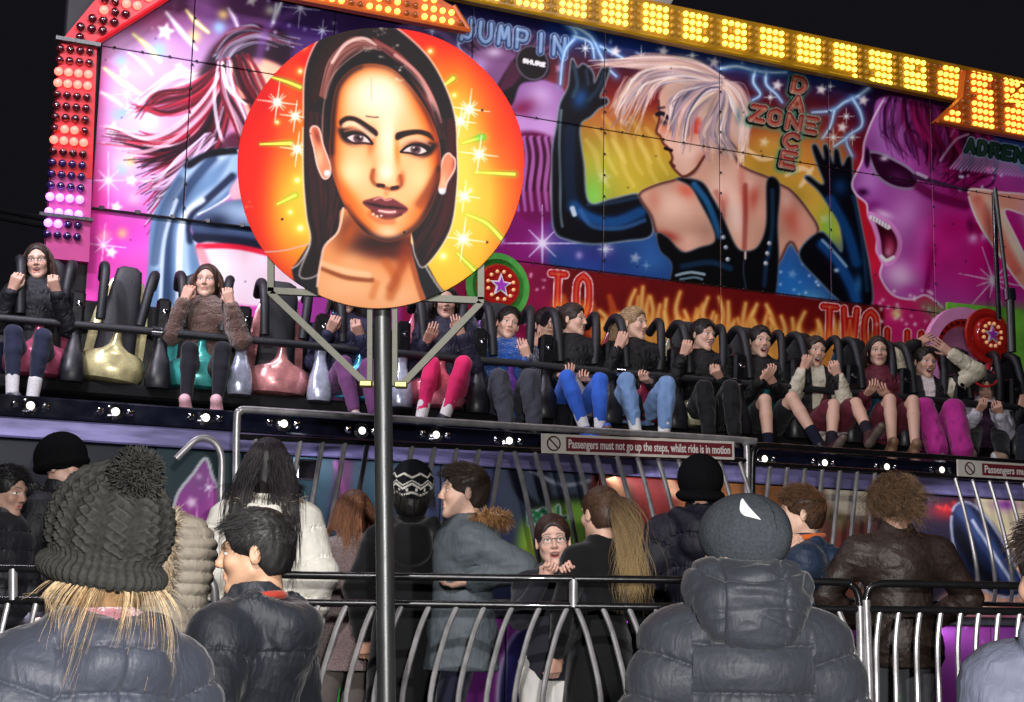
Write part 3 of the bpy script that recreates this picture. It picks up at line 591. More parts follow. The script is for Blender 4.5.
    glR = [(819, 232), (832, 242), (842, 252), (840, 226), (829, 206), (818, 190), (805, 178), (809, 176), (820, 184), (824, 182), (818, 166), (812, 147), (816, 145), (824, 160), (823, 146), (827, 146), (833, 164), (834, 150), (838, 150), (842, 166), (847, 157), (851, 158), (852, 175), (855, 195), (862, 232), (869, 268), (871, 304), (852, 304), (842, 302), (820, 281), (799, 254)]
    c.stroke(spline(glR, 5, True), .9, (130, 150, 160), .8, .7, sm=False); c.poly(glR, (10, 14, 24), .4); c.setclip(glR)
    c.stroke([(830, 200), (846, 230), (856, 262)], 2, (26, 70, 120), .9, 4); c.stroke([(822, 244), (838, 262), (850, 284), (856, 300)], 2, (30, 80, 140), .9, 4); c.blob(840, 186, 8, 9, (28, 70, 120), .7); c.stroke([(822, 240), (834, 252), (846, 266)], .7, (130, 160, 185), .9, .8); c.blob(836, 270, 2.5, 2, (190, 215, 235), .9); c.stroke([(853, 196), (862, 240), (867, 290)], .8, (34, 60, 86), .8, 1.6)
    c.blob(858, 284, 4, 10, (60, 130, 190), .7); c.setclip()
    # head
    fc = [(664, 86), (658, 100), (659, 118), (656, 131), (660, 136), (663, 143), (668, 148), (672, 157), (671, 164), (677, 172), (684, 176), (695, 169), (703, 157), (716, 150), (728, 138), (720, 90), (690, 76)]
    c.poly(fc, (206, 162, 142), .4); c.setclip(fc); c.blob(690, 150, 14, 14, (232, 198, 180), .8); c.blob(664, 126, 8, 8, (205, 110, 76), .7); c.blob(690, 130, 8, 12, (190, 90, 70), .5); c.blob(704, 160, 8, 10, (170, 100, 80), .7, .5); c.setclip()
    c.stroke([(658, 100), (659, 118), (656, 131), (660, 136), (663, 143), (668, 148), (672, 157), (671, 164), (677, 172), (684, 176), (695, 169), (704, 156)], .7, (90, 40, 36), .85, .7)
    c.stroke([(665, 148), (671, 150)], 1.3, (30, 10, 16), .95, .5); c.stroke([(670, 162), (674, 166)], 1, (90, 40, 36), .9, .6); c.stroke([(657, 114), (662, 113), (668, 118)], 1.5, (24, 20, 34), .95, .7); c.blob(664, 122, 3.6, 3, (36, 34, 56), .9, .5); c.stroke([(658, 108), (664, 107)], .8, (70, 50, 60), .8, .6)
    c.ell(698, 125, 6, 9, (190, 74, 62), 1, ang=.3, blur=.7); c.blob(700, 128, 2.6, 4, (225, 140, 120), .8)
    bl = [(222, 200, 190), (205, 172, 162), (236, 222, 214), (186, 150, 140), (160, 130, 140), (214, 182, 150)]; sh = [(120, 110, 130), (80, 84, 110), (150, 130, 140)]
    hb = [(640, 72), (655, 60), (672, 56), (690, 58), (706, 66), (722, 78), (740, 88), (748, 104), (748, 132), (742, 148), (730, 140), (722, 120), (706, 130), (694, 112), (672, 110), (664, 84), (640, 96), (622, 108), (614, 104), (626, 84)]
    c.poly(hb, (200, 168, 152), 2., .95); c.blob(680, 62, 22, 5, (220, 196, 150), .8, .1)
    c.hairs([(722, 80), (690, 60), (650, 56), (600, 62)], [(722, 82), (690, 70), (655, 68), (612, 66)], bl, 50, 1., .85, 1.4, .4, 41)
    c.hairs([(722, 82), (680, 68), (640, 76), (612, 108)], [(724, 86), (690, 80), (660, 84), (640, 125)], bl + sh[:1], 70, 1.1, .85, 2, .4, 42)
    c.hairs([(724, 84), (695, 84), (672, 98), (664, 124)], [(726, 90), (710, 96), (694, 116), (690, 146)], bl + sh, 60, 1.1, .85, 2, .4, 43)
    c.hairs([(724, 84), (715, 100), (702, 130), (704, 152)], [(728, 86), (732, 104), (728, 134), (740, 156)], bl + sh + sh, 70, 1.1, .85, 2, .4, 44)
    c.hairs([(724, 80), (740, 86), (750, 108), (748, 150)], [(726, 86), (734, 104), (740, 126), (738, 160)], bl, 45, 1., .85, 1.6, .4, 45)
    c.hairs([(626, 76), (618, 90), (612, 100), (606, 112)], [(640, 84), (630, 100), (626, 112), (622, 128)], bl, 14, .8, .8, 1.5, .4, 46)
    c.blob(738, 116, 3, 8, (70, 110, 120), .6)
    # lettering ZONE / DANCE crossing
    for (tx, o, adv) in (('ZONE', (753, 105.5), (17.4, 3.8)), ('DANCE', (795, 77), (-2.9, 18.6))):
        ux, uy = (12, 2.2), (-2.6, 13)
        word(c, tx, o, ux, uy, adv, [(4.6, (70, 150, 120), .35, 2.2, (-1, 2)), (3.8, (8, 10, 14), 1, .3, (-1.2, 1.4)), (3., (185, 178, 160), 1, .2, (0, 0)), (2.3, (60, 16, 20), 1, .2, (0, 0)), (1.5, (150, 44, 40), .9, .6, (0, 0)), (.8, (190, 170, 140), .45, .8, (-.3, 1.2))])
    # ---------------- fourth board: shouting man in sunglasses
    hd = [(884, 96), (872, 120), (864, 142), (862, 160), (852, 182), (856, 194), (866, 203), (868, 214), (872, 222), (877, 232), (876, 250), (882, 262), (880, 276), (892, 294), (911, 299), (926, 295), (940, 306), (965, 316), (1010, 310), (1040, 280), (1040, 200), (985, 130), (950, 110)]
    c.poly([(878, 92), (900, 90), (960, 104), (990, 140), (1000, 190), (960, 190), (920, 140), (884, 128), (872, 116)], (48, 20, 50), 2)
    c.poly(hd, (170, 84, 170), .8); c.setclip(hd)
    for x, y, rx, ry, col, a, an in [(895, 130, 22, 26, (172, 128, 196), .95, 0), (930, 130, 22, 26, (110, 30, 90), .8, .3), (960, 170, 34, 40, (116, 10, 70), .9, 0), (990, 260, 50, 50, (196, 22, 118), .95, 0), (940, 250, 26, 40, (196, 36, 130), .9, 0), (906, 215, 16, 26, (206, 130, 205), .95, .2), (900, 276, 16, 14, (232, 190, 228), .95, .3), (920, 240, 8, 26, (200, 90, 180), .8, .1),
                                     (868, 180, 12, 14, (196, 130, 208), .9, 0), (872, 206, 9, 6, (120, 30, 110), .8, 0), (862, 192, 6, 4, (50, 6, 50), .9, 0), (930, 262, 6, 26, (160, 20, 110), .6, 0), (955, 225, 18, 14, (170, 14, 100), .7, 0), (912, 290, 12, 5, (190, 60, 160), .7, 0), (884, 214, 10, 4, (235, 200, 235), .8, .4), (1020, 240, 30, 50, (190, 20, 120), .6, 0)]: c.blob(x, y, rx, ry, col, a, an)
    c.hairs([(886, 96), (880, 112), (878, 130), (890, 150)], [(960, 106), (975, 130), (970, 160), (962, 185)], [(60, 20, 60), (110, 40, 100), (40, 10, 40), (140, 60, 130)], 80, 1.2, .7, 3, .6, 51)
    c.hairs([(900, 96), (905, 120), (918, 140), (922, 158)], [(990, 120), (995, 150), (990, 176), (960, 190)], [(90, 10, 50), (60, 6, 40), (140, 30, 90), (30, 6, 30)], 60, 1.4, .7, 3, .7, 52)
    c.stroke([(856, 194), (866, 204), (867, 216)], 1, (120, 30, 120), .8, 1.5); c.stroke([(926, 294), (929, 270), (934, 250)], 1, (140, 10, 90), .7, 2); c.setclip()
    c.stroke([(884, 98), (872, 120), (864, 142), (862, 160), (852, 182), (856, 194), (866, 203), (868, 214), (877, 232), (876, 250), (882, 262), (880, 276), (892, 294), (911, 299), (926, 295), (942, 307)], .7, (235, 210, 235), .8, .5)
    mo = [(869, 214), (878, 217), (890, 224), (898, 236), (899, 248), (894, 259), (886, 263), (880, 256), (878, 240), (874, 226)]
    c.poly(mo, (60, 6, 30), .5); c.stroke(spline(mo, 5, True), 1.6, (225, 150, 215), .9, 1, sm=False); c.blob(890, 246, 6, 10, (200, 70, 110), .85, -.2); c.blob(888, 252, 4, 5, (240, 160, 190), .7)
    c.stroke([(871, 217), (878, 221), (888, 227)], 1.9, (240, 228, 240), 1, .5); c.stroke([(881, 256), (886, 260), (893, 257)], 1.4, (235, 220, 235), 1, .5)
    for k in range(6): c.stroke([(872 + k * 3, 216 + k * 1.6), (871.6 + k * 3, 220 + k * 1.6)], .2, (90, 40, 80), .6, .2, sm=False)
    ls = [(869, 153), (880, 153), (895, 160), (910, 169), (918, 180), (912, 188), (896, 187), (882, 180), (874, 170)]
    c.poly(ls, (52, 14, 46), .4); c.stroke(spline(ls, 5, True), 1., (150, 130, 160), .95, .5, sm=False); c.blob(884, 158, 4, 2.6, (225, 215, 235), .9); c.blob(898, 176, 10, 5, (96, 40, 90), .7, .4); c.poly([(866, 146), (864, 160), (867, 168), (870, 156)], (40, 10, 40), .5)
    c.stroke([(915, 176), (940, 183), (970, 191)], [2.4, 1.6, 1.2], (70, 40, 70), 1, .5); c.stroke([(917, 173), (926, 177)], 1.2, (190, 170, 200), .9, .6); c.stroke([(918, 186), (935, 196), (965, 205)], 2.2, (90, 6, 56), .7, 3)
    c.ell(976, 232, 7, 10, (150, 14, 90), 1, ang=.3, blur=.8); c.blob(973, 238, 5, 5, (235, 170, 225), .9); c.blob(984, 236, 3.5, 4, (230, 160, 215), .8); c.blob(970, 224, 4, 7, (80, 4, 50), .7)
    c.spark(993, 280, 22, (250, 215, 240), 1, rays=6, ang=.2, w=.6)
    for k in range(26): c.stroke([(950 + k * 3.4, 168 + k * .4), (962 + k * 3.4, 154 + k * .5)], [.2, .8], (190, 205, 245), .55, .8)
    for k in range(14): c.blob(r.uniform(955, 1060), r.uniform(165, 190), 1.6, 1.6, (220, 225, 250), r.uniform(.4, .9))
    c.star(988, 169, 5, (215, 130, 190), .1)
    word(c, 'ADRENALIN', (967, 139), (8, 1.3), (-1.4, 12), (12.2, 2.3), [(3.2, (150, 190, 225), .8, .6, (0, 0)), (2.5, (14, 26, 34), 1, .2, (0, 0)), (1.2, (44, 78, 66), 1, .6, (0, 0))])
    c.stroke([(940, 160), (955, 140), (968, 134)], .7, (190, 175, 205), .7, .6); c.stroke([(950, 120), (954, 128), (950, 136)], .6, (160, 110, 160), .6, .6)
    arm = [(968, 192), (980, 189), (1000, 192), (1024, 194), (1060, 200), (1060, 225), (1024, 214), (1004, 210), (1016, 238), (1030, 268), (1040, 300), (1020, 284), (1000, 256), (978, 222)]
    c.poly(arm, (232, 160, 140), .5); c.setclip(arm); c.blob(986, 205, 12, 12, (245, 200, 180), .8); c.stroke([(978, 200), (994, 232), (1016, 270)], 2, (200, 90, 80), .6, 4); c.stroke([(1000, 212), (1012, 238), (1028, 270)], 1.5, (250, 215, 195), .8, 3); c.setclip(); c.stroke(spline(arm, 5, True), .6, (250, 225, 220), .85, .5, sm=False)
    c.poly([(1022, 200), (1060, 190), (1090, 230), (1060, 300), (1034, 250)], (215, 170, 200), 4, .8)
    # ---------------- lower strips
    yb = lambda x: 260.5 + (x - 510) * .1243
    low = [(440, yb(440)), (1130, yb(1130)), (1130, 360), (440, 360)]
    c.poly([(540, yb(540)), (884, yb(884)), (884, 360), (540, 360)], (104, 22, 24), .4, smooth=False)
    c.poly([(400, yb(400)), (552, yb(552)), (552, 360), (400, 360)], (128, 26, 66), 2, smooth=False)
    c.poly([(440, yb(440)), (500, yb(500)), (500, 262), (440, 258)], (150, 60, 150), .5, .0, smooth=False)
    fl = np.random.default_rng(31)
    for k in range(46):
        x = 600 + k * 5.3 + fl.normal() * 2; h = fl.uniform(16, 36) * (1 if x > 630 else .55); y0 = yb(x) + 62; d = fl.uniform(-4.5, 4.5)
        q = [(x, y0), (x + d * .3, y0 - h * .6), (x - d * .6, y0 - h), (x + d, y0 - h * 1.45)]
        c.stroke(q, [5, 3.6, 1.4, .1], (190, 100, 34), .5, 3.4); c.stroke(q, [2.6, 1.6, .5, .1], (226, 172, 84), .6, 2.2); c.stroke([q[1], q[2], q[3]], [.8, .5, .1], (246, 226, 166), .35, 1.2)
    c.poly([(600, 330), (700, 326), (884, 345), (884, 362), (600, 362)], (226, 170, 90), 6, .5)
    for x in (556, 564, 590, 610): c.stroke([(x, 330), (x + 3, 312), (x - 1, 296)], [3, 2, .3], (220, 120, 50), .5, 2.5)
    for (tx, o, ux, uy, adv) in (('TO', (551, 273), (14, 1.4), (-1.5, 40), (25, 2)), ('TWO', (823, 306), (13, 1.2), (-1, 36), (20.5, 2.4)), ('LH', (887, 330), (14, 1.2), (-.5, 30), (20, 2))):
        word(c, tx, o, ux, uy, adv, [(4.2, (240, 205, 205), 1, .2, (0, 0)), (3.3, (176, 28, 28), 1, .2, (0, 0))])
        [c.blob(o[0] + adv[0] * q_ + ux[0] * .5, o[1] + uy[1] * .85 + adv[1] * q_, 7, 9, (236, 130, 50), .75) for q_ in range(len(tx))]; word(c, tx, o, ux, uy, adv, [(.5, (240, 190, 120), .3, .8, (0, 0))])
    c.poly([(876, yb(876)), (940, yb(940)), (940, 330), (880, 330)], (196, 44, 120), 3, .0)
    for k in range(30): c.blob(fl.uniform(872, 935), fl.uniform(290, 325), 1.8, 1.8, (250, 220, 240), fl.uniform(.3, .95))
    c.blob(896, 313, 5, 5, (250, 220, 140), .9); c.blob(510, 276, 4, 4, (250, 225, 150), .9); c.blob(500, 270, 2.5, 2.5, (250, 225, 180), .9)
    c.poly([(918, 300), (950, 308), (1000, 304), (1130, 310), (1130, 345), (960, 330), (935, 318)], (110, 170, 96), 4, .85)
    for k in range(18): c.blob(fl.uniform(500, 555), fl.uniform(262, 330), 1.5, 1.5, (240, 190, 210), fl.uniform(.3, .8))
    # bolts of the boards
    for k in range(60): c.blob(r.uniform(90, 1060), r.uniform(0, 300), .8, .8, (30, 30, 40), .8)
    # old varnish: faint cloudy wear
    nz = np.zeros_like(X)
    q = r.normal(size=(24, 60)); ii = (Y + 30) / 382 * 22; jj = (X - 60) / 1070 * 58; i0 = ii.astype(int); j0 = jj.astype(int); fi, fj = ii - i0, jj - j0
    nz = (q[i0, j0] * (1 - fi) + q[i0 + 1, j0] * fi) * (1 - fj) + (q[i0, j0 + 1] * (1 - fi) + q[i0 + 1, j0 + 1] * fi) * fj
    c.C *= (1 + .05 * nz)[..., None]
    return c
# ------------------------------------------------------------------ implicit surfaces for bodies and clothes
class Fld:
    def __init__(s, lo, hi, h):
        s.h = h; s.lo = np.asarray(lo, float) - 2 * h; hi = np.asarray(hi, float) + 2 * h
        s.n = np.maximum(4, np.ceil((hi - s.lo) / h).astype(int) + 1)
        s.F = np.full(tuple(s.n), 1.0, np.float32)
        s.ax = [s.lo[i] + h * np.arange(s.n[i]) for i in range(3)]
    def sub(s, lo, hi):
        a = np.clip(np.floor((lo - s.lo) / s.h).astype(int), 0, s.n); b = np.clip(np.ceil((hi - s.lo) / s.h).astype(int) + 1, 0, s.n)
        sl = tuple(slice(a[i], b[i]) for i in range(3))
        if any(b[i] <= a[i] for i in range(3)): return None, None
        X = s.ax[0][sl[0]][:, None, None]; Y = s.ax[1][sl[1]][None, :, None]; Z = s.ax[2][sl[2]][None, None, :]
        return sl, (X, Y, Z)
    def comb(s, sl, d, k, mode):
        f = s.F[sl]
        if mode == 'u':
            if k <= 0: s.F[sl] = np.minimum(f, d); return
            h = np.clip(.5 + .5 * (f - d) / k, 0, 1); s.F[sl] = f * (1 - h) + d * h - k * h * (1 - h)
        else:
            k = max(k, 1e-4); g = -d; h = np.clip(.5 - .5 * (f - g) / k, 0, 1); s.F[sl] = f * (1 - h) + g * h + k * h * (1 - h)
    def cap(s, a, b, ra, rb=None, k=.01, mode='u'):
        rb = ra if rb is None else rb; a = np.asarray(a, float); b = np.asarray(b, float); m = max(ra, rb) + k + 2 * s.h + .004
        sl, G = s.sub(np.minimum(a, b) - m, np.maximum(a, b) + m)
        if sl is None: return
        d = b - a; L = d @ d + 1e-9; X, Y, Z = G[0] - a[0], G[1] - a[1], G[2] - a[2]
        t = np.clip((X * d[0] + Y * d[1] + Z * d[2]) / L, 0, 1)
        s.comb(sl, np.sqrt((X - t * d[0]) ** 2 + (Y - t * d[1]) ** 2 + (Z - t * d[2]) ** 2) - (ra + (rb - ra) * t), k, mode)
    def ell(s, c, r, R=None, k=.01, mode='u'):
        c = np.asarray(c, float); r = np.asarray(r, float); m = max(r) + k + 2 * s.h + .004
        sl, G = s.sub(c - m, c + m)
        if sl is None: return
        X, Y, Z = G[0] - c[0], G[1] - c[1], G[2] - c[2]
        if R is not None:
            R = np.asarray(R); X, Y, Z = (R[0, 0] * X + R[1, 0] * Y + R[2, 0] * Z, R[0, 1] * X + R[1, 1] * Y + R[2, 1] * Z, R[0, 2] * X + R[1, 2] * Y + R[2, 2] * Z)
        k0 = np.sqrt((X / r[0]) ** 2 + (Y / r[1]) ** 2 + (Z / r[2]) ** 2); k1 = np.sqrt((X / r[0] ** 2) ** 2 + (Y / r[1] ** 2) ** 2 + (Z / r[2] ** 2) ** 2) + 1e-9
        s.comb(sl, k0 * (k0 - 1) / k1, k, mode)
    def cut(s, p, n):
        """keep the side where (x-p).n < 0"""
        n = np.asarray(n, float); n = n / np.linalg.norm(n)
        d = (s.ax[0][:, None, None] - p[0]) * n[0] + (s.ax[1][None, :, None] - p[1]) * n[1] + (s.ax[2][None, None, :] - p[2]) * n[2]
        np.maximum(s.F, d.astype(np.float32), out=s.F)
    def mesh(s, smooth=1):
        F = s.F; F[0] = F[-1] = 1; F[:, 0] = F[:, -1] = 1; F[:, :, 0] = F[:, :, -1] = 1
        I = F < 0; n = np.array(F.shape) - 1
        c = np.zeros(n, np.int8)
        for a in (0, 1):
            for b in (0, 1):
                for e in (0, 1): c += I[a:a + n[0], b:b + n[1], e:e + n[2]]
        act = (c > 0) & (c < 8); idx = np.argwhere(act)
        if len(idx) == 0: return np.zeros((0, 3)), np.zeros((0, 4), int)
        ids = np.full(n, -1, np.int32); ids[act] = np.arange(len(idx))
        acc = np.zeros((len(idx), 3)); cnt = np.zeros(len(idx))
        cor = [(a, b, e) for a in (0, 1) for b in (0, 1) for e in (0, 1)]
        val = {q: F[idx[:, 0] + q[0], idx[:, 1] + q[1], idx[:, 2] + q[2]] for q in cor}
        for q in cor:
            for ax in range(3):
                if q[ax] == 0:
                    q2 = list(q); q2[ax] = 1; q2 = tuple(q2); a, b = val[q], val[q2]; m = (a < 0) != (b < 0)
                    t = np.where(m, a / np.where(m, a - b, 1), 0); p = np.zeros((len(idx), 3)); p += q; p[:, ax] += t
                    acc += p * m[:, None]; cnt += m
        V = s.lo + s.h * (idx + acc / cnt[:, None]); Q = []
        for ax in range(3):
            o = [0, 1, 2]; o.remove(ax); A = np.take(I, range(0, F.shape[ax] - 1), ax); B = np.take(I, range(1, F.shape[ax]), ax)
            e = np.argwhere(A != B); u, v = o
            ok = (e[:, u] > 0) & (e[:, v] > 0) & (e[:, u] < n[u]) & (e[:, v] < n[v]); e = e[ok]
            g = lambda du, dv: ids[tuple((e[:, i] - (du if i == u else dv if i == v else 0)) for i in range(3))]
            q = np.stack([g(1, 1), g(0, 1), g(0, 0), g(1, 0)], 1); ins = A[tuple(e.T)]
            fl = ins if ax != 1 else ~ins
            q = np.where(fl[:, None], q, q[:, ::-1]); Q.append(q)
        Q = np.concatenate(Q); Q = Q[(Q >= 0).all(1)]
        for _ in range(smooth): V = relax(V, Q)
        return V, Q
def relax(V, Q, a=.5):
    S = np.zeros_like(V); c = np.zeros(len(V))
    for i in range(4):
        for j in ((i + 1) % 4, (i + 3) % 4):
            for ax in range(3): S[:, ax] += np.bincount(Q[:, i], V[Q[:, j], ax], len(V))
            c += np.bincount(Q[:, i], minlength=len(V))
    return V + (S / np.maximum(c, 1)[:, None] - V) * a
def normals(V, Q):
    n = np.cross(V[Q[:, 2]] - V[Q[:, 0]], V[Q[:, 3]] - V[Q[:, 1]]); N = np.zeros_like(V)
    for i in range(4):
        for ax in range(3): N[:, ax] += np.bincount(Q[:, i], n[:, ax], len(V))
    return N / (np.linalg.norm(N, axis=1)[:, None] + 1e-12)
def RX(a): c, s = math.cos(a), math.sin(a); return np.array([[1, 0, 0], [0, c, -s], [0, s, c]])
def RY(a): c, s = math.cos(a), math.sin(a); return np.array([[c, 0, s], [0, 1, 0], [-s, 0, c]])
def RZ(a): c, s = math.cos(a), math.sin(a); return np.array([[c, -s, 0], [s, c, 0], [0, 0, 1]])
def unit(v): v = np.asarray(v, float); return v / (np.linalg.norm(v) + 1e-12)
def join(parts):
    V = []; Q = []; n = 0
    for v, q in parts:
        if len(v) == 0: continue
        V.append(v); Q.append(q + n); n += len(v)
    return np.concatenate(V), np.concatenate(Q)
def strands(P, rad, taper=True):
    """P (n,k,3) -> thin three sided tubes"""
    n, k, _ = P.shape; T = np.gradient(P, axis=1); T /= np.linalg.norm(T, axis=2)[..., None] + 1e-9
    ref = np.array([.31, .52, .8]); U = np.cross(T, ref); U /= np.linalg.norm(U, axis=2)[..., None] + 1e-9; W = np.cross(T, U)
    r = np.broadcast_to(np.asarray(rad, float).reshape(-1, 1), (n, k)) * (np.linspace(1, .25, k) if taper else 1)
    V = np.stack([P + r[..., None] * (math.cos(a) * U + math.sin(a) * W) for a in (0, 2.094, 4.189)], 2)
    b = (np.arange(n) * k * 3)[:, None, None] + (np.arange(k - 1) * 3)[None, :, None]; j = np.arange(3)[None, None, :]; j2 = (j + 1) % 3
    Q = np.stack([b + j, b + j2, b + 3 + j2, b + 3 + j], -1).reshape(-1, 4)
    return V.reshape(-1, 3), Q

# ------------------------------------------------------------------ head (local: face towards -y, origin between the ears at eye height)
def head_field(h, mouth=0., fem=0., s=1.):
    f = Fld(np.array([-.095, -.125, -.19]) * s, np.array([.095, .12, .135]) * s, h)
    def E(c, r, k=.012, m='u', R=None): f.ell(np.array(c) * s, np.array(r) * s, R, k * s, m)
    def C(a, b, ra, rb=None, k=.01, m='u'): f.cap(np.array(a) * s, np.array(b) * s, ra * s, (ra if rb is None else rb) * s, k * s, m)
    E((0, .015, .036), (.076, .096, .084)); E((0, -.018, -.03), (.062, .070, .082), .03)
    jd = .012 * mouth
    jw = .048 - .006 * fem; C((-jw, .0, -.055), (-.016, -.06, -.098 - jd), .018, .016, .03); C((jw, .0, -.055), (.016, -.06, -.098 - jd), .018, .016, .03); E((0, -.07, -.105 - jd), (.02, .016, .015), .02)
    for q in (-1, 1):
        E((q * .038, -.064, -.028), (.022, .018, .02), .025); C((q * .046, -.07, .024), (q * .014, -.086, .021), .009, .008, .018)
        E((q * .031, -.098, .002), (.019, .017, .013), .012, 's'); E((q * .031, -.071, .001), (.0135, .0135, .0115), .004)
        E((q * .011, -.094, -.036), (.008, .009, .0065), .008); E((q * .078, .012, -.008), (.009, .018, .03), .006, 'u', RZ(q * .35))
        E((q * .089, .006, -.004), (.006, .009, .018), .005, 's')
    C((0, -.086, .012), (0, -.103, -.026), .0075, .0095, .012); E((0, -.106, -.031), (.0095, .0085, .008), .008)
    C((-.016, -.083, -.058), (.016, -.083, -.058), .0065, k=.01); C((-.014, -.082, -.071 - jd * 1.6), (.014, -.082, -.071 - jd * 1.6), .007, k=.01)
    if mouth > 0: E((0, -.09, -.065 - jd * .8), (.017 + .006 * mouth, .022, .004 + .013 * mouth), .004, 's')
    else: C((-.02, -.094, -.0645), (.02, -.094, -.0645), .0022, k=.004, m='s')
    C((0, .022, -.05), (0, .036, -.17), .054 - .006 * fem, .056 - .006 * fem, .02)
    return f
def head_colors(V, tone, mouth=0., lip=(.45, .16, .14), brow=(.05, .035, .025), s=1., blush=.3, fem=0., eye=(.05, .04, .03)):
    V = V / s; x, y, z = V.T; c = np.tile(np.array(tone), (len(V), 1)); fr = y < -.05; jd = .012 * mouth
    def mixc(m, col):
        m = np.clip(m, 0, 1)[:, None]; c[:] = c * (1 - m) + np.array(col) * m
    n = fbm(V * 60, 2, 3); c *= (1 + .05 * n)[:, None]
    for q in (-1, 1): mixc(np.exp(-(((x - q * .04) / .02) ** 2 + ((z + .03) / .018) ** 2)) * blush * fr, (tone[0] * .95, tone[1] * .55, tone[2] * .5))
    mixc(np.exp(-((x / .012) ** 2 + ((z + .032) / .012) ** 2)) * .35 * fr, (tone[0] * .9, tone[1] * .6, tone[2] * .55))
    for q in (-1, 1):
        u = (q * x - .031); m = (np.abs(u) < .0155) & (np.abs(z - .0005) < .0058 * np.sqrt(np.clip(1 - (u / .0155) ** 2, 0, 1))) & (y < -.06)
        c[m] = (.72, .68, .64); r = np.hypot(u, z - .0008); c[m & (r < .0062)] = eye; 
        lid = (np.abs(u) < .0175) & (np.abs(z - (.0005 + .0062 * np.sqrt(np.clip(1 - (u / .0175) ** 2, 0, 1)))) < .0016 + .0006 * fem) & (y < -.06); c[lid] = (.03, .02, .018)
        mixc(.35 * np.exp(-((u / .02) ** 2 + ((z + .011) / .006) ** 2)) * fr, (tone[0] * .6, tone[1] * .4, tone[2] * .38))
        bz = .0225 + .006 * np.clip(1 - ((u + .002) / .022) ** 2, 0, 1); m = np.clip(1.3 - np.abs(z - bz) / .0038, 0, 1) * (np.abs(u) < .021) * (y < -.04); mixc(m * .85, brow)
        mixc(np.exp(-(((q * x - .0095) / .0035) ** 2 + ((z + .0395) / .0025) ** 2)) * .8 * (y < -.08), (tone[0] * .3, tone[1] * .15, tone[2] * .12))
    w = .023 + .003 * mouth; zz = z + .0645 + jd * .8; hh = .0105 + jd * 1.25
    m = (np.abs(x) < w) & (np.abs(zz) < hh * np.sqrt(np.clip(1 - (x / w) ** 2, 0, 1))) & (y < -.06); mixc(m * .85, lip)
    if mouth > 0:
        w2 = w * .82; h2 = .003 + .0125 * mouth; q = 1 - (x / w2) ** 2
        m = (np.abs(x) < w2) & (np.abs(zz) < h2 * np.sqrt(np.clip(q, 0, 1))) & (y < -.05); c[m] = (.12, .015, .015)
        c[m & (zz > h2 * .38)] = (.75, .72, .66)
    else: mixc(((np.abs(x) < .022) & (np.abs(zz) < .0016) & (y < -.07)) * .8, (.2, .05, .05))
    return c

# hand: local frame origin at the wrist, fingers along -z, palm faces -y, thumb on +x * side
def hand_mesh(side, curl=.35, spread=.0, s=1., h=.0038, bulk=1.):
    f = Fld(np.array([-.09, -.11, -.215]) * s, np.array([.09, .05, .05]) * s, h)
    def C(a, b, ra, rb, k=.006): f.cap(np.array(a) * s, np.array(b) * s, ra * s * bulk, rb * s * bulk, k * s)
    C((0, 0, .04), (0, 0, 0), .026, .025)
    for i, x in enumerate((.029, .010, -.010, -.028)):
        x *= side; C((x * .6, 0, -.01), (x, 0, -.088), .017, .0125, .012)
        L = (.040, .045, .042, .034)[i]; a = spread * (.5 - i / 3) * side; p = np.array([x, 0, -.09]); d = np.array([math.sin(a), 0, -math.cos(a)]); cu = curl * (1 + .12 * i)
        for j, (l, r0, r1) in enumerate(((L, .0098, .0088), (L * .62, .0088, .0080), (L * .5, .0080, .0068))):
            d = RX(-cu * (.75, 1.15, .7)[j]) @ d; q = p + d * l; C(p, q, r0, r1, .003); p = q
    p = np.array([side * .024, -.008, -.022]); q = p + np.array([side * .024, -.014, -.034]); C(p, q, .0145, .0115, .01)
    q2 = q + np.array([side * (.016 - .02 * curl), -.012 * (.5 + curl), -.026]); C(q, q2, .0108, .009, .004); q3 = q2 + np.array([side * (.004 - .02 * curl), -.012 * (.5 + curl), -.02]); C(q2, q3, .009, .0072, .004)
    return f.mesh(1)

def ik(a, b, l1, l2, hint):
    a, b = np.asarray(a, float), np.asarray(b, float); d = b - a; L = np.linalg.norm(d)
    if L > (l1 + l2) * .995: b = a + d / L * (l1 + l2) * .995; d = b - a; L = np.linalg.norm(d)
    u = d / L; t = (l1 * l1 - l2 * l2 + L * L) / (2 * L); hgt = math.sqrt(max(l1 * l1 - t * t, 1e-6)); hn = np.asarray(hint, float); hn = hn - u * (hn @ u); hn = unit(hn)
    return a + u * t + hn * hgt, b
FLASH, UPPER_FILL, CROWD_FILL, RIDER_FILL = 1250, 1250, 1100, 500  # powers of the camera flash and of the added fill spots
LIGHTS = [(-3.6, 8.6, 6.6, 160, 200, (.90, .84, 1.)), (-.8, 9.2, 7.2, 420, 80, (.95, .9, 1.)), (2.6, 10.6, 7.6, 800, 70, (1., .9, .95))]
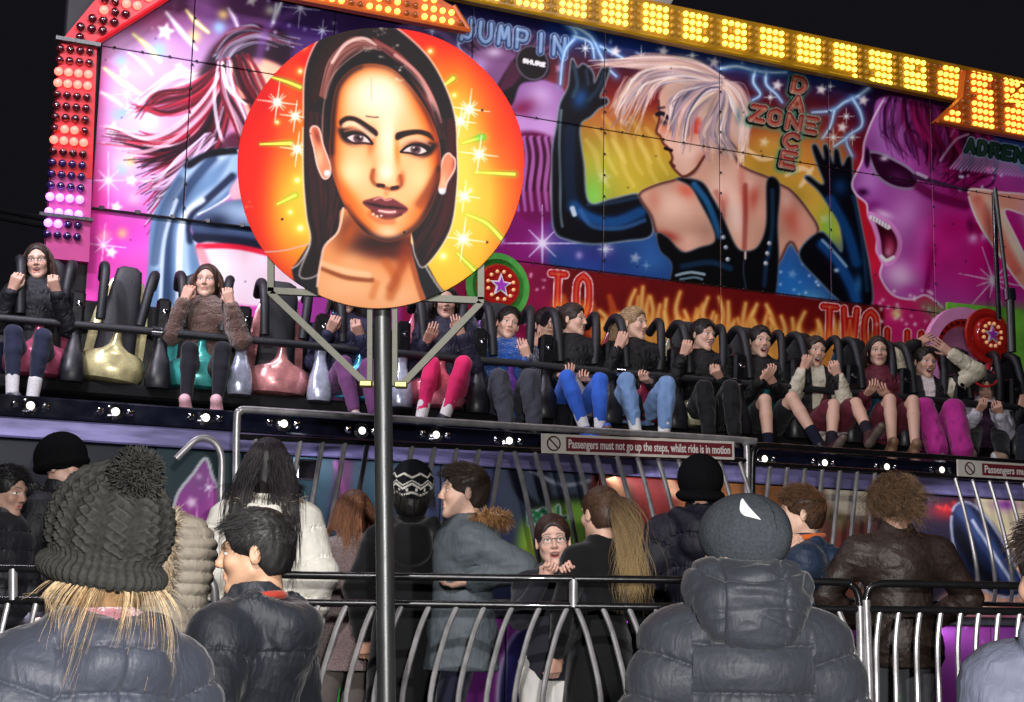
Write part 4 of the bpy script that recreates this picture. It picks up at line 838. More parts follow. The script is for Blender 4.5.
# ------------------------------------------------------------------ camera, world
cam = bpy.data.cameras.new('camera'); cam.sensor_width = 36; cam.lens = FPX / 1024 * 36; cam.clip_start = .05; cam.clip_end = 2000
co = bpy.data.objects.new('camera', cam); COL.objects.link(co); SC.camera = co
co.matrix_world = Matrix.Translation((0, 0, CAM_H)) @ Matrix.Rotation(PI / 2 + PITCH, 4, 'X') @ Matrix.Rotation(ROLL, 4, 'Z')
w = bpy.data.worlds.new('World'); SC.world = w; w.use_nodes = True
nt = w.node_tree; bg = nt.nodes['Background']; sky = nt.nodes.new('ShaderNodeTexSky'); sky.sky_type = 'NISHITA'; sky.sun_disc = False
sky.sun_elevation = math.radians(-6); sky.sun_rotation = math.radians(200)
mx = nt.nodes.new('ShaderNodeMixRGB'); mx.blend_type = 'ADD'; mx.inputs[0].default_value = 1; mx.inputs[2].default_value = (.0062, .0058, .0078, 1)
sm = nt.nodes.new('ShaderNodeMixRGB'); sm.blend_type = 'MULTIPLY'; sm.inputs[0].default_value = 1; sm.inputs[2].default_value = (.05, .05, .05, 1)
nt.links.new(sky.outputs[0], sm.inputs[1]); nt.links.new(sm.outputs[0], mx.inputs[1]); nt.links.new(mx.outputs[0], bg.inputs[0]); bg.inputs[1].default_value = 1.
vs = SC.view_settings; vs.view_transform = 'Standard'; vs.look = 'None'; vs.exposure = 0; vs.gamma = 1
SC.render.film_transparent = False
SC.cycles.max_bounces = 6; SC.cycles.diffuse_bounces = 2; SC.cycles.glossy_bounces = 3; SC.cycles.use_denoising = True

def light(kind, name, loc, target, power, col=(1, 1, 1), size=.3, spot=None, blend=.5):
    l = bpy.data.lights.new(name, kind); l.energy = power; l.color = col
    if kind == 'AREA': l.shape = 'RECTANGLE'; l.size = size[0]; l.size_y = size[1]
    elif kind == 'SUN': l.angle = size
    else: l.shadow_soft_size = size
    if kind == 'SPOT': l.spot_size = math.radians(spot); l.spot_blend = blend
    o = bpy.data.objects.new(name, l); COL.objects.link(o); o.location = loc
    d = Vector(target) - Vector(loc); o.rotation_euler = d.to_track_quat('-Z', 'Y').to_euler(); return o

# ------------------------------------------------------------------ materials of the ride
METAL = mat('brushed_steel', rgb(94, 96, 96), .38, .8, bump=.08, scale=60, vary=.15, stretch=(1, 1, .08))
CHROME = mat('chrome', rgb(200, 200, 205), .12, 1.)
BLACKM = mat('black_painted_metal', rgb(13, 13, 17), .3, 0., vary=.2, scale=18, coat=.4)
BLACKR = mat('black_rubber', rgb(20, 21, 27), .55, 0., bump=.2, scale=60, vary=.12)
DARK = mat('dark_structure', rgb(9, 9, 12), .6, vary=.2, scale=6)
GALV = mat('galvanised_steel', rgb(74, 74, 66), .5, .6, bump=.1, scale=50, vary=.25)
LILAC = mat('lilac_metal_panel', rgb(118, 114, 158), .34, .3, vary=.35, scale=4, stretch=(1, 1, 6))
FASC = mat('gloss_black_fascia', rgb(16, 18, 34), .16, 0., vary=.3, scale=9, coat=.6)
DPAINT = mat('airbrushed_sign', rough=.6, attr='Col', spec=.12)
PAINT = mat('airbrushed_board', rough=.5, attr='Col', spec=.2, bump=.03, scale=30)
WHITE = mat('white_letters', rgb(225, 222, 218), .5)
MAROON = mat('maroon_sign', rgb(108, 34, 44), .45, vary=.06)
SIGNW = mat('sign_white', rgb(205, 198, 190), .45, vary=.08, scale=20)
ASPH = mat('asphalt', (.05, .05, .05, 1), .85, bump=.5, scale=120, vary=.2)
CHEQ = mat('steel_deck', rgb(60, 60, 64), .45, .6, bump=.3, scale=90, vary=.2)

# ------------------------------------------------------------------ setting
b = MB(); b.add([(-300, -300, 0), (300, -300, 0), (300, 300, 0), (-300, 300, 0)], [[0, 1, 2, 3]]); tag(b.build('ground', ASPH), kind='structure')
Udir = np.array([math.cos(YAW), math.sin(YAW), 0]); Ndir = np.array([-math.sin(YAW), math.cos(YAW), 0]); ZZ = np.array([0, 0, 1.])
def RP(u, Y0, z):
    """ride coordinates: u along the ride, Y0 distance of the plane on the axis, z"""
    o = np.array([0, Y0, 0.]); return o + Udir * u + ZZ * z
RZy = RZ(YAW) if 'RZ' in globals() else None
def uof(p, Y0): return float((np.asarray(p) - np.array([0, Y0, 0])) @ Udir)
def slab(name, u0, u1, Y0, depth, z0, z1, m, bev=.01, parent=None):
    c, s = math.cos(YAW), math.sin(YAW); R = np.array([[c, -s, 0], [s, c, 0], [0, 0, 1]])
    o = np.array([0, Y0, 0.]) + Ndir * depth / 2 + Udir * (u0 + u1) / 2 + ZZ * (z0 + z1) / 2
    b = MB(); b.box(o, (u1 - u0, depth, z1 - z0), R, bev); return b.build(name, m, parent)
# walking platform, stairs level and deck
b = MB(); b.add([(-12, 6.3, .5), (12, 6.3, .5), (12, 6.3 + 8.5, .5), (-12, 6.3 + 2, .5), (-12, 6.3, .02), (12, 6.3, .02), (12, 14.8, .02), (-12, 8.3, .02)], [[0, 1, 2, 3], [0, 4, 5, 1], [1, 5, 6, 2], [3, 2, 6, 7], [0, 3, 7, 4]]); tag(b.build('platform', CHEQ), kind='structure')
tag(slab('walkway', -8, 9, 9.0, 1.0, 1.40, 1.45, CHEQ), kind='structure')
tag(slab('ride_deck', -8, 9, 10.06, 3.0, 2.46, 2.585, CHEQ), kind='structure')

def board(name, canvas, Y0, u0, u1, z0, z1, res, parent, th=.012, ucuts=(), zcuts=(), gap=.005):
    us = [u0] + [x for x in ucuts if u0 < x < u1] + [u1]; zs = [z0] + [x for x in zcuts if z0 < x < z1] + [z1]
    for a, b_ in zip(us[:-1], us[1:]):
        for c_, d in zip(zs[:-1], zs[1:]):
            nu = max(2, int((b_ - a) / res)); nz = max(2, int((d - c_) / res)); U = np.linspace(a + gap, b_ - gap, nu); Z = np.linspace(c_ + gap, d - gap, nz)
            UU, Z2 = np.meshgrid(U, Z); V = np.array([0, Y0, 0.]) + UU[..., None] * Udir + Z2[..., None] * ZZ; px, py = proj(V); C = lin(np.clip(canvas.sample(px, py), 0, 1))
            n = nu * nz; i = np.arange(nz - 1)[:, None] * nu + np.arange(nu - 1)[None]; Q = np.stack([i, i + 1, i + nu + 1, i + nu], -1).reshape(-1, 4)
            Vf = V.reshape(-1, 3); Vb = Vf + Ndir * th; rim = np.r_[np.arange(nu), np.arange(1, nz) * nu + nu - 1, (nz - 1) * nu + np.arange(nu - 2, -1, -1), np.arange(nz - 2, 0, -1) * nu]
            k = len(rim); r2 = np.roll(rim, -1); E = n + np.arange(k); E2 = np.roll(E, -1); Q2 = np.stack([rim, E, E2, r2], 1)
            bk = np.array([[E[0], E[nu + nz - 2], E[nu - 1], E[nu - 1]]])
            Vall = np.concatenate([Vf, Vb[rim]]); Call = np.concatenate([C.reshape(-1, 3), np.tile(C.reshape(-1, 3).mean(0), (k, 1))]); mk(name, Vall, np.concatenate([Q, Q2]), PAINT, parent, False, Call * PAINTK)
PAINTK = .95
MY0 = 13.2
mural = paint_mural(); mural.C = np.clip((mural.C - .42) * 1.18 + .43, .01, 1); g_ = mural.C.mean(-1, keepdims=True); mural.C += (g_ - mural.C) * .02
mu = empty('painted_backdrop', RP(0, MY0 + .1, 0), 'long airbrushed fairground backdrop with dancing and singing figures behind the riders', 'backdrop')
zt = PL(650, 40, MY0)[2]; zf = PL(600, 271.5, MY0)[2]; zs = PL(600, 129, MY0)[2]; zb = PL(600, 352, MY0)[2]
uL = uof(PL(96, 130, MY0), MY0); uR = uof(PL(1095, 200, MY0), MY0)
ucut = [uof(PL(x, 150, MY0), MY0) for x in (187, 330, 470, 604, 720, 829, 931, 1030)]
class Off:
    pass
def under(parent, f):
    n0 = set(bpy.data.objects); f()
    inv = parent.matrix_world.inverted() if False else Matrix.Translation(-Vector(parent.location))
    for o in bpy.data.objects:
        if o not in n0 and o.parent is None: o.parent = parent; o.matrix_parent_inverse = inv
def boards():
    board('board', mural, MY0, uL, uR, zs, zt + .02, .0085, None, ucuts=ucut); board('board', mural, MY0, uL, uR, zf, zs, .0085, None, ucuts=ucut); board('board', mural, MY0, uL - .0, uR, zb, zf, .0085, None, ucuts=ucut[2::2])
    slab('frame', uL - .3, uR + .2, MY0 + .05, .12, 2.6, zt + .3, DARK)
    slab('skirt', uL - .3, uR + .2, MY0 - .02, .03, 2.60, zb - .003, DARK)
    bb = MB()
    for z in (zs, zf):
        for u in np.arange(uL + .1, uR, .22): bb.lathe([(.008, 0), (.012, .004), (.006, .009)], 8, RP(u, MY0, z) - Ndir * .012, np.column_stack([Udir, ZZ, -Ndir]))
    for u in ucut:
        for z in np.arange(zf + .1, zt, .2): bb.lathe([(.008, 0), (.012, .004), (.006, .009)], 8, RP(u, MY0, z) - Ndir * .012, np.column_stack([Udir, ZZ, -Ndir]))
    bb.build('rivets', DARK)
    tb = MB(); tb.tube([RP(uL - .35, MY0, zf) - Ndir * .02, RP(ucut[1], MY0, zf) - Ndir * .02], .012, 8)
    for u in np.arange(uL - .2, ucut[1], .28): tb.box(RP(u, MY0, zf + .012) - Ndir * .02, (.04, .03, .03))
    tb.build('cable', BLACKM)
under(mu, boards)
print('mural z', zt, zs, zf, zb, 'u', uL, uR)

# ------------------------------------------------------------------ bulbs
def bulb_mats(nm, glow, strength, cap):
    lit = mat('lit_bulb_' + nm, cap, .3, emit=glow, estr=strength); return lit
UNLIT = mat('unlit_cap', rgb(60, 16, 22), .12, coat=1.)
def bulb_mesh(nm, m, r):
    b = MB(); b.lathe([(r * .95, 0), (r, r * .35), (r * .9, r * .85), (r * .6, r * 1.25), (r * .25, r * 1.42)], 10); o = b.build('bulb', m, None, True, 60); me = o.data; bpy.data.objects.remove(o); return me
RB = np.column_stack([Udir, ZZ, -Ndir])
MB_ = Matrix([[RB[i, j] for j in range(3)] for i in range(3)]).to_4x4()
def inside(poly, x, y):
    c = False; n = len(poly)
    for i in range(n):
        x1, y1 = poly[i]; x2, y2 = poly[(i + 1) % n]
        if (y1 > y) != (y2 > y) and x < (x2 - x1) * (y - y1) / (y2 - y1) + x1: c = not c
    return c
def dist_edge(poly, x, y):
    best = 9
    for i in range(len(poly)):
        a = np.array(poly[i]); b_ = np.array(poly[(i + 1) % len(poly)]); d = b_ - a; t = np.clip(((x, y) - a) @ d / (d @ d + 1e-9), 0, 1); best = min(best, np.hypot(*((x, y) - a - t * d)))
    return best
def bulb_panel(name, px, Y0, pitch, style, label, backm, r=.026, th=.1, org=None, trim=None, pz=None):
    """px: outline in photo pixels, measured onto the plane Y0"""
    P3 = [PL(x, y, Y0) for x, y in px]; poly = [(uof(p, Y0), p[2]) for p in P3]; o0 = RP(poly[0][0], Y0, poly[0][1])
    E = empty(name, o0, label, 'light panel')
    def go():
        b = MB(); b.prism(poly, th, np.array([0, Y0, 0.]) + Ndir * th / 2, Udir, ZZ, Ndir); b.build('panel', backm)
        if trim is not None:
            b = MB()
            for (i, j) in trim: b.tube([P3[i] - Ndir * .01, P3[j] - Ndir * .01], .022, 6)
            b.build('edge_trim', backm)
        us = [p[0] for p in poly]; zs_ = [p[1] for p in poly]; u0, z0 = org if org else (min(us) + pitch * .6, min(zs_) + pitch * .6); pzz = pz or pitch; L = []
        for j in range(int((max(zs_) - z0) / pzz) + 1):
            for i in range(int((max(us) - u0) / pitch) + 1):
                u, z = u0 + i * pitch, z0 + j * pzz
                if inside(poly, u, z) and dist_edge(poly, u, z) > pitch * .34: L.append((u, z, i, j))
        L.sort(key=lambda q: (q[0])); rest = {}
        vis = []
        for q in L:
            x, y = proj(RP(q[0], Y0, q[1]))
            vis.append((-10 < x < 1034 and -8 < y < 710, q))
        L = [q for v, q in vis if v]
        for n, (u, z, i, j) in enumerate(L):
            m, key = style(u, z, i, j, Y0); me = BM.setdefault((key, r), None) or BM.__setitem__((key, r), bulb_mesh(key, m, r)) or BM[(key, r)]
            p = RP(u, Y0, z) - Ndir * .002
            if n < 98:
                o = bpy.data.objects.new('bulb', me); COL.objects.link(o); o.matrix_world = Matrix.Translation(Vector(p)) @ MB_
            else: rest.setdefault(key, [m, []])[1].append(p)
        for key, (m, ps) in rest.items():
            b = MB()
            for p in ps: b.lathe([(r * .95, 0), (r, r * .35), (r * .9, r * .85), (r * .6, r * 1.25), (r * .25, r * 1.42)], 8, p, RB)
            o = b.build('bulbs', m, None, True, 60); o['kind'] = 'stuff'
    under(E, go)
    return E
BM = {}
YL = bulb_mats('yellow', (1, .66, .07, 1), 4.6, rgb(240, 200, 60)); YD = mat('faint_glow_bulb_yellow', rgb(150, 110, 30), .2, coat=.6, emit=(1, .5, .05, 1), estr=.12)  # yellow bulbs that are off still get a faint glow put in
OL = bulb_mats('orange', (1, .42, .05, 1), 4.4, rgb(240, 150, 60)); OD = mat('faint_glow_bulb_orange', rgb(110, 50, 20), .2, coat=.6, emit=(1, .3, .03, 1), estr=.1)  # faint glow also given to the orange bulbs that are off
RL = bulb_mats('red', (1, .10, .07, 1), 4., rgb(240, 90, 80)); PLt = bulb_mats('violet', (.55, .16, 1, 1), 3.4, rgb(200, 120, 240)); VD = mat('unlit_bulb_violet', rgb(40, 22, 70), .12, coat=1.)
YBACK = mat('yellow_panel', rgb(146, 108, 12), .4, vary=.1, scale=8); OBACK = mat('orange_panel', rgb(176, 84, 30), .4, vary=.1, scale=8); RBACK = mat('red_panel', rgb(176, 18, 30), .4, vary=.1, scale=6); PBACK = mat('pink_panel', rgb(170, 60, 120), .4, vary=.1, scale=6)
def sty_yellow(u, z, i, j, Y0):
    x, y = proj(RP(u, Y0, z)); lit = (i % 6) < 4 and not ((i * 7 + j * 3) % 31 == 0)
    if x > 928: return (OL, 'ol') if lit else (OD, 'od')
    return (YL, 'yl') if lit else (YD, 'yd')
def sty_orange(u, z, i, j, Y0):
    lit = (i % 6) not in (4, 5) and not ((i * 5 + j * 11) % 37 == 0); return (OL, 'ol') if lit else (OD, 'od')
def sty_red(u, z, i, j, Y0): return (RL, 'rl') if (i + j) % 7 > 1 and j > 2 else (UNLIT, 'un')
top = [(425, -6), (1040, 121), (1040, 76), (760, 24), (425, -52)]
bulb_panel('yellow_light_band', [(425, -9), (1060, 121.5), (1060, 86), (425, -47)], 13.0, .072, sty_yellow, 'long yellow band of lit bulbs along the top of the painted backdrop', YBACK, trim=[(0, 1)], r=.0255)
bulb_panel('orange_light_arrow', [(190, -22), (469, 31), (453, 6), (420, -12), (190, -70)], 12.75, .082, sty_orange, 'orange arrow-tipped light panel above the round face sign', OBACK, trim=[(0, 1), (1, 2)], r=.026)
bulb_panel('orange_zigzag_light', [(937, 121), (1045, 141), (1060, 104), (1004, 102), (1026, 84), (966, 70), (963, 97)], 12.7, .072, sty_orange, 'orange zigzag light panel at the right end of the yellow band', OBACK, trim=[(0, 1)], r=.024)
bulb_panel('red_corner_light', [(61, 41), (97, 43), (178, -8), (190, -30), (120, -30), (80, 18)], 13.0, .085, sty_red, 'red corner light panel sloping above the left end of the backdrop', RBACK, trim=[(1, 2)], r=.036)
# left column of four bulbs per row, measured rows
colY = 13.0
E = empty('red_light_column', PL(70, 240, colY), 'tall narrow column of red to violet bulbs at the left end of the backdrop', 'light panel')
def colgo():
    tl, tr, br, bl = PL(61, 43, colY), PL(97, 46, colY), PL(89, 262, colY), PL(45, 258, colY); 
    def quad(name, a, b_, c_, d, m):
        q = MB(); poly = [(uof(p, colY), p[2]) for p in (a, b_, c_, d)]; q.prism(poly, .1, np.array([0, colY, 0.]) + Ndir * .05, Udir, ZZ, Ndir); return q.build(name, m)
    l = lambda a, b_, t: a + (b_ - a) * t
    quad('panel', tl, tr, l(tr, br, .62), l(tl, bl, .62), RBACK); quad('panel', l(tl, bl, .622), l(tr, br, .622), br, bl, PBACK)
    q = MB(); q.box(PL(78, 42, colY - .02), (.34, .06, .03), RZ(YAW)); q.box(PL(66, 217, colY - .02), (.4, .05, .025), RZ(YAW)); q.build('bracket', METAL)
    for j in range(17):
        y = 49 + 11.45 * j + (3.5 if j > 13 else 0); k = (y - 49) / 148.
        for i in range(4):
            x = 60 + 9.9 * i - 10.2 * k; st = 'un'
            if j in (2, 3, 8) or (j == 7 and i in (1, 2)): st = 'rl'
            if j in (13, 14) or (j == 15 and i < 2): st = 'pl'
            elif j > 9: st = 'vd'
            m = dict(un=UNLIT, rl=RL, pl=PLt, vd=VD)[st]; me = BM.setdefault((st, 'c'), None) or BM.__setitem__((st, 'c'), bulb_mesh(st, m, .033)) or BM[(st, 'c')]
            o = bpy.data.objects.new('bulb', me); COL.objects.link(o); p = PL(x, y + (x - 60) * .1, colY); o.matrix_world = Matrix.Translation(Vector(p)) @ MB_
under(E, colgo)

# dome above the band, poles, beam
b = MB(); c0 = P(636, -12, 14.2); b.lathe([(.02, .3), (.2, .27), (.34, .16), (.4, 0), (.36, -.12), (.22, -.2)], 28, c0); o = b.build('dome_lamp', mat('glitter_glass', rgb(200, 190, 180), .2, .3, emit=(.8, .75, .7, 1), estr=.25, vary=.3, scale=60), None, True); tag(o, 'pale round dome lamp peeping above the yellow light band', 'lamp')
E = empty('mast', P(1012, 350, 12.1), 'thin grey steel mast with clamp standing before the pink shouting face', 'mast')
def go():
    b = MB(); b.tube([P(1012, 352, 12.1), P(1010, 298, 12.1)], .034, 12); b.tube([P(1008, 298, 12.1), P(995, 188, 12.1)], .017, 10); b.build('tube', METAL, None, True)
    b = MB(); b.tube([P(999, 320, 12.15), P(996, 255, 12.15), P(994, 192, 12.15)], .02, 10); b.build('stay', BLACKM, None, True)
    b = MB(); b.tube([P(1010, 300, 12.1), P(1009, 289, 12.1)], .05, 12); b.build('clamp', CHROME, None, True)
under(E, go)
b = MB(); b.tube([P(-20, 206, 14.2), P(50, 219, 13.9)], .03, 8); b.tube([P(-20, 214, 14.2), P(50, 226, 13.9)], .03, 8); b.tube([P(20, 211, 14.05), P(24, 222, 14.05)], .02, 8); o = b.build('truss', DARK); tag(o, 'dark truss running off to the left of the backdrop', 'truss')

# round ornaments behind the riders
def star_pts(r, q=.42, n=5, a0=PI / 2):
    return [((r if k % 2 == 0 else r * q) * math.cos(a0 + PI * k / n), (r if k % 2 == 0 else r * q) * math.sin(a0 + PI * k / n)) for k in range(2 * n)]
REDG = mat('glossy_red', rgb(150, 20, 20), .25, coat=.6, emit=(1, .05, .03, 1), estr=.04); GRN = mat('lime_green_ring', rgb(70, 150, 62), .4, emit=(.2, 1, .2, 1), estr=.02, vary=.2, scale=12); PNK = mat('pink_white_ring', rgb(225, 150, 205), .35, vary=.12, scale=9)
MAG = mat('magenta_star', rgb(170, 60, 190), .35); WH2 = mat('white_enamel', rgb(225, 220, 225), .4)
def ornament(px, py, Y, R, label, ringm, extra=False):
    c = P(px, py, Y); E = empty('round_ornament', c, label, 'ornament')
    def go():
        b = MB(); b.lathe([(R * 1.22, .0), (R * 1.22, .03), (R * 1.48, .03), (R * 1.48, 0)], 40, c, RB); b.build('ring', ringm, None, True)
        b = MB(); b.lathe([(R * .98, 0), (R * .98, .05), (R * .9, .07), (R * .72, .07), (R * .70, .055), (.01, .055)], 40, c, RB); b.build('disc', REDG, None, True)
        b = MB(); b.prism(star_pts(R * .55), .012, c - Ndir * .075, Udir, ZZ, Ndir); b.build('star', WH2)
        b = MB(); b.prism(star_pts(R * .36), .012, c - Ndir * .084, Udir, ZZ, Ndir); b.build('star', MAG)
        for k in range(12): b = MB(); b.lathe([(.014, 0), (.016, .012), (.006, .022)], 8, c - Ndir * .07 + (Udir * math.cos(k * PI / 6 + .3) + ZZ * math.sin(k * PI / 6 + .3)) * R * .62, RB); b.build('bulb', mat('warm_bulb', rgb(240, 180, 120), .3, emit=(1, .5, .25, 1), estr=.25), None, True)
    under(E, go)
ornament(497, 287, 12.4, .19, 'red star disc in a lime green ring at the lower right of the face sign', GRN)
ornament(986, 336, 12.6, .155, 'red star disc on the pink ring at the far right behind the riders', REDG)
c = P(962, 358, 12.9); E = empty('ring_arch', c, 'large pink and white ring with a scalloped red inside behind the raised hands', 'ornament')
def go():
    b = MB(); b.lathe([(.33, 0), (.33, .06), (.43, .06), (.43, 0)], 48, c, RB); b.build('rim', PNK, None, True)
    b = MB(); b.lathe([(.26, -.02), (.27, .03), (.325, .03), (.325, -.02)], 48, c, RB); b.build('inner_ring', REDG, None, True)
    b = MB(); b.lathe([(.265, -.03), (.01, -.028)], 40, c, RB); b.build('recess', mat('dark_red', rgb(60, 8, 16), .4))
    for k in range(28): b = MB(); b.lathe([(.018, 0), (.014, .02), (.004, .026)], 8, c - Ndir * .03 + (Udir * math.cos(k * PI / 14) + ZZ * math.sin(k * PI / 14)) * .298, RB); b.build('bead', mat('dark_red_bead', rgb(90, 10, 18), .2, coat=1), None, True)
under(E, go)
b = MB(); b.prism([(uof(PL(x, y, 13.05), 13.05), PL(x, y, 13.05)[2]) for x, y in ((948, 302), (1080, 316), (1080, 380), (948, 375))], .03, np.array([0, 13.05, 0.]) + Ndir * .02, Udir, ZZ, Ndir); o = b.build('green_panel', mat('green_board', rgb(120, 200, 70), .4, vary=.25, scale=5)); tag(o, 'bright green board at the right edge under the pink face', 'panel')

# ------------------------------------------------------------------ fascia, lilac band, lamps
tag(slab('lilac_rail_band', -8, 9, 9.97, .07, 2.355, 2.47, LILAC), 'bluish lilac metal band running below the black fascia of the ride', 'band')
tag(slab('black_fascia', -8, 9, 9.95, .09, 2.475, 2.595, FASC), 'glossy black fascia under the feet of the riders', 'fascia')
tag(slab('deck_back_wall', -8, 9, 12.4, .05, 2.59, 3.25, FASC), 'dark wall behind the ride seats above the deck', 'wall')
LAMP = mat('lamp_lens', rgb(255, 250, 230), .3, emit=(1, .97, .85, 1), estr=1.7)
lampsrc = None
for i, (x, y) in enumerate([(30, 406), (115, 412), (205, 418), (283, 424), (361, 431), (435, 435), (508, 441), (575, 446), (640, 450), (700, 454), (763, 459), (823, 463), (885, 467), (940, 470), (995, 474)]):
    Yp = 9.93; c = PL(x, y, Yp)
    if lampsrc is None:
        E = empty('fascia_lamp', (0, 0, 0))
        b = MB(); b.lathe([(.048, 0), (.050, .008), (.028, .022)], 20, (0, 0, 0), RB); b.build('rim', CHROME, E, True)
        b = MB(); b.lathe([(.026, .018), (.019, .030), (.009, .036)], 20, (0, 0, 0), RB); b.build('lens', LAMP, E, True)
        for q in (-1, 1): b = MB(); b.lathe([(.02, 0), (.022, .01), (.012, .022)], 12, Udir * q * .085, RB); b.build('bolt', CHROME, E, True)
        lampsrc = E; o = E
    else:
        o = lampsrc.copy(); COL.objects.link(o)
        for ch in lampsrc.children: k = ch.copy(); COL.objects.link(k); k.parent = o
    o.location = c; tag(o, 'small round white lamp with two chrome bolts on the glossy black fascia', 'lamp', 'round lamps along the black fascia')

# ------------------------------------------------------------------ painted lower boards
def paint_low():
    c = Canvas(-40, 435, 1080, 720, 1., (24, 34, 40)); r = np.random.default_rng(3)
    c.poly([(-40, 440), (150, 450), (160, 620), (-40, 620)], (20, 24, 30), 6)
    c.poly([(150, 445), (245, 450), (245, 620), (150, 620)], (34, 52, 56), 5)
    ar = [(172, 512), (178, 492), (192, 474), (205, 458), (212, 476), (219, 492), (223, 530), (220, 600), (172, 600)]
    c.poly(ar, (140, 60, 140), .6, smooth=False); c.setclip(ar, False); c.blob(200, 480, 20, 18, (120, 80, 130), .8); c.blob(196, 545, 24, 22, (200, 60, 160), .8); c.blob(215, 500, 8, 30, (190, 100, 180), .6)
    c.star(191, 502, 7.5, (235, 210, 235)); c.star(198.5, 476, 3.5, (235, 210, 235)); c.spark(196, 524, 12, (240, 190, 240), 1, ang=0); c.spark(208, 487, 6, (240, 220, 250), 1, ang=0); c.spark(181, 515, 4, (240, 220, 250), 1); c.setclip()
    c.stroke([(172, 512), (178, 492), (192, 474), (205, 458), (212, 476), (219, 492), (223, 530)], 1.1, (190, 195, 200), .9, .5)
    c.poly([(285, 455), (445, 460), (445, 620), (285, 620)], (48, 76, 86), 5)
    for k in range(26):
        x = r.uniform(290, 440); y = r.uniform(470, 590); c.stroke([(x, y), (x + r.normal() * 10, y + 18), (x + r.normal() * 14, y + 40)], [1, 5, 1], [(120, 150, 165), (26, 34, 44), (90, 120, 140), (70, 90, 110)][k % 4], .6, 5)
    c.stroke([(335, 462), (345, 500), (352, 560)], 1.2, (190, 120, 190), .8, 1.5); c.stroke([(344, 462), (338, 520)], 5, (90, 30, 70), .7, 5)
    c.poly([(436, 455), (560, 462), (575, 600), (436, 610)], (54, 62, 92), 6); c.blob(460, 520, 12, 18, (110, 130, 190), .8); c.blob(445, 500, 8, 20, (140, 160, 180), .5)
    c.poly([(500, 465), (598, 470), (600, 515), (560, 512), (520, 530), (506, 520)], (66, 76, 92), 3); c.stroke([(512, 470), (520, 492), (540, 510)], 3, (16, 18, 26), .9, 2); c.stroke([(540, 470), (548, 500), (575, 500)], 4, (22, 22, 30), .9, 3); c.stroke([(524, 466), (560, 484), (590, 480)], 1, (190, 195, 210), .7, 1)
    c.poly([(522, 522), (600, 508), (600, 620), (530, 620)], (120, 170, 60), 3); c.blob(534, 548, 10, 18, (200, 220, 80), .9)
    word(c, 'ROLL', (529, 512), (7, -1), (0, 11), (9.5, -1.6), [(3, (200, 215, 220), 1, .4, (0, 0)), (1.7, (40, 120, 66), 1, .3, (0, 0))])
    c.poly([(598, 462), (692, 468), (700, 600), (600, 600)], (112, 34, 28), 2); c.stroke([(610, 470), (628, 500), (640, 560)], 5, (70, 40, 26), .8, 5); c.stroke([(604, 466), (618, 490), (630, 520)], 2.4, (150, 110, 70), .8, 3); c.poly([(664, 478), (676, 482), (680, 498), (668, 494)], (200, 150, 110), 1.5)
    for k in range(16): x = r.uniform(628, 690); c.stroke([(x, 600), (x + r.normal() * 4, 575), (x + r.normal() * 6, 548)], [6, 4, .5], [(220, 120, 40), (240, 190, 80), (170, 60, 30)][k % 3], .6, 3)
    c.poly([(690, 466), (800, 470), (800, 610), (690, 600)], (150, 96, 50), 3)
    for k in range(9): c.stroke([(745 + k * 5, 470), (744 + k * 5, 600)], 1.2, (100, 60, 30), .5, 1.5)
    c.poly([(800, 472), (905, 478), (905, 620), (800, 610)], (110, 76, 64), 4); c.poly([(826, 482), (868, 488), (866, 520), (834, 512)], (190, 180, 160), 2); c.poly([(824, 510), (850, 516), (840, 530)], (120, 110, 80), 2); c.blob(850, 560, 26, 26, (180, 60, 50), .8); c.blob(870, 590, 16, 12, (230, 150, 100), .7)
    c.poly([(900, 475), (1080, 490), (1080, 620), (900, 620)], (40, 34, 52), 2); c.blob(950, 510, 22, 9, (170, 20, 30), .9)
    for k in range(12): c.blob(935 + r.uniform(0, 34), 502 + r.uniform(0, 10), 1.8, 1.8, (240, 60, 60), .9)
    c.poly([(978, 494), (1080, 500), (1080, 600), (1034, 575), (1004, 540)], (232, 220, 170), 2); c.blob(1005, 504, 12, 6, (150, 60, 170), .9); c.blob(1030, 540, 14, 20, (190, 130, 200), .8); c.poly([(952, 592), (1080, 590), (1080, 625), (952, 620)], (226, 170, 140), 3); c.blob(980, 606, 14, 6, (250, 225, 190), .9); c.blob(1015, 608, 18, 5, (200, 90, 60), .7)
    gt = [(952, 510), (968, 502), (990, 522), (1012, 560), (1024, 590), (1000, 596), (972, 580), (954, 548)]
    c.poly(gt, (22, 30, 58), 1); c.setclip(gt); c.stroke([(962, 510), (984, 540), (1010, 580)], 4, (60, 80, 130), .9, 4); c.stroke([(972, 520), (995, 556), (1016, 588)], .8, (220, 230, 245), .9, .8); c.stroke([(956, 530), (972, 560), (990, 580)], 2, (8, 10, 20), .9, 3); c.setclip(); c.stroke(spline(gt, 5, True), .7, (190, 200, 220), .8, .6, sm=False)
    # lowest strip: violet ground with white outlined ovals, green inside
    c.poly([(-40, 604), (1080, 622), (1080, 720), (-40, 720)], (92, 30, 96), 1, smooth=False)
    for x in np.arange(-30, 1080, 26): c.blob(x, 625 + r.normal() * 6, 20, 12, (150 + r.uniform(-30, 30), 50, 150), .5)
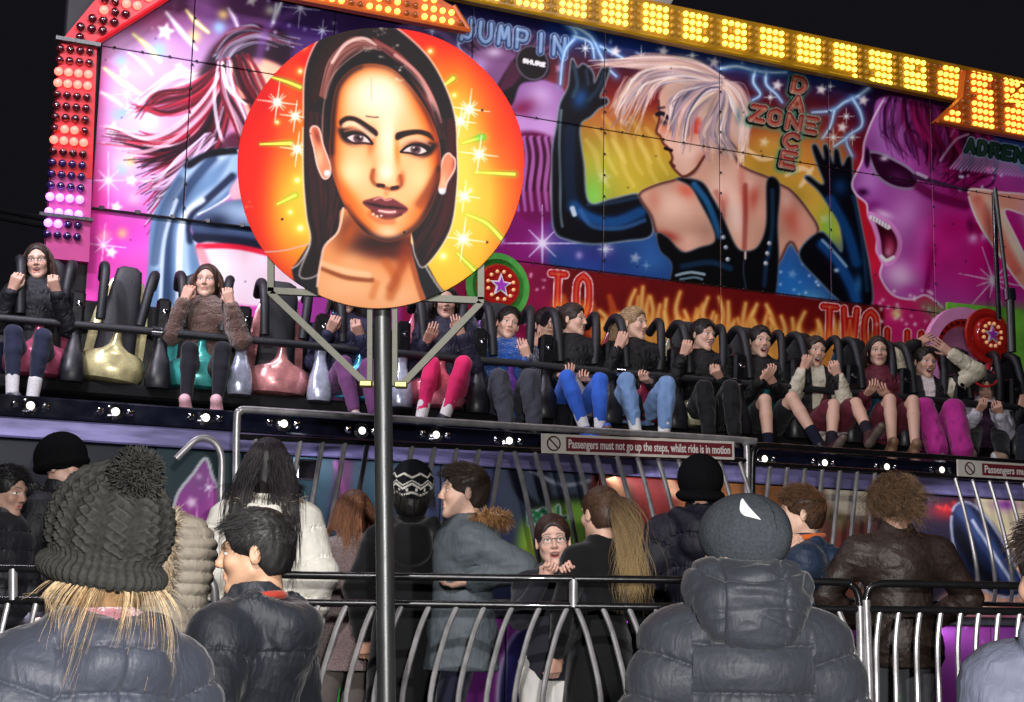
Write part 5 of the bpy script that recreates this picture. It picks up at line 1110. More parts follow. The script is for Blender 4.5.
    for cx in (118, 335, 530, 700, 885, 1040):
        c.ell(cx, 700, 34, 76, (225, 225, 232), 1, 0, .5); c.ell(cx, 700, 32, 74, (26, 26, 66), 1, 0, .5); c.blob(cx - 16, 690, 9, 44, (60, 50, 120), .8)
        c.poly([(cx + 2, 640), (cx + 16, 650), (cx + 28, 690), (cx + 30, 720), (cx - 2, 720)], (228, 232, 228), .5); c.poly([(cx + 4, 644), (cx + 15, 654), (cx + 26, 692), (cx + 28, 720), (cx, 720)], (60, 180, 60), .5); c.blob(cx + 14, 690, 6, 30, (150, 230, 120), .7)
    for k in range(60): c.blob(r.uniform(0, 1060), r.uniform(608, 645), 1.5, 1.5, (230, 180, 230), r.uniform(.3, .8))
    return c
low = paint_low()
E = empty('painted_lower_boards', RP(0, 10, 1.45), 'airbrushed boards between the walkway and the black fascia, seen through the curved bars', 'painted boards')
lc = [uof(PL(x, 520, 10.0), 10.0) for x in (152, 240, 290, 440, 598, 692, 800, 905)]
under(E, lambda: board('board', low, 10.0, -5.2, 6.2, 1.452, 2.35, .011, None, ucuts=lc))
E = empty('painted_riser_boards', RP(0, 9.0, .5), 'violet riser boards with white outlined green ovals below the walkway', 'painted boards')
under(E, lambda: board('board', low, 9.0, -4.8, 5.4, .502, 1.40, .011, None, ucuts=[-3.6, -2.4, -1.2, 0, 1.2, 2.4, 3.6, 4.8]))
# chrome box on the boards
b = MB(); c = PL(306, 470, 9.9); b.box(c, (.14, .08, .13), RZ(YAW), .012); o = b.build('speaker_box', CHROME); tag(o, 'small chrome box fixed to the boards beside the long black hair', 'box')

# ------------------------------------------------------------------ fences
def bar(p0, p1, belly, r=.011, n=9, low=.35):
    """bar from p0 (top) to p1 (bottom) bowed towards the viewer"""
    t = np.linspace(0, 1, n); return [p0 + (p1 - p0) * a + np.array([0, -1, 0]) * belly * math.sin(PI * min(1, a * 1.15 if a < .87 else 1)) for a in t]
STEEL = mat('polished_fence_steel', rgb(168, 166, 168), .40, .65, vary=.2, scale=14); BLKF = mat('black_fence_tube', rgb(26, 26, 28), .25, .3, coat=.5, vary=.15, scale=20)
def back_fence(label, xa, xb, dirs, r=.0145):
    Y0 = 9.08; ya = lambda x: 411 + (x - 270) * .0613 if x < 750 else 445 + (x - 757) * .0675
    yb_ = lambda x: 437 + (x - 245) * .0470 if x < 750 else 464 + (x - 757) * .063
    E = empty('back_barrier', PL(xa, 600, Y0), label, 'barrier')
    def go():
        b = MB(); c0 = PL(xa, ya(xa) + 14, Y0); z = lambda x, y: PL(x, y, Y0)
        b.tube(spline([z(xa - 2, 590), z(xa - 1, 500), z(xa, ya(xa) + 12), z(xa + 3, ya(xa) + 3), z(xa + 10, ya(xa + 10)), z(xa + 60, ya(xa + 60)), z((xa + xb) / 2, ya((xa + xb) / 2)), z(xb - 10, ya(xb - 10)), z(xb - 3, ya(xb) + 3), z(xb, ya(xb) + 12), z(xb, 520), z(xb, 600)], 6), .021, 10); b.build('frame', STEEL if xa < 300 else BLKF, None, True)
        b = MB(); b.tube([z(xa, yb_(xa)), z(xb, yb_(xb))], .017, 10); b.build('rail', BLKF, None, True)
        b = MB(); b.tube([z(xa, 598), z(xb, 606)], .017, 10); b.build('rail', BLKF, None, True)
        for (x0, x1, st, ln) in dirs:
            x = x0
            while x <= x1:
                p0 = z(x, yb_(x) + 1); p1 = z(x + ln, 602) ; q = [p0, p0 + (p1 - p0) * .25 + np.array([0, -.05, 0]), p0 + (p1 - p0) * .6 + np.array([0, -.13, 0]), p0 + (p1 - p0) * .85 + np.array([0, -.1, 0]), p1]
                q[1] = q[1] + Udir * (ln > 0) * .01; b = MB(); b.tube(spline(q, 4), r, 8); b.build('bar', STEEL, None, True); x += st
    under(E, go)
back_fence('left steel barrier with curved upright bars in front of the smoky painted boards', 237, 747, [(256, 512, 22.3, -24), (514, 740, 20.5, 34)])
back_fence('right steel barrier with curved upright bars behind the curly haired person', 753, 1075, [(770, 925, 17.5, -20), (955, 1070, 17, 22)])
E = empty('hand_rail', PL(222, 500, 9.0), 'bent chrome stair handrail above the pointed painted arch', 'handrail')
def go():
    b = MB(); z = lambda x, y: PL(x, y, 8.9); b.tube(spline([z(176, 459), z(186, 449), z(196, 440), z(205, 438), (z(214, 442)), z(220, 451), z(222, 465), z(221, 500), z(220, 600)], 6), .019, 10); b.build('tube', STEEL, None, True)
    b = MB(); b.tube([z(186, 551), z(222, 528)], .014, 8); b.build('rail', STEEL, None, True)
under(E, go)

FY = 6.5
def front_fence(label, rails, frame, bars, name='front_barrier', Y=FY):
    E = empty(name, P(rails[0][0], 640, Y), label, 'barrier')
    def go():
        for pts in rails[1:]:
            b = MB(); b.tube(spline([P(x, y, Y) for x, y in pts], 6) if len(pts) > 2 else [P(x, y, Y) for x, y in pts], .0165, 12); b.build('rail', BLKF, None, True)
        for pts in frame:
            b = MB(); b.tube(spline([P(x, y, Y) for x, y in pts], 6), .019, 12); b.build('post', STEEL, None, True)
        for (x, y, dx) in bars:
            p0 = P(x, y, Y); p1 = P(x + dx, y + 105, Y); p2 = P(x + dx * .7, y + 210, Y); b = MB()
            b.tube(spline([p0, p0 + (p1 - p0) * .35 + np.array([0, -.03, 0]) - (p1 - p0) * np.array([-.18, 0, 0]), p1 + np.array([0, -.11, 0]), p2], 5), .0118, 8); b.build('bar', STEEL, None, True)
    under(E, go)
ry = lambda x: 575.5 + (x - 320) * .0125
rl = lambda x: 603 + (x - 320) * .0115
front_fence('centre black railing with bowed steel bars crossing in front of the long black coat',
            [(330, 0), [(227, 612), (229, 588), (240, 577), (262, 574.5), (320, ry(320)), (500, ry(500)), (572, ry(572))], [(238, rl(238)), (573, rl(573))]],
            [[(227, 606), (226, 640), (226, 740)], [(573.5, 579), (573.5, 593), (573.5, 607)]],
            [(x, rl(x), -27) for x in np.arange(292, 575, 27.6)])
front_fence('black railing between the ponytail girl and the wide grey puffer jacket',
            [(700, 0), [(575, ry(575)), (700, ry(700)), (835, ry(835)), (851, 585), (858, 594), (860.5, 612)], [(575, rl(575)), (858, rl(858))]],
            [[(860, 606), (861, 650), (862, 740)]], [(x, rl(x), 24) for x in np.arange(576, 850, 26.2)])
front_fence('right black railing with bowed steel bars in front of the grey jeans',
            [(950, 0), [(866, 604), (868, 592), (876, 585), (900, 583.5), (980, 585), (1060, 587)], [(868, 609.5), (1060, 612)]],
            [[(866, 600), (868, 650), (872, 740)]], [(x, 611, -9) for x in (880, 899, 920, 941, 961, 979, 999, 1020, 1042)])
front_fence('left black railing with a rounded bright end beside the fur trimmed hood',
            [(100, 0), [(-60, 567), (30, 569), (120, 570.5), (190, 571.5)], [(-60, 599), (120, 602), (212, 604)]],
            [[(190, 571.5), (203, 574), (212, 583), (215, 598), (215, 640), (214, 740)], [(13, 569), (13, 580), (13, 600)]], [(x, 603, -14) for x in (-20, 8, 36, 64, 92, 120, 148, 176)])

# ------------------------------------------------------------------ warning signs on the back barrier
def warn(xa, ya, xb, yb, hpx, label, nm='warning_sign'):
    Y0 = 9.0; A = PL(xa, ya, Y0); Bp = PL(xb, yb, Y0); E = empty(nm, A, label, 'sign'); d = Bp - A; L = np.linalg.norm(d); u = d / L; hh = hpx * (A[1] + Bp[1]) / 2 / FPX; wv = np.cross(u, Ndir); wv = np.array([0, 0, 1.]) ; wv = wv - u * (wv @ u); wv = unit(wv); nn = -np.cross(u, wv); nn = nn if nn @ Ndir > 0 else -nn
    def go():
        f = lambda pts: [(p[0] * L, p[1] * hh) for p in pts]
        b = MB(); b.prism(f([(0, -1), (1, -1), (1, 0), (0, 0)]), .012, A, u, wv, nn); b.build('plate', SIGNW)
        b = MB(); x0 = .118; b.prism(f([(x0, -.86), (.985, -.86), (.985, -.14), (x0, -.14)]), .004, A - nn * .009, u, wv, nn); b.build('text_field', MAROON)
        b = MB(); c = A + u * L * .057 - wv * hh * .5 - nn * .009; R = hh * .36; t = np.linspace(0, 2 * PI, 28, endpoint=False); b.tube([c + R * (math.cos(a) * u + math.sin(a) * wv) for a in t], R * .11, 6, closed=True); b.tube([c + R * (-.7 * u + .7 * wv), c + R * (.7 * u - .7 * wv)], R * .11, 6); b.build('ban_symbol', mat('dark_print', rgb(60, 26, 30), .5))
        cu = bpy.data.curves.new('txt', 'FONT'); cu.body = 'Passengers must not go up the steps, whilst ride is in motion'; cu.size = hh * .64; cu.extrude = .0012; cu.offset = .0012; cu.resolution_u = 3
        to = bpy.data.objects.new('txt', cu); COL.objects.link(to); bpy.context.view_layer.update(); me = bpy.data.meshes.new_from_object(to.evaluated_get(bpy.context.evaluated_depsgraph_get())); xs = [v.co.x for v in me.vertices]; w0, w1 = min(xs), max(xs); bpy.data.objects.remove(to)
        sc = L * .845 / (w1 - w0); o0 = A + u * L * .129 - wv * hh * .70 - nn * .0115; V = [o0 + u * (v.co.x - w0) * sc + wv * v.co.y * 1.0 - nn * v.co.z for v in me.vertices]; F = [list(p.vertices) for p in me.polygons]; mk('lettering', V, F, WHITE)
    under(E, go)
warn(541.5, 433.5, 733.5, 441.5, 19, 'white and maroon warning sign on the left barrier top, about not going up the steps')
warn(957, 459.5, 1149, 472, 16, 'white and maroon warning sign cut off by the right edge of the picture')

# ------------------------------------------------------------------ round sign on a post
disc = paint_disc(); pass
DY = 6.0; E = empty('round_face_sign', P(386, 700, DY + .1) * np.array([1, 1, 0]), 'round orange sign painted with a long haired woman on a tall steel post', 'sign')
def go():
    c = P(380.5, 165, DY); R = np.linalg.norm(P(524, 165, DY) - P(237, 165, DY)) / 2; X = np.array([math.cos(.0), 0, 0]); X = unit(P(500, 165, DY) - P(260, 165, DY)); X[1] = 0; X = unit(X); n = np.cross(X, [0, 0, 1.]); Zu = np.cross(n, X) * -1; Zu = Zu if Zu[2] > 0 else -Zu; N_ = np.array([0, 1., 0])
    nr = 210; na = 900; rr = np.linspace(0, 1, nr)[1:]; a = np.linspace(0, 2 * PI, na, endpoint=False); wob = 1 + .004 * np.sin(3 * a + 1) + .003 * np.sin(7 * a)
    V = [c]; G = c + R * (rr[:, None, None] * (np.cos(a)[None, :, None] * X * wob[None, :, None] + np.sin(a)[None, :, None] * Zu * 1.012 * wob[None, :, None])); V = np.concatenate([[c], G.reshape(-1, 3)])
    i = 1 + np.arange(nr - 2)[:, None] * na + np.arange(na)[None]; i2 = 1 + np.arange(nr - 2)[:, None] * na + (np.arange(na)[None] + 1) % na; Q = np.stack([i, i2, i2 + na, i + na], -1).reshape(-1, 4)[:, ::-1]
    k = np.arange(na); cap = np.stack([np.zeros(na, int), 1 + k, 1 + (k + 1) % na, 1 + (k + 1) % na], 1); F = [q for q in []]
    px, py = proj(V); C = lin(np.clip(disc.sample(px, py), 0, 1)) * .56
    # rim
    nV = len(V); rim = 1 + (nr - 2) * na + k; Vr = V[rim] + N_ * .02; Q2 = np.stack([rim, 1 + (nr - 2) * na + (k + 1) % na, nV + (k + 1) % na, nV + k], 1)
    Vall = np.concatenate([V, Vr, [c + N_ * .02]]); C = np.concatenate([C, np.tile([[.2, .18, .16]], (na + 1, 1))]); ctr = len(Vall) - 1
    me_F = np.concatenate([Q, Q2]); o = mk('disc', Vall, me_F, DPAINT, None, False, C)
    tri = [[0, 1 + int(q), 1 + int((q + 1) % na)] for q in k]; mk('disc_centre', np.concatenate([[c], V[1:1 + na]]) - N_ * .0, [[0, 1 + int((q + 1) % na), 1 + int(q)] for q in k], DPAINT, None, False, np.concatenate([C[:1], C[1:1 + na]])) 
    mk('back_plate', np.concatenate([[c + N_ * .021], Vr + N_ * .001]), [[0, 1 + int(q), 1 + int((q + 1) % na)] for q in k], GALV)
    yb = DY + .03
    b = MB(); b.tube([P(379, 60, DY + .09), P(382, 300, DY + .09), P(386.5, 700, DY + .09), P(388, 880, DY + .09)], .0365, 24); b.build('post', METAL, None, True)
    fr = lambda pts, rr_=.013: [b.box((P(*p, yb) + P(*q, yb)) / 2, (np.linalg.norm(P(*p, yb) - P(*q, yb)), .03, rr_ * 2), RY(-math.atan2((P(*q, yb) - P(*p, yb))[2], (P(*q, yb) - P(*p, yb))[0]))) for p, q in pts]
    b = MB(); fr([((271, 120), (271, 292)), ((481, 120), (481, 300)), ((268, 291), (484, 301)), ((270, 118), (482, 126))]); b.build('square_frame', GALV)
    b = MB(); fr([((271, 293), (366, 384)), ((481, 303), (403, 384))]); b.build('brace', GALV)
    b = MB(); fr([((370, 296), (370, 386)), ((395, 296), (395, 386))], .010); b.build('clamp_bar', GALV)
    b = MB(); b.box(P(366, 384, yb), (.05, .05, .025), None, .004); b.box(P(401, 385, yb), (.05, .05, .025), None, .004); b.box(P(383, 384, yb + .08), (.16, .02, .02)); b.build('bracket', mat('zinc_bracket', rgb(150, 140, 90), .4, .8))
under(E, go)

# ------------------------------------------------------------------ the tilting gondola: seats, dividers, grab rail
GA, GB = P(0, 318, 10.2), P(1024, 408, 12.4); GU = unit(GB - GA); GN = unit(np.cross([0, 0, 1.], GU)); GZ = np.cross(GU, GN)
GRot = np.column_stack([GU, GN, GZ])
def gpt(px, dz=0, dy=0):
    """point on the grab rail under picture column px"""
    lo, hi = -3., 15.
    for _ in range(40):
        m = (lo + hi) / 2; x, y = proj(GA + GU * m)
        if x < px: lo = m
        else: hi = m
    return GA + GU * lo + GZ * dz + GN * dy
def GM(p): 
    M = Matrix([[GRot[i, j] for j in range(3)] for i in range(3)]).to_4x4(); return Matrix.Translation(Vector(p)) @ M
g0, g1 = gpt(-60), gpt(1090)
E = empty('grab_rail', g0, 'long black padded grab rail across the laps of the riders', 'rail')
def go():
    b = MB(); b.tube([g0, g1], .028, 12); b.build('bar', BLACKR, None, True)
    for x in (157, 470, 620, 735, 862): b = MB(); c = gpt(x); b.tube([c - GU * .035, c + GU * .035], .036, 12); b.build('clamp', CHROME, None, True)
under(E, go)
E = empty('gondola_body', g0, 'black beam and back wall carrying the row of ride seats', 'gondola')
def go():
    b = MB(); b.box((g0 + g1) / 2 + GN * .62 - GZ * .1, (np.linalg.norm(g1 - g0), .05, .75), GRot); b.build('back_wall', BLACKM)
    b = MB(); b.box((g0 + g1) / 2 + GN * .30 - GZ * .42, (np.linalg.norm(g1 - g0), .5, .10), GRot, .02); b.build('seat_beam', mat('matt_black_beam', rgb(7, 7, 9), .75, spec=.2, vary=.3, scale=12))
under(E, go)
def sell(b, rings, n=24, p=2.6):
    """rings: (z, halfwidth, halfdepth, ycentre)"""
    V = []
    for z, hx, hy, yc in rings:
        for j in range(n):
            a = 2 * PI * j / n; c, s = math.cos(a), math.sin(a); V.append((hx * np.sign(c) * abs(c) ** (2 / p), yc + hy * np.sign(s) * abs(s) ** (2 / p), z))
    F = [[i * n + j, i * n + (j + 1) % n, (i + 1) * n + (j + 1) % n, (i + 1) * n + j] for i in range(len(rings) - 1) for j in range(n)]; F.append(list(range(n))[::-1]); F.append([(len(rings) - 1) * n + j for j in range(n)]); b.add(V, F)
def seat(px, colr, label, tilt=0., full=True, group=None):
    bw = .105 if tilt > .05 else .135
    E = empty('ride_seat', label=label, cat='seat', M=GM(gpt(px, dy=.06)) @ Matrix.Rotation(tilt, 4, 'Y'))
    sm = mat('seat_shell_%d_%d_%d' % colr, rgb(*colr), .26, .3, coat=.5, vary=.28, scale=14)
    b = MB(); sell(b, [(-.005, .028, .05, .0), (-.06, .034, .055, .0), (-.11, .05, .07, .01), (-.145, .10, .10, .04), (-.165, .185, .15, .1), (-.19, .222, .19, .14), (-.24, .232, .21, .15), (-.30, .226, .21, .15), (-.345, .20, .19, .15), (-.36, .15, .14, .15)], 28); b.build('seat_shell', sm, E, True)
    b = MB(); sell(b, [(-.2, .215, .03, .42), (.1, .205, .03, .44), (.3, .17, .028, .46), (.44, .12, .025, .47), (.47, .08, .02, .47)], 24, 3.5); b.build('back_shell', sm, E, True)
    b = MB(); sell(b, [(-.17, .15, .04, .36), (.2, .125, .045, .38), (.40, bw, .05, .40), (.51, bw * .85, .045, .41), (.535, bw * .5, .03, .41)], 24, 3.2); b.build('back_pad', BLACKR, E, True)
    for q in (-1, 1):
        b = MB(); b.tube(spline([(q * .175, .33, .40), (q * .18, .18, .46), (q * .165, .07, .42), (q * .15, .0, .25), (q * .135, -.02, .05)], 6), [.034] * 25, 12); b.build('shoulder_bar', BLACKR, E, True)
    return E
SEATS = [(40, (190, 90, 120), 'deep pink seat under the girl in glasses at the left end', .0), (119, (206, 196, 146), 'cream yellow empty seat with tilted black back pad', .10), (203, (70, 170, 165), 'turquoise seat under the girl in the brown jacket', 0.), (284, (196, 130, 130), 'dusty pink empty seat left of the sign post', .02),
         (362, (70, 160, 200), 'sky blue seat behind the sign post', 0.), (443, (225, 120, 140), 'pink seat under the bright pink leggings', 0.), (512, (120, 70, 170), 'purple seat under the boy in blue fleece', 0.), (579, (170, 165, 165), 'silver grey seat under the bright blue leggings', 0.), (645, (120, 26, 52), 'dark crimson seat under the pale blue jeans', 0.),
         (708, (160, 156, 130), 'olive silver seat under the smiling boy in black', 0.), (768, (28, 100, 100), 'dark teal seat under the rider in shorts', 0.), (826, (96, 50, 44), 'brown red seat under the cream and black jacket', 0.), (880, (24, 72, 96), 'petrol blue seat under the rider with lifted boots', 0.), (932, (120, 44, 36), 'rust red seat behind the magenta trousers', 0.), (988, (60, 40, 60), 'dark violet seat at the right end under black trousers', 0.), (1042, (90, 40, 60), 'plum seat cut off by the right edge of the picture', 0.)]
for px, c_, lb, tl in SEATS: seat(px, c_, lb, tl)
FOOTB = mat('worn_black_moulding', rgb(24, 24, 30), .42, 0., vary=.35, scale=22)
def divider(px, foot, label):
    E = empty('seat_divider', label=label, cat='divider', M=GM(gpt(px, dy=.02)), group='black dividers between the ride seats')
    b = MB(); b.box((0, .03, .12), (.10, .12, .24), None, .02); b.build('box', BLACKM, E)
    b = MB(); b.lathe([(.018, 0), (.022, .008), (.01, .014)], 12, (.01, -.035, .14), np.array([[1, 0, 0], [0, 0, -1], [0, 1, 0]])); b.build('catch', CHROME, E, True)
    b = MB(); sell(b, [(-.03, .045, .045, .03), (-.10, .042, .05, .02), (-.16, .055, .06, .0), (-.22, .075, .07, -.01), (-.30, .086, .08, -.02), (-.37, .088, .08, -.02), (-.395, .08, .07, -.02)], 20, 2.6); b.build('foot', foot, E, True)
SILV = mat('pale_moulding', rgb(170, 175, 195), .25, .4, coat=.5, vary=.2, scale=25)
for px, ft in ((76, FOOTB), (162, FOOTB), (243, SILV), (322, SILV), (403, SILV), (480, FOOTB), (547, FOOTB), (612, FOOTB), (677, FOOTB), (740, FOOTB), (797, FOOTB), (853, FOOTB), (906, FOOTB), (960, FOOTB), (1016, FOOTB)):
    divider(px, ft, 'black divider box with silver pale foot between two left seats' if ft is SILV else 'black divider box with small chrome catch and black foot between two seats')
for o in bpy.data.objects:
    if o.name.startswith('seat_divider') and 'silver' in o['label']: o['group'] = 'silver footed dividers between the ride seats'

# ------------------------------------------------------------------ light
light('SPOT', 'crowd_fill', (-1.0, 1.2, 4.4), (0, 7.6, 1.5), CROWD_FILL, (1., .97, .95), .05, 52, .5)  # unseen spot added to brighten the people on the platform
light('SPOT', 'rider_fill', (-3.4, 6.5, 5.2), P(140, 350, 10.5), RIDER_FILL, (.92, .9, 1.), .15, 50, .7)  # unseen spot added to brighten the riders at the left
light('POINT', 'camera_flash', (.25, -.35, 1.95), (0, 5, 2), FLASH, (1., .97, .95), .06)
light('SPOT', 'upper_fill', (.1, -.3, 2.1), np.array([.1, -.3, 2.1]) + np.array([0, math.cos(math.radians(36)), math.sin(math.radians(36))]), UPPER_FILL, (1., .97, .95), .06, 64, .25)  # second spot above the camera, added to brighten riders and backdrop
for (x, y, zz_, tx, pw, cl) in LIGHTS:
    t = PL(tx, 230, MY0); light('AREA', 'canopy_flood', (x, y, zz_), t, pw, cl, (1.6, .3))

for (Y0_, z_, pw, tz) in ((9.72, 2.33, 24, 1.9), (8.72, 1.38, 26, .8)):
    for u_ in (-3.2, -.9, 1.4, 3.7):
        p_ = RP(u_, Y0_, z_); light('AREA', 'board_fill', p_, RP(u_, Y0_ + .3, tz), pw / 4, (.86, .82, 1.), (2.2, .05))  # unseen area lamps added to brighten the lower painted boards
SKIN = mat('skin', rough=.5, attr='Col', bump=.15, scale=220, sss=.08, spec=.4)
CLOTH = mat('woven_cloth', rough=.85, attr='Col', bump=.35, scale=260, vary=.10, sheen=.15, spec=.25)
FUZZ = mat('fleece', rough=.95, attr='Col', bump=1., scale=90, vary=.22, sheen=.5, spec=.1, bdist=.02)
NYLON = mat('padded_nylon', rough=.56, attr='Col', bump=.45, scale=85, vary=.05, kind='nylon', spec=.36, sheen=.1, bdist=.010)
MATTN = mat('matt_padded_nylon', rough=.62, attr='Col', bump=.5, scale=30, vary=.08, kind='nylon', spec=.3, bdist=.012)
LEATH = mat('aged_leather', rough=.5, attr='Col', bump=.5, scale=46, vary=.25, spec=.4)
KNIT = mat('knitted_wool', rough=1., attr='Col', bump=.35, scale=130, vary=.2, spec=.04)
HAIRM = mat('hair', rough=.55, attr='Col', spec=.45, vary=.2, scale=90)
SHOEM = mat('shoe_leather', rough=.5, attr='Col', vary=.1, scale=60, bump=.2)
GLASSM = mat('spectacle_frame', rgb(40, 34, 34), .3, .3)
MATS = dict(cloth=CLOTH, fuzz=FUZZ, nylon=NYLON, matt=MATTN, leather=LEATH, knit=KNIT)

def arrow(V, A, B):
    d = B - A; L = np.linalg.norm(d); t = np.clip(((V - A) @ d) / (L * L), 0, 1); return np.linalg.norm(V - A - t[:, None] * d, axis=1), t * L

def person(name, Y, headpx, yaw=0., s=None, floor=None, lean=0., side=0., tw=0., sit=False, hand_p=None, hand_m=None, knee_p=None, knee_m=None, foot_p=None, foot_m=None,
           elp=(.5, .35, -.7), elm=(-.5, .35, -.7), curl_p=.5, curl_m=.5, hrot_p=0., hrot_m=0., head=None, hair=None, jacket=None, legs=None, shoes=None, hat=None, glasses=False, label='', group=None, slim=1.,
           fine=1., extra=None):
    hd = dict(yaw=0., pitch=0., roll=0., mouth=0., tone=(.62, .36, .26), lip=(.42, .15, .13), brow=(.06, .04, .03), fem=0.); hd.update(head or {})
    # skeleton in units of a 1.70 m person
    pz = .93 if not sit else .0
    pel = np.array([0, 0, pz]); upd = RY(side) @ RX(lean) @ np.array([0, 0, 1.]); rt = RZ(tw) @ RY(side) @ np.array([1., 0, 0]); 
    neck = pel + upd * .50; chest = pel + upd * .36
    Rb = np.column_stack([rt, np.cross(upd, rt), upd]); Rb[:, 0] = np.cross(Rb[:, 1], upd)
    hsc = hd.get('scale', 1.); Rh = RZ(hd['yaw']) @ RY(hd['roll']) @ RX(hd['pitch']) * hsc
    hc = neck + upd * .05 + (Rh @ np.array([0, -.015, 0])) * .6 + np.array([0, 0, .118 * hsc])
    hw = P(headpx[0], headpx[1], Y)
    if s is None: s = (hw[2] - floor) / hc[2]
    Rw = RZ(yaw); root = hw - Rw @ hc * s
    M = Matrix.Translation(Vector(root)) @ Matrix.Rotation(yaw, 4, 'Z') @ Matrix.Scale(s, 4)
    def toL(t, dflt):
        if t is None: return np.array(dflt, float)
        if len(t) == 4: return np.array(t[:3], float)      # already local
        w = P(t[0], t[1], Y + t[2]); return Rw.T @ (w - root) / s
    vox = max(.0022, .9 * Y / FPX / s) * fine; VH = min(max(vox * .75, .0026), .0042)
    shw = .165 * (1 - .06 * hd['fem']) * slim
    shp, shm = neck - upd * .045 + Rb[:, 0] * shw, neck - upd * .045 - Rb[:, 0] * shw
    hp = toL(hand_p, shp + np.array([.07, -.06, -.50])); hm = toL(hand_m, shm + np.array([-.07, -.06, -.50]))
    ep, hp = ik(shp, hp, .285, .255, Rb @ np.array(elp, float)); em, hm = ik(shm, hm, .285, .255, Rb @ np.array(elm, float))
    hipp, him = pel + np.array([.088, 0, -.03]), pel + np.array([-.088, 0, -.03])
    if sit:
        kp = toL(knee_p, (.13, -.42, .0)); km = toL(knee_m, (-.13, -.42, .0))
        kp = hipp + unit(kp - hipp) * .42; km = him + unit(km - him) * .42
        fp = toL(foot_p, kp + np.array([0, -.06, -.4])); fm = toL(foot_m, km + np.array([0, -.06, -.4]))
        fp = kp + unit(fp - kp) * .41; fm = km + unit(fm - km) * .41
    else:
        fp, fm = np.array([.10, .0, .085]), np.array([-.10, .02, .085])
        kp, fp = ik(hipp, fp, .42, .42, (0, -1, 0)); km, fm = ik(him, fm, .42, .42, (0, -1, 0))
    J = dict(pel=pel, chest=chest, neck=neck, hc=hc, shp=shp, shm=shm, ep=ep, em=em, hp=hp, hm=hm, kp=kp, km=km, fp=fp, fm=fm, Rh=Rh, Rb=Rb, upd=upd, s=s, vox=vox, root=root, M=M)
    tone = np.array(hd['tone'])
    # ---- body: one continuous skin mesh
    bareleg = legs and legs.get('bare', False)
    allp = np.array([pel, neck, shp, shm, ep, em, hp, hm, kp, km, fp, fm, hipp, him])
    f = Fld(allp.min(0) - .14, allp.max(0) + .14, max(vox * 1.6, .012) if not bareleg else max(vox, .008))
    bk = slim
    f.ell(pel + np.array([0, 0, .01]), (.13 * bk, .095, .11)); f.cap(pel, chest, .095 * bk, .105 * bk, .05); f.ell(chest + upd * .02, (.135 * bk, .085, .13), Rb, .04)
    f.cap(shp, shm, .05, .05, .05); f.cap(neck - upd * .05, neck + upd * .03, .05, .045, .03)
    for a, b, c in ((shp, ep, hp), (shm, em, hm)): f.cap(a, b, .043, .034, .02); f.cap(b, c, .033, .022, .01)
    for a, b, c in ((hipp, kp, fp), (him, km, fm)): f.cap(a, b, .07, .048, .03); f.cap(b, b + (c - b) * .3, .047, .050, .015); f.cap(b + (c - b) * .3, c, .050, .032, .01)
    bits = [f.mesh(2)]; g_hand = 1.04 if not sit else .93
    v, q = head_field(VH, hd['mouth'], hd['fem']).mesh(1); nb = len(bits[0][0])
    hcol = head_colors(v, tone, hd['mouth'], hd['lip'], hd['brow'], 1., .3, hd['fem'], hd.get('eye', (.05, .04, .03)))
    bits.append((v @ Rh.T + hc, q)); cols = [np.tile(tone, (nb, 1)), hcol]
    for side_, E_, H_, cu, hr in ((1, ep, hp, curl_p, hrot_p), (-1, em, hm, curl_m, hrot_m)):
        d = -unit(H_ - E_); x0 = Rb[:, 0] * 1.0; y = unit(np.cross(d, x0)); x = np.cross(y, d); Rm = np.column_stack([x, y, d]) @ RZ(hr)
        v, q = hand_mesh(-side_, cu, .25 if cu < .2 else .05, 1., max(.0036, vox * .7), g_hand); bits.append((v @ Rm.T + H_, q)); cols.append(np.tile(tone * np.array([1, .93, .92]), (len(v), 1)) * (1 + .06 * vnoise(v * 90)[:, None]))
    V, Q = join(bits)
    body = mk('person', V, Q, SKIN, None, True, np.concatenate(cols)); body.matrix_world = M
    tag(body, label, 'person', group)
    J['body'] = body
    def child(nm, V, Q, m, col, smooth=True):
        col = np.asarray(col, float)
        if col.ndim == 1: col = np.tile(col[:3], (len(V), 1))
        return mk(nm, V, Q, m, body, smooth, col)
    # ---- trousers or leggings
    if legs:
        g = legs; r = g.get('r', .014); f = Fld(allp.min(0) - .14, allp.max(0) + .14, max(vox, .007))
        f.ell(pel + np.array([0, .005, .0]), (.14 * bk + r, .105 + r, .12), k=.02); f.cap(pel, pel + upd * .12, .12, .11, .03)
        end = g.get('end', .93)
        for a, b, c in ((hipp, kp, fp), (him, km, fm)):
            if end <= .5: f.cap(a, a + (b - a) * end * 2, .078 + r, .066 + r, .03)
            else: f.cap(a, b, .074 + r, .052 + r, .03)
            if end > .5: 
                e = b + (c - b) * ((end - .5) * 2); f.cap(b, b + (e - b) * .35, .050 + r, .052 + r, .015); f.cap(b + (e - b) * .35, e, .052 + r, .034 + r * g.get('flare', 1.), .01)
        v, q = f.mesh(1); n = normals(v, q); w = g.get('wr', .004)
        ridge = 1 - 2 * np.abs(fbm(v * np.array([14, 14, 9]), 2, 5)); v = v + n * (ridge * w)[:, None]
        c = np.tile(np.array(g['col']), (len(v), 1)) * (1 + .12 * fbm(v * 7, 2, 9))[:, None]
        if 'stripe' in g:
            d1, _ = arrow(v, hipp, kp); m = (np.abs(v[:, 2] - hipp[2] - .03) < .012); c[m] = g['stripe']
        child(g.get('name', 'trousers'), v, q, MATS[g.get('mat', 'cloth')], c)
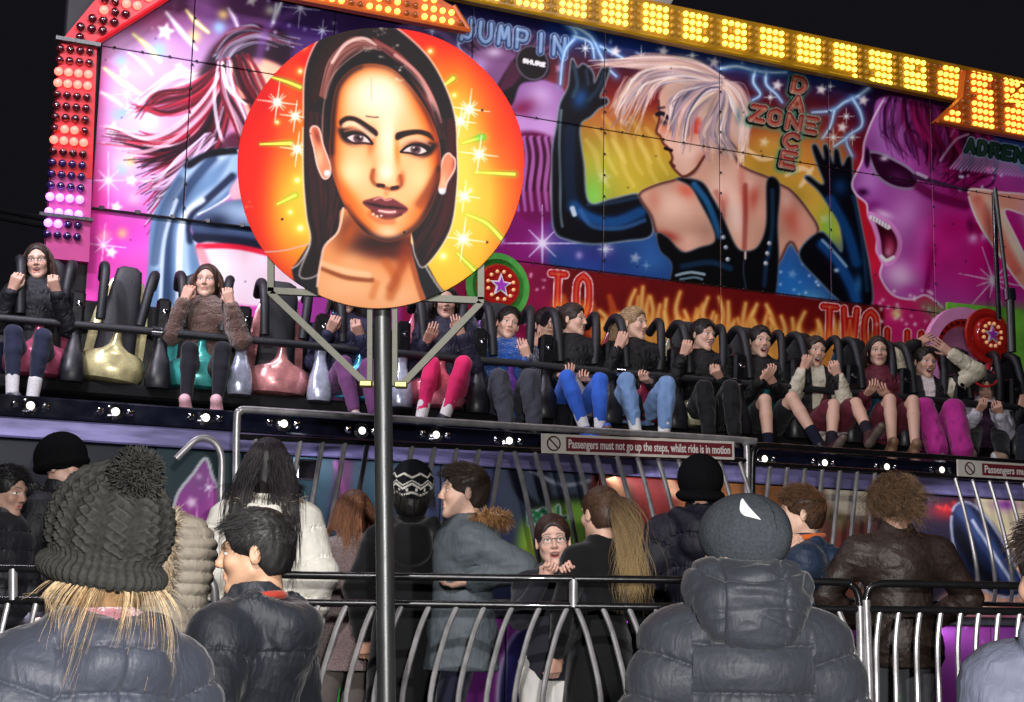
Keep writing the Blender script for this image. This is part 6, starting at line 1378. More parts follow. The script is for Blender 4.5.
    if shoes:
        g = shoes; sd = g.get('dir', (0, -1, -.15) if not sit else (0, -.8, -.6))
        for k_, (c_, b_) in enumerate(((fp, kp), (fm, km))):
            fw = unit(RZ(0) @ np.array(g.get('dirs', (sd, sd))[k_], float)); f = Fld(c_ - .24, c_ + .24, max(vox * .8, .005)); dn = unit(c_ - b_); dn = unit(dn - fw * (dn @ fw)); heel = c_ + dn * .055 - fw * .04
            toe = heel + fw * .19 + dn * .008; f.cap(heel, toe, .036, .032, .02); f.cap(c_ - dn * (.0 + g.get('high', 0)), heel + fw * .02, .040, .040, .02); f.cap(c_ + dn * .02, toe - fw * .05, .034, .026, .03)
            v, q = f.mesh(1); c = np.tile(np.array(g['col']), (len(v), 1)) * (1 + .1 * vnoise(v * 80))[:, None]; hgt = (v - heel) @ dn; c[hgt > .016] = g.get('sole', (.6, .6, .6))
            if 'lace' in g:
                al = (v - heel) @ fw; m = (np.sin(al * 260) > .3) & (al > .07) & (al < .14) & (hgt < -.0); c[m] = g['lace']
            child('shoe', v, q, SHOEM, c)
            if g.get('sock'):
                f = Fld(c_ - .16, c_ + .16, max(vox * .8, .006)); e = c_ + (b_ - c_) * g.get('sockh', .28); f.cap(c_, e, .041, .046); v, q = f.mesh(1); child('sock', v, q, KNIT, g['sock'])
    # ---- jacket
    if jacket: make_jacket(J, jacket, child, hipp, him, hd, bk)
    if hair: make_hair(J, hair, child, hd, jacket or {})
    if hat: make_hat(J, hat, child)
    if glasses:
        b = MB(); t = np.linspace(0, 2 * PI, 18, endpoint=False)
        for q in (-1, 1):
            ring = np.c_[q * .033 + .021 * np.cos(t), -.101 + .0 * t, .001 + .018 * np.sin(t)]; b.tube(ring, .0016, 5, closed=True); b.tube([(q * .054, -.099, .004), (q * .076, -.06, .004), (q * .08, .0, .002)], .0016, 5)
        b.tube([(-.012, -.101, .004), (0, -.104, .006), (.012, -.101, .004)], .0016, 5)
        b.V = [tuple(Rh @ np.array(p) + hc) for p in b.V]; b.build('spectacles', GLASSM, body, True)
    if extra: extra(J, child)
    return J

def make_jacket(J, g, child, hipp, him, hd, bk):
    bulk = g.get('bulk', .02); vox = J['vox']; upd, Rb = J['upd'], J['Rb']; hem = g.get('hem', .02); pel, chest, neck = J['pel'], J['chest'], J['neck']
    arms = ((J['shp'], J['ep'], J['hp']), (J['shm'], J['em'], J['hm'])); al = np.array([pel - [0, 0, hem + .1], neck + [0, 0, .16], J['shp'], J['shm'], J['ep'], J['em'], J['hp'], J['hm']])
    f = Fld(al.min(0) - .17 - bulk * 1.6, al.max(0) + .17 + bulk * 1.6, max(vox, .0035) * g.get('fine', 1.))
    bx = bk; k = .04
    f.ell(chest + upd * .03, (.155 * bx + bulk, .105 + bulk, .16), Rb, k); f.cap(chest, pel, .11 * bx + bulk * .8, .115 * bx + bulk * .9, k)
    f.ell(pel - upd * (hem * .5 - .02), (.155 * bx + bulk, .115 + bulk * .8, .14 + hem * .6), None, k)
    if hem > .12: f.cap(pel, pel - np.array([0, 0, hem + .05]), .15 * bx + bulk * .5, .165 * bx + bulk * .6, .03)
    for sh in (J['shp'], J['shm']): f.cap(neck - upd * .055, sh - upd * (.03 + bulk * .5), .072 + bulk * .5, .050 + bulk * .68, .06)
    f.cap(neck - upd * .06, neck + upd * .005, .085 + bulk * .3, .068 + bulk * .2, .04)
    f.cut(pel - np.array([0, 0, hem]), (0, 0, -1))
    if g.get('collar', .03) > 0:
        ch = g.get('collar', .03); f.cap(neck - upd * .03, neck + upd * ch, .072 + bulk * .25, .070 + bulk * .2, .02)
        f.cap(neck + upd * (ch - .035) + Rb @ np.array([0, -.008, 0]), neck + upd * (ch + .2), .056 + bulk * .05, .075, .006, 's')
    for a, b, c in arms:
        f.cap(a - upd * bulk * .35, b, .050 + bulk * .72, .046 + bulk * .7, .055); f.cap(b, b + (c - b) * .9, .046 + bulk * .68, .033 + bulk * .5, .02)
    if g.get('hood') == 'down':     # hood lying on the back
        hs = g.get('hs', 1.); B = lambda p: neck + Rb @ (np.array(p) * hs)
        f.cap(B((-.085, .055, .015)), B((-.03, .115, -.03)), .042, .05, .03); f.cap(B((.085, .055, .015)), B((.03, .115, -.03)), .042, .05, .03); f.cap(B((-.03, .115, -.03)), B((.03, .115, -.03)), .052, .052, .03); f.ell(B((0, .12, -.07)), np.array((.085, .04, .075)) * hs, Rb, .03)
    if g.get('hood') == 'up':
        hc = J['hc']; Rh = J['Rh']; f.ell(hc + Rh @ np.array([0, .03, .025]), (.112, .125, .135), Rh, .03); f.cap(neck, hc + np.array([0, .04, -.08]), .09, .1, .04)
        f.ell(hc + Rh @ np.array([0, -.13, -.01]), (.078, .14, .105), Rh, .012, 's')
    v, q = f.mesh(1); n = normals(v, q)
    # which limb each vertex belongs to, for quilting that follows it
    dt = np.abs(np.linalg.norm((v - chest)[:, :2], axis=1)); tz = (v - pel) @ upd; seam = np.zeros(len(v)); w = g.get('wr', .005); pch = g.get('quilt', 0)
    best = np.full(len(v), 9.); coord = tz.copy(); isarm = np.zeros(len(v), bool)
    for a, b, c in arms:
        for (p0, p1, off) in ((a, b, 0), (b, c, .285)):
            d, t = arrow(v, p0, p1); m = (d < best) & (d < .075 + bulk * 1.1); 
            inside = ((v - J['shm']) @ Rb[:, 0] > .02) & ((v - J['shp']) @ Rb[:, 0] < -.02)
            m &= ~inside | ((v - a) @ upd < -.12) & (d < .06 + bulk); coord[m] = t[m] + off; best[m] = d[m]; isarm |= m
    if pch:
        x = coord / np.where(isarm, pch * .9, pch) + .25 * vnoise(v * 3) * g.get('irr', .3) + .37; u = np.abs(np.sin(PI * x)); n0 = .65 * u ** .8 + .35 * np.clip(u / .25, 0, 1) ** .5
        hz = np.clip((tz - g.get('qtop', 9)) / .03, 0, 1) * ~isarm; n0 = n0 * (1 - hz) + .8 * hz; u = u * (1 - hz) + hz
        v = v + n * ((n0 - .8) * g.get('puff', .016))[:, None]; seam = np.exp(-(u / .28) ** 2)
        if g.get('vq'):
            lx = (v - neck) @ Rb[:, 0]; uv = np.abs(np.sin(PI * (lx / g['vq'] + .12 * vnoise(v * 5, 6)))); v = v + n * (np.where(isarm, 0, np.clip(uv / .25, 0, 1) ** .5 - .9) * g.get('puff', .016) * .6)[:, None]
    x = v * np.array([9, 9, 16]); rg = .45 * fbm(x * .8, 2, 12) + .45 * (1 - 2 * np.abs(fbm(x + .6 * vnoise(v * 6, 4)[:, None], 2, 14))); x2 = v * np.array([62, 62, 10]) + 1.2 * vnoise(v * 7, 8)[:, None]; rg2 = 1 - 2 * np.abs(vnoise(x2, 31))
    v = v + n * (rg * w + rg2 * w * g.get('gather', .8) * (.08 + 1.5 * seam))[:, None]
    c = np.tile(np.array(g['col'], float), (len(v), 1))
    if g.get('sleeve') is not None: c[isarm] = g['sleeve']
    if g.get('front') is not None:  # shirt or lining that shows down the front
        lo = Rb.T @ (v - neck).T; m = (np.abs(lo[0]) < g.get('fw', .045) + .02 * fbm(v * 6, 1)) & (lo[1] < 0) & ~isarm; c[m] = g['front']
    if g.get('band') is not None: m = np.abs(tz - g['band'][0]) < g['band'][1]; c[m & ~isarm] = g['band'][2]
    if g.get('seamcol') is not None: c = c * (1 - .5 * seam[:, None]) + np.array(g['seamcol']) * .5 * seam[:, None]
    c *= (1 + g.get('cv', .1) * fbm(v * 8, 2, 21))[:, None]
    o = child(g.get('name', 'jacket'), v, q, MATS[g.get('mat', 'nylon')], c)
    if g.get('hood') == 'big':      # wide gathered hood slumped behind the head
        B = lambda p: neck + Rb @ np.array(p); f = Fld(neck - .3, neck + .3, vox)
        f.ell(B((0, .07, .055)), (.152, .125, .085), Rb, .02); f.ell(B((0, .125, .0)), (.120, .075, .085), Rb, .04); f.ell(B((-.085, .04, .085)), (.068, .09, .06), Rb, .03); f.ell(B((.085, .04, .085)), (.068, .09, .06), Rb, .03)
        f.ell(B((0, -.03, .20)), (.098, .115, .115), Rb, .02, 's'); v, q = f.mesh(1); n = normals(v, q); lz = (v - neck) @ upd; lx = (v - neck) @ Rb[:, 0]
        cr = 1 - 2 * np.abs(fbm(np.c_[lx * 9, lz * 24 + 40 * lx ** 2, v[:, 1] * 6] + .8 * vnoise(v * 9, 3)[:, None], 2, 41)); v = v + n * (cr * .0075 - .008 * np.exp(-((lz - .085 - 2 * lx ** 2) / .008) ** 2) - .006 * np.exp(-((np.abs(lx) - .075) / .005) ** 2))[:, None]
        child('hood', v, q, MATS[g.get('mat', 'nylon')], np.tile(np.array(g['col'], float), (len(v), 1)) * (1 + .08 * fbm(v * 8, 2, 21))[:, None])
    rb = g.get('fur')
    if rb:                           # fur trim of a hood lying back
        r = np.random.default_rng(rb.get('seed', 3)); B = lambda p: neck + Rb @ np.array(p); N = rb.get('n', 900)
        path = spline([B(p) for p in rb['path']], 10); t = r.random(N) * (len(path) - 1.01); i = t.astype(int); p0 = path[i] + (path[i + 1] - path[i]) * (t - i)[:, None]
        d = r.normal(size=(N, 3)); d /= np.linalg.norm(d, axis=1)[:, None]; L = rb.get('len', .045) * r.uniform(.6, 1.2, N); st = np.linspace(0, 1, 5)
        Pp = p0[:, None] + d[:, None] * (rb.get('r', .012) + st[None, :, None] * L[:, None, None]) + np.array([0, .0, -.25]) * (st[None, :, None] ** 2) * L[:, None, None]
        V, Q = strands(Pp, rb.get('rad', .0016)); cc = np.array(rb['cols'])[r.integers(len(rb['cols']), size=N)]; child('fur_trim', V, Q, HAIRM, np.repeat(cc, 15, 0))
        b = MB(); b.tube(path, .02, 8); child('fur_trim', np.array(b.V), b.F, FUZZ, np.array(rb['cols'][0]))
    return o

def make_hair(J, g, child, hd, jk):
    Rh, hc, neck, Rb = J['Rh'], J['hc'], J['neck'], J['Rb']; r = np.random.default_rng(g.get('seed', 1)); st = g['style']; col = np.array(g['col'], float); bulk = min(jk.get('bulk', .02), .05) + (.014 if jk.get('hood') else .006)
    # close cap of hair
    f = Fld((-.12, -.13, -.17), (.12, .15, .16), max(J['vox'] * .9, .0035)); t = g.get('thick', 1.); f.ell((0, .016, .040), (.081 + .004 * t, .103 + .004 * t, .089 + .006 * t), k=.01)
    if st in ('long', 'fall'): f.ell((0, .03, -.03), (.082, .09, .11), k=.03)
    else: f.ell((0, .045, -.02), (.066, .072, .075), k=.03)
    fh = g.get('fringe', 0.); f.ell((0, -.115, -.035 + fh * -.022), (.084 if st != 'long' else .094, .066 if st != 'long' else .082, .128 - fh * .038), k=.012, mode='s')
    if st not in ('long', 'fall'): f.ell((.085, -.015, -.06), (.03, .045, .055), k=.01, mode='s'); f.ell((-.085, -.015, -.06), (.03, .045, .055), k=.01, mode='s'); f.cut((0, 0, -.085), (0, .25, -1))
    v, q = f.mesh(1); v = v + normals(v, q) * (.0014 * (1 - 2 * np.abs(vnoise(v * np.array([70, 70, 24])))))[:, None]
    if g.get('cap', True): child('hair', v @ Rh.T + hc, q, HAIRM, np.tile(col * .7, (len(v), 1)) * (1 + .5 * vnoise(v * np.array([70, 70, 9])))[:, None])
    N = g.get('n', 700); L = g.get('len', .05); K = g.get('k', 8)
    d = r.normal(size=(N * 4, 3)); d /= np.linalg.norm(d, axis=1)[:, None]; ok = (d[:, 2] > -.55 + 1.12 * np.clip(-d[:, 1] - .05, 0, 1)) & ~((np.abs(d[:, 0]) > .55) & (d[:, 1] < .25) & (d[:, 2] < -.12))
    if st in ('long', 'fall'): ok &= d[:, 2] > -.3
    if 'front' in g: ok &= d[:, 1] > g['front']
    if 'rootmax' in g: ok &= (d[:, 2] < g['rootmax'])
    d = d[ok][:N]; N = len(d); c0 = np.array([0, .015, .038]); R0 = np.array([.083, .105, .092]); p = c0 + d * R0; nrm = d / R0; nrm /= np.linalg.norm(nrm, axis=1)[:, None]
    clump = fbm(d * 5, 2, 77); step = L / K * (r.uniform(.55, 1.2, N) * (1 + g.get('clump', .25) * clump))[:, None]; pts = [p]; path = p.copy(); wind = np.array(g.get('wind', (0, 0, 0)), float)
    if st == 'short' or st == 'curly':
        cr = np.array(g.get('comb', (0, -.6, .1))); dr = cr + nrm * g.get('lift', .35) + np.array([0, 0, -.5]) * (p[:, 2:3] < .06)
    elif st == 'back': tie = np.array(g.get('tie', (0, .12, .03))); dr = tie - p
    else: dr = nrm * .25 + np.c_[np.sign(p[:, 0] + g.get('part', .0)) * .5, np.full(N, .15), np.full(N, -.6)]
    dr = dr / (np.linalg.norm(dr, axis=1)[:, None] + 1e-9); cur = g.get('curl', 0.); ph = r.random(N) * 6.28
    # neck and shoulders in head space, for hair to lie on
    q0 = lambda w: np.linalg.inv(Rh) @ (w - hc)
    colz = [(q0(neck - J['upd'] * .02), .062 + bulk * .3), (q0(J['shp']), .07 + bulk), (q0(J['shm']), .07 + bulk), (q0(J['chest'] + J['upd'] * .04), .12 + bulk), (q0(J['chest'] - J['upd'] * .1 + Rb @ np.array([0, .0, 0])), .125 + bulk)]
    segs = [(colz[1][0], colz[2][0], .075 + bulk), (colz[0][0], colz[4][0], .11 + bulk)]
    gv = unit(Rh.T @ np.array([0, 0, -1.]))
    for i in range(K):
        if st == 'back':
            dr = tie - path; dn = np.linalg.norm(dr, axis=1)[:, None]; dr = dr / (dn + 1e-9); stp = np.minimum(step, dn)
        else: stp = step
        if st in ('long', 'fall'): dr = dr + gv * .5 + wind * .1 + r.normal(size=(N, 3)) * .05 + .16 * np.c_[vnoise(d * 6 + i * .35, 5), vnoise(d * 6 + i * .35, 6), np.zeros(N)]; dr /= np.linalg.norm(dr, axis=1)[:, None]
        q = dr.copy()
        if cur: a = ph + i * 1.5; q = q + cur * np.c_[np.cos(a), np.sin(a), np.cos(a * 1.3)]
        if st in ('short', 'curly'): dr = dr + r.normal(size=(N, 3)) * .12 + np.array([0, 0, -.12]); dr /= np.linalg.norm(dr, axis=1)[:, None]
        path = path + q * stp
        e = (path - c0) / (R0 * 1.045); le = np.linalg.norm(e, axis=1); m = le < 1; path[m] = c0 + (e[m] / le[m][:, None]) * R0 * 1.045
        if 'tuck' in g: hi = (path[:, 2] > g['tuck']) & (np.linalg.norm((path - c0) / R0, axis=1) > 1.05); e = (path - c0) / R0; path[hi] = c0 + e[hi] / np.linalg.norm(e[hi], axis=1)[:, None] * R0 * 1.05
        for A, B, rr in segs:
            dd, tt = arrow(path, A, B); m = dd < rr; ax = A + (B - A) * (tt / (np.linalg.norm(B - A) + 1e-9))[:, None]; path[m] = ax[m] + (path[m] - ax[m]) / (dd[m][:, None] + 1e-9) * rr
        pts.append(path.copy())
    Pp = np.stack(pts, 1); rad = g.get('rad', max(.0011, J['vox'] * .42)); V, Q = strands(Pp, rad * r.uniform(.7, 1.3, N))
    tips = np.array(g.get('tips', g['col']), float); tt = np.linspace(0, 1, K + 1)[None, :, None]; cc = (col * (1 - tt) + tips * tt) * r.uniform(.55, 1.5, N)[:, None, None]; hl = g.get('light')
    if hl is not None: m = r.random(N) < .3; cc[m] = np.array(hl) * r.uniform(.7, 1.2, m.sum())[:, None, None]
    child('hair', V @ Rh.T + hc, Q, HAIRM, np.repeat(cc.reshape(-1, 3), 3, 0))
    if st == 'back' and g.get('tail'):
        tl = g['tail']; N = tl.get('n', 260); K = 12; o = tie + r.normal(size=(N, 3)) * .012; dr = np.array(tl.get('dir', (0, .8, .3))) + r.normal(size=(N, 3)) * .12; pts = [o]; path = o.copy(); L = tl['len']
        for i in range(K):
            dr = dr + gv * .42 + r.normal(size=(N, 3)) * .06 + .12 * np.c_[vnoise(o * 60 + i * .5, 5), vnoise(o * 60 + i * .5, 6), np.zeros(N)]; dr /= np.linalg.norm(dr, axis=1)[:, None]; q = dr + tl.get('curl', .0) * np.c_[np.cos(i * .9 + ph[:N] if len(ph) >= N else i), np.sin(i * .9 + (ph[:N] if len(ph) >= N else 0)), np.zeros(N)]
            path = path + q * (L / K) * np.random.default_rng(5).uniform(.35, 1.1, N)[:, None]
            for A, B, rr in segs:
                dd, t2 = arrow(path, A, B); m = dd < rr; ax = A + (B - A) * (t2 / (np.linalg.norm(B - A) + 1e-9))[:, None]; path[m] = ax[m] + (path[m] - ax[m]) / (dd[m][:, None] + 1e-9) * rr
            pts.append(path.copy())
        V, Q = strands(np.stack(pts, 1), rad * tl.get('rk', .8)); tt = np.linspace(0, 1, K + 1)[None, :, None]; cc = (col * (1 - tt) + np.array(tl.get('tips', tips)) * tt) * r.uniform(.6, 1.4, N)[:, None, None]
        child('ponytail', V @ Rh.T + hc, Q, HAIRM, np.repeat(cc.reshape(-1, 3), 3, 0))
    if g.get('bun'):
        f = Fld((-.08, .04, -.06), (.08, .2, .16), .005); f.ell(g['bun'], (.034, .034, .034)); v, q = f.mesh(1); v = v + normals(v, q) * (.005 * vnoise(v * 70))[:, None]; child('hair_bun', v @ Rh.T + hc, q, HAIRM, col)

def make_hat(J, g, child):
    Rh, hc = J['Rh'], J['hc']; h = max(J['vox'] * .8, .0024); f = Fld((-.15, -.15, -.09), (.15, .16, .24), h); z0 = g.get('z', -.0); gr = g.get('r', 1.); top = g.get('top', 1.); tilt = RX(g.get('tilt', -.12))
    f.ell((0, .012, .045), (.094 * gr, .115 * gr, .105 * top), k=.01); f.cap((0, .014, z0 + .02), (0, .014, z0 - .02), .085, .085, .03) if False else None
    if g.get('brim'): f.ell((0, .012, z0 + .018), (.100 * gr, .121 * gr, .040), k=.008)
    f.cut((0, 0, z0 - .012), (0, .1, -1)); f.ell((0, .012, z0 - .06), (.082, .102, .075), k=.005, mode='s')
    v, q = f.mesh(1); n = normals(v, q); a = np.arctan2(v[:, 0], v[:, 1] - .012); z = v[:, 2]; col = np.tile(np.array(g['col'], float), (len(v), 1)); kd = g.get('kind', 'plain')
    if kd == 'cable':
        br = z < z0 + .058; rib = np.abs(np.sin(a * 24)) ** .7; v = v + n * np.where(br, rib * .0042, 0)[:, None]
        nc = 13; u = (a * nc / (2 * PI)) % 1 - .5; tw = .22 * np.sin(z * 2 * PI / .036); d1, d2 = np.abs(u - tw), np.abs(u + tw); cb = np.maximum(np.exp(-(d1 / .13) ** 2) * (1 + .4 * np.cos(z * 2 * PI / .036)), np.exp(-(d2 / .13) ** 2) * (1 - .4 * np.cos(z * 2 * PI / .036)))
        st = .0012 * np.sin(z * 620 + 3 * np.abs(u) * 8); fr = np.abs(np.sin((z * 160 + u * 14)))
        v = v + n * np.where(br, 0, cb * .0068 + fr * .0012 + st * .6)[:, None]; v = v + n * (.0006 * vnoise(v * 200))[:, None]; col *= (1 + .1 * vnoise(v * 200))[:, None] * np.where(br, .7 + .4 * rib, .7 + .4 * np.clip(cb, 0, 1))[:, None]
    elif kd == 'rib': v = v + n * (np.abs(np.sin(a * 26)) * .003)[:, None]
    elif kd == 'zigzag':
        w = np.abs(((a * 9 / (2 * PI)) % 1) - .5) * 2; W = np.array([.62, .6, .55]); zz = (z - z0) / .15
        for k_, amp, th in ((.28, .10, .035), (.52, .16, .035), (.62, .16, .02), (.85, -.12, .03)): col[np.abs(zz - k_ - amp * (w - .5)) < th] = W
        col[(np.abs(zz - .40) < .05) & (np.abs(w - .5) < .12)] = W; col[zz < .12] *= .6; v = v + n * (.0012 * np.sin(a * 90))[:, None]
    else: v = v + n * (.0016 * fbm(v * 20, 2, 4))[:, None]; seam = np.abs(np.abs(v[:, 0]) - .032 * np.clip((.17 - z) / .09, 0, 1)) < .0016; col[seam & (z > .06)] *= .45; 
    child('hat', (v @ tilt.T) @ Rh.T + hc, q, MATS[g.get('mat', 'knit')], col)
    T = Rh @ tilt
    if g.get('pom'):
        r = np.random.default_rng(4); N = 3000; c0 = np.array(g['pom']); d = r.normal(size=(N, 3)); d /= np.linalg.norm(d, axis=1)[:, None]; st = np.linspace(.25, 1, 5); R = g.get('pr', .052)
        Pp = c0 + d[:, None] * st[None, :, None] * R * r.uniform(.8, 1.05, N)[:, None, None] + r.normal(size=(N, 5, 3)) * .003; V, Q = strands(Pp, .0013, False); cc = np.array(g['col']) * r.uniform(.7, 1.25, N)[:, None]
        child('pompom', V @ T.T + hc, Q, KNIT, np.repeat(cc, 15, 0))
        f = Fld(c0 - .07, c0 + .07, .004); f.ell(c0, (R * .82,) * 3); v, q = f.mesh(1); v = v + normals(v, q) * (.004 * vnoise(v * 120))[:, None]; child('pompom', v @ T.T + hc, q, KNIT, np.array(g['col']) * .7)
    if g.get('swoosh'):             # white tick on the crown
        up = [(0, .0), (.1, -.06), (.3, .04), (.6, .24), (1., .52)]; dn = [(0, .0), (.04, .26), (.22, .40), (.5, .45), (1., .52)]
        A, B = spline(up, 4), spline(dn, 4); V = []; a0, z1, wa, wz = g['swoosh']
        for p in np.r_[A, B]:
            ang = a0 + p[0] * wa; zz = z1 + p[1] * wz * (1 if wz else 1); rr = math.sqrt(max(1 - ((zz - .045) / (.105 * top)) ** 2, .02)) + .0; V.append(((.094 * gr) * rr * math.sin(ang), .012 + .115 * gr * rr * math.cos(ang), zz))
        V = np.array(V); V = V + unit_rows(V - np.array([0, .012, .045])) * .0035; n_ = len(A); F = [[i, i + 1, n_ + i + 1, n_ + i] for i in range(n_ - 1)]
        child('logo', (V @ tilt.T) @ Rh.T + hc, F, CLOTH, (.8, .8, .8), False)
def unit_rows(a): return a / (np.linalg.norm(a, axis=1)[:, None] + 1e-9)
def ring_tube(J, R, r, dz, n=28):
    b = MB(); c = J['neck'] + J['upd'] * dz; B = J['Rb']; t = np.linspace(0, 2 * PI, n, endpoint=False)
    b.tube([c + B @ np.array([R * math.cos(a), R * 1.05 * math.sin(a) + .012, .012 * math.sin(a)]) for a in t], r, 10, closed=True); return np.array(b.V), b.F
def headband(J, child, col):
    t = np.linspace(0, 2 * PI, 30, endpoint=False); b = MB(); b.tube([(.089 * math.cos(a), .012 + .110 * math.sin(a), .06 + .02 * math.sin(a)) for a in t], .012, 8, closed=True); V = np.array(b.V) @ J['Rh'].T + J['hc']; child('headband', V, b.F, CLOTH, col)
# ------------------------------------------------------------------ people
SKT = (.54, .32, .23); PALE = (.60, .37, .28)
K = lambda *a: tuple(lin(np.array(a) / 255.))
GF = 'people standing in the foreground crowd'; GM_ = 'people standing on the platform behind the railing'; GR = 'riders strapped into the ride seats'
BLKT = dict(col=K(26, 26, 32)); BLKS = dict(col=K(20, 20, 20))
# foreground
person('pompom', 2.78, (103, 552), PI + .6, floor=0, lean=.08, side=-.03, slim=.86, head=dict(pitch=-.05, roll=-.08, fem=1., tone=PALE), hair=dict(style='long', col=K(130, 100, 66), tips=K(196, 168, 130), light=K(210, 188, 150), len=.24, n=2600, k=14, rad=.0006, rootmax=-.1, tuck=-.035, wind=(1.0, .0, 0)),
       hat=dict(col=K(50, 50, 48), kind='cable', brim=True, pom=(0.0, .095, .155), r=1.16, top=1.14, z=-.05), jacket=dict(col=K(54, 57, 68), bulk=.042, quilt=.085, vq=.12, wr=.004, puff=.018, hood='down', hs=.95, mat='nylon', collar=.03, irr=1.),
       label='woman in a charcoal cable knit pompom hat and quilted grey blue coat, from behind', group=GF, legs=dict(col=K(40, 42, 50)), shoes=BLKS, extra=lambda J, child: child('scarf', *ring_tube(J, .066, .018, .035), FUZZ, K(150, 100, 108)))
person('boy', 4.25, (254, 553), -PI / 2 + .05, floor=0, slim=.92, head=dict(yaw=.0, pitch=.06, tone=(.46, .27, .17), brow=(.02, .015, .01), scale=.93), hair=dict(style='short', col=K(20, 17, 18), len=.042, n=2600, comb=(0, -1, .1), lift=.12, fringe=.35), tw=-.5, curl_p=.6,
       jacket=dict(col=K(30, 33, 40), bulk=.035, quilt=.15, puff=.013, wr=.0045, hood='down', hs=1.1, mat='nylon', collar=.04), label='black haired boy in profile wearing a shiny black jacket', group=GF, legs=BLKT, shoes=BLKS,
       extra=lambda J, child: child('collar', *ring_tube(J, .066, .012, .035), CLOTH, K(150, 50, 36)))
person('man', 3.9, (741, 552), PI + .0, floor=0, slim=1.0, lean=.05, head=dict(yaw=.8, pitch=.0, roll=.04, tone=SKT), hat=dict(col=K(66, 70, 75), kind='plain', mat='knit', r=1.08, top=.98, z=-.035, tilt=-.05, swoosh=(1.2, .125, -.5, -.085)), jacket=dict(col=K(56, 59, 66), bulk=.06, quilt=.12, puff=.026, wr=.0045, hood='big', mat='nylon', collar=.0, irr=.3),
       label='man in a dark beanie with a white tick and huge grey puffer jacket', group=GF, legs=BLKT, shoes=BLKS)
person('hooded', 3.1, (1062, 572), PI + .35, floor=0, lean=.1, head=dict(yaw=0, pitch=.2, tone=SKT), hair=dict(style='short', col=K(50, 40, 34), n=900, len=.04), jacket=dict(col=K(92, 96, 112), bulk=.045, quilt=0, wr=.007, hood='down', hs=1.7, mat='matt', collar=.06),
       label='person in a pale grey blue hooded jacket cut off at the bottom right corner', group=GF, legs=BLKT, shoes=BLKS)
person('furhood', 5.0, (172, 560), -PI / 2 + .05, floor=0.1, head=dict(fem=1, tone=PALE), hair=dict(style='short', col=K(16, 14, 16), len=.04, n=700, fringe=.6), jacket=dict(col=K(128, 120, 108), bulk=.035, quilt=.04, puff=.014, wr=.003, hood='up', mat='matt', collar=.02,
       fur=dict(path=[(-.125, -.0, .06), (-.13, .0, .17), (-.10, .0, .27), (0, .0, .325), (.10, .0, .27), (.13, .0, .17), (.125, .0, .06)], cols=[K(150, 130, 104), K(96, 80, 66), K(190, 176, 150)], len=.04, n=1500)),
       label='person with a silvery ribbed fur edged hood raised, beside the pompom hat', group=GF, legs=BLKT, shoes=BLKS)
FL = .5
def mid(*a, **k): k.setdefault('floor', FL); k.setdefault('group', GM_); k.setdefault('legs', BLKT); k.setdefault('shoes', BLKS); return person(*a, **k)
mid('longhair', 7.2, (268, 469), PI + .08, head=dict(fem=1, tone=SKT, scale=1.12), hair=dict(style='long', col=K(24, 14, 20), tips=K(14, 10, 12), len=.43, n=1500, k=16, rad=.0022), jacket=dict(col=K(228, 224, 214), bulk=.08, quilt=.16, wr=.006, hood='down', hs=1.2, mat='matt', hem=.15,
    fur=dict(path=[(.15, .0, .03), (.13, .10, .02), (.05, .15, .0), (-.05, .15, .0), (-.13, .10, .02), (-.15, 0, .03)], cols=[K(150, 135, 110), K(196, 184, 160), K(110, 96, 80)], len=.05, n=900, rad=.0022)), label='person with very long black hair and a cream padded coat, back turned')
mid('mauve', 7.7, (352, 513), PI + .7, head=dict(fem=1, tone=PALE), hair=dict(style='long', col=K(90, 56, 40), tips=K(150, 100, 70), light=K(150, 100, 66), len=.26, n=800, rad=.002), jacket=dict(col=K(124, 106, 106), bulk=.035, mat='fuzz', wr=.006, hem=.2), label='person with straight auburn hair and a mauve fleecy coat behind the sign post', legs=dict(col=K(92, 84, 80)))
mid('zigzag', 7.3, (412, 494), PI + .05, slim=1.0, head=dict(fem=1, tone=SKT, scale=1.08), hair=dict(style='long', col=K(22, 18, 18), len=.12, n=500), hat=dict(col=K(26, 28, 32), kind='zigzag', r=1.12, top=1.16, z=-.035),
    jacket=dict(col=K(17, 17, 20), bulk=.045, quilt=.0, wr=.004, hem=.62, hood='down', hs=1.35, mat='cloth', collar=.04, fur=dict(path=[(.14, -.03, .02), (.13, .08, .0), (.05, .13, -.02), (-.05, .13, -.02), (-.13, .08, .0), (-.14, -.03, .02)], cols=[K(18, 18, 20), K(30, 30, 32)], len=.03, n=900, rad=.002)),
    label='person in a black and white zigzag bobble knit cap and long black coat', )
mid('greyboy', 7.2, (463, 492), -PI / 2 + .3, head=dict(yaw=-.1, pitch=-.05, tone=(.66, .42, .32), scale=1.12), hair=dict(style='short', col=K(40, 28, 22), len=.05, n=2000, comb=(0, -1, .2), lift=.18, fringe=.35, rad=.0016), hand_p=(470, 581, -.15), elp=(.3, 1., -.2), curl_p=.5,
    jacket=dict(col=K(84, 92, 98), bulk=.045, quilt=0, wr=.010, hem=.2, hood='down', hs=1.1, mat='matt', collar=.03, fur=dict(path=[(.13, .03, .05), (.14, .12, .06), (.05, .19, .05), (-.06, .18, .05)], cols=[K(150, 104, 60), K(96, 62, 36), K(190, 150, 100)], len=.055, n=1400, rad=.002)),
    label='dark haired boy in profile wearing a slate grey parka with ginger fur trim', legs=dict(col=K(26, 26, 44)))
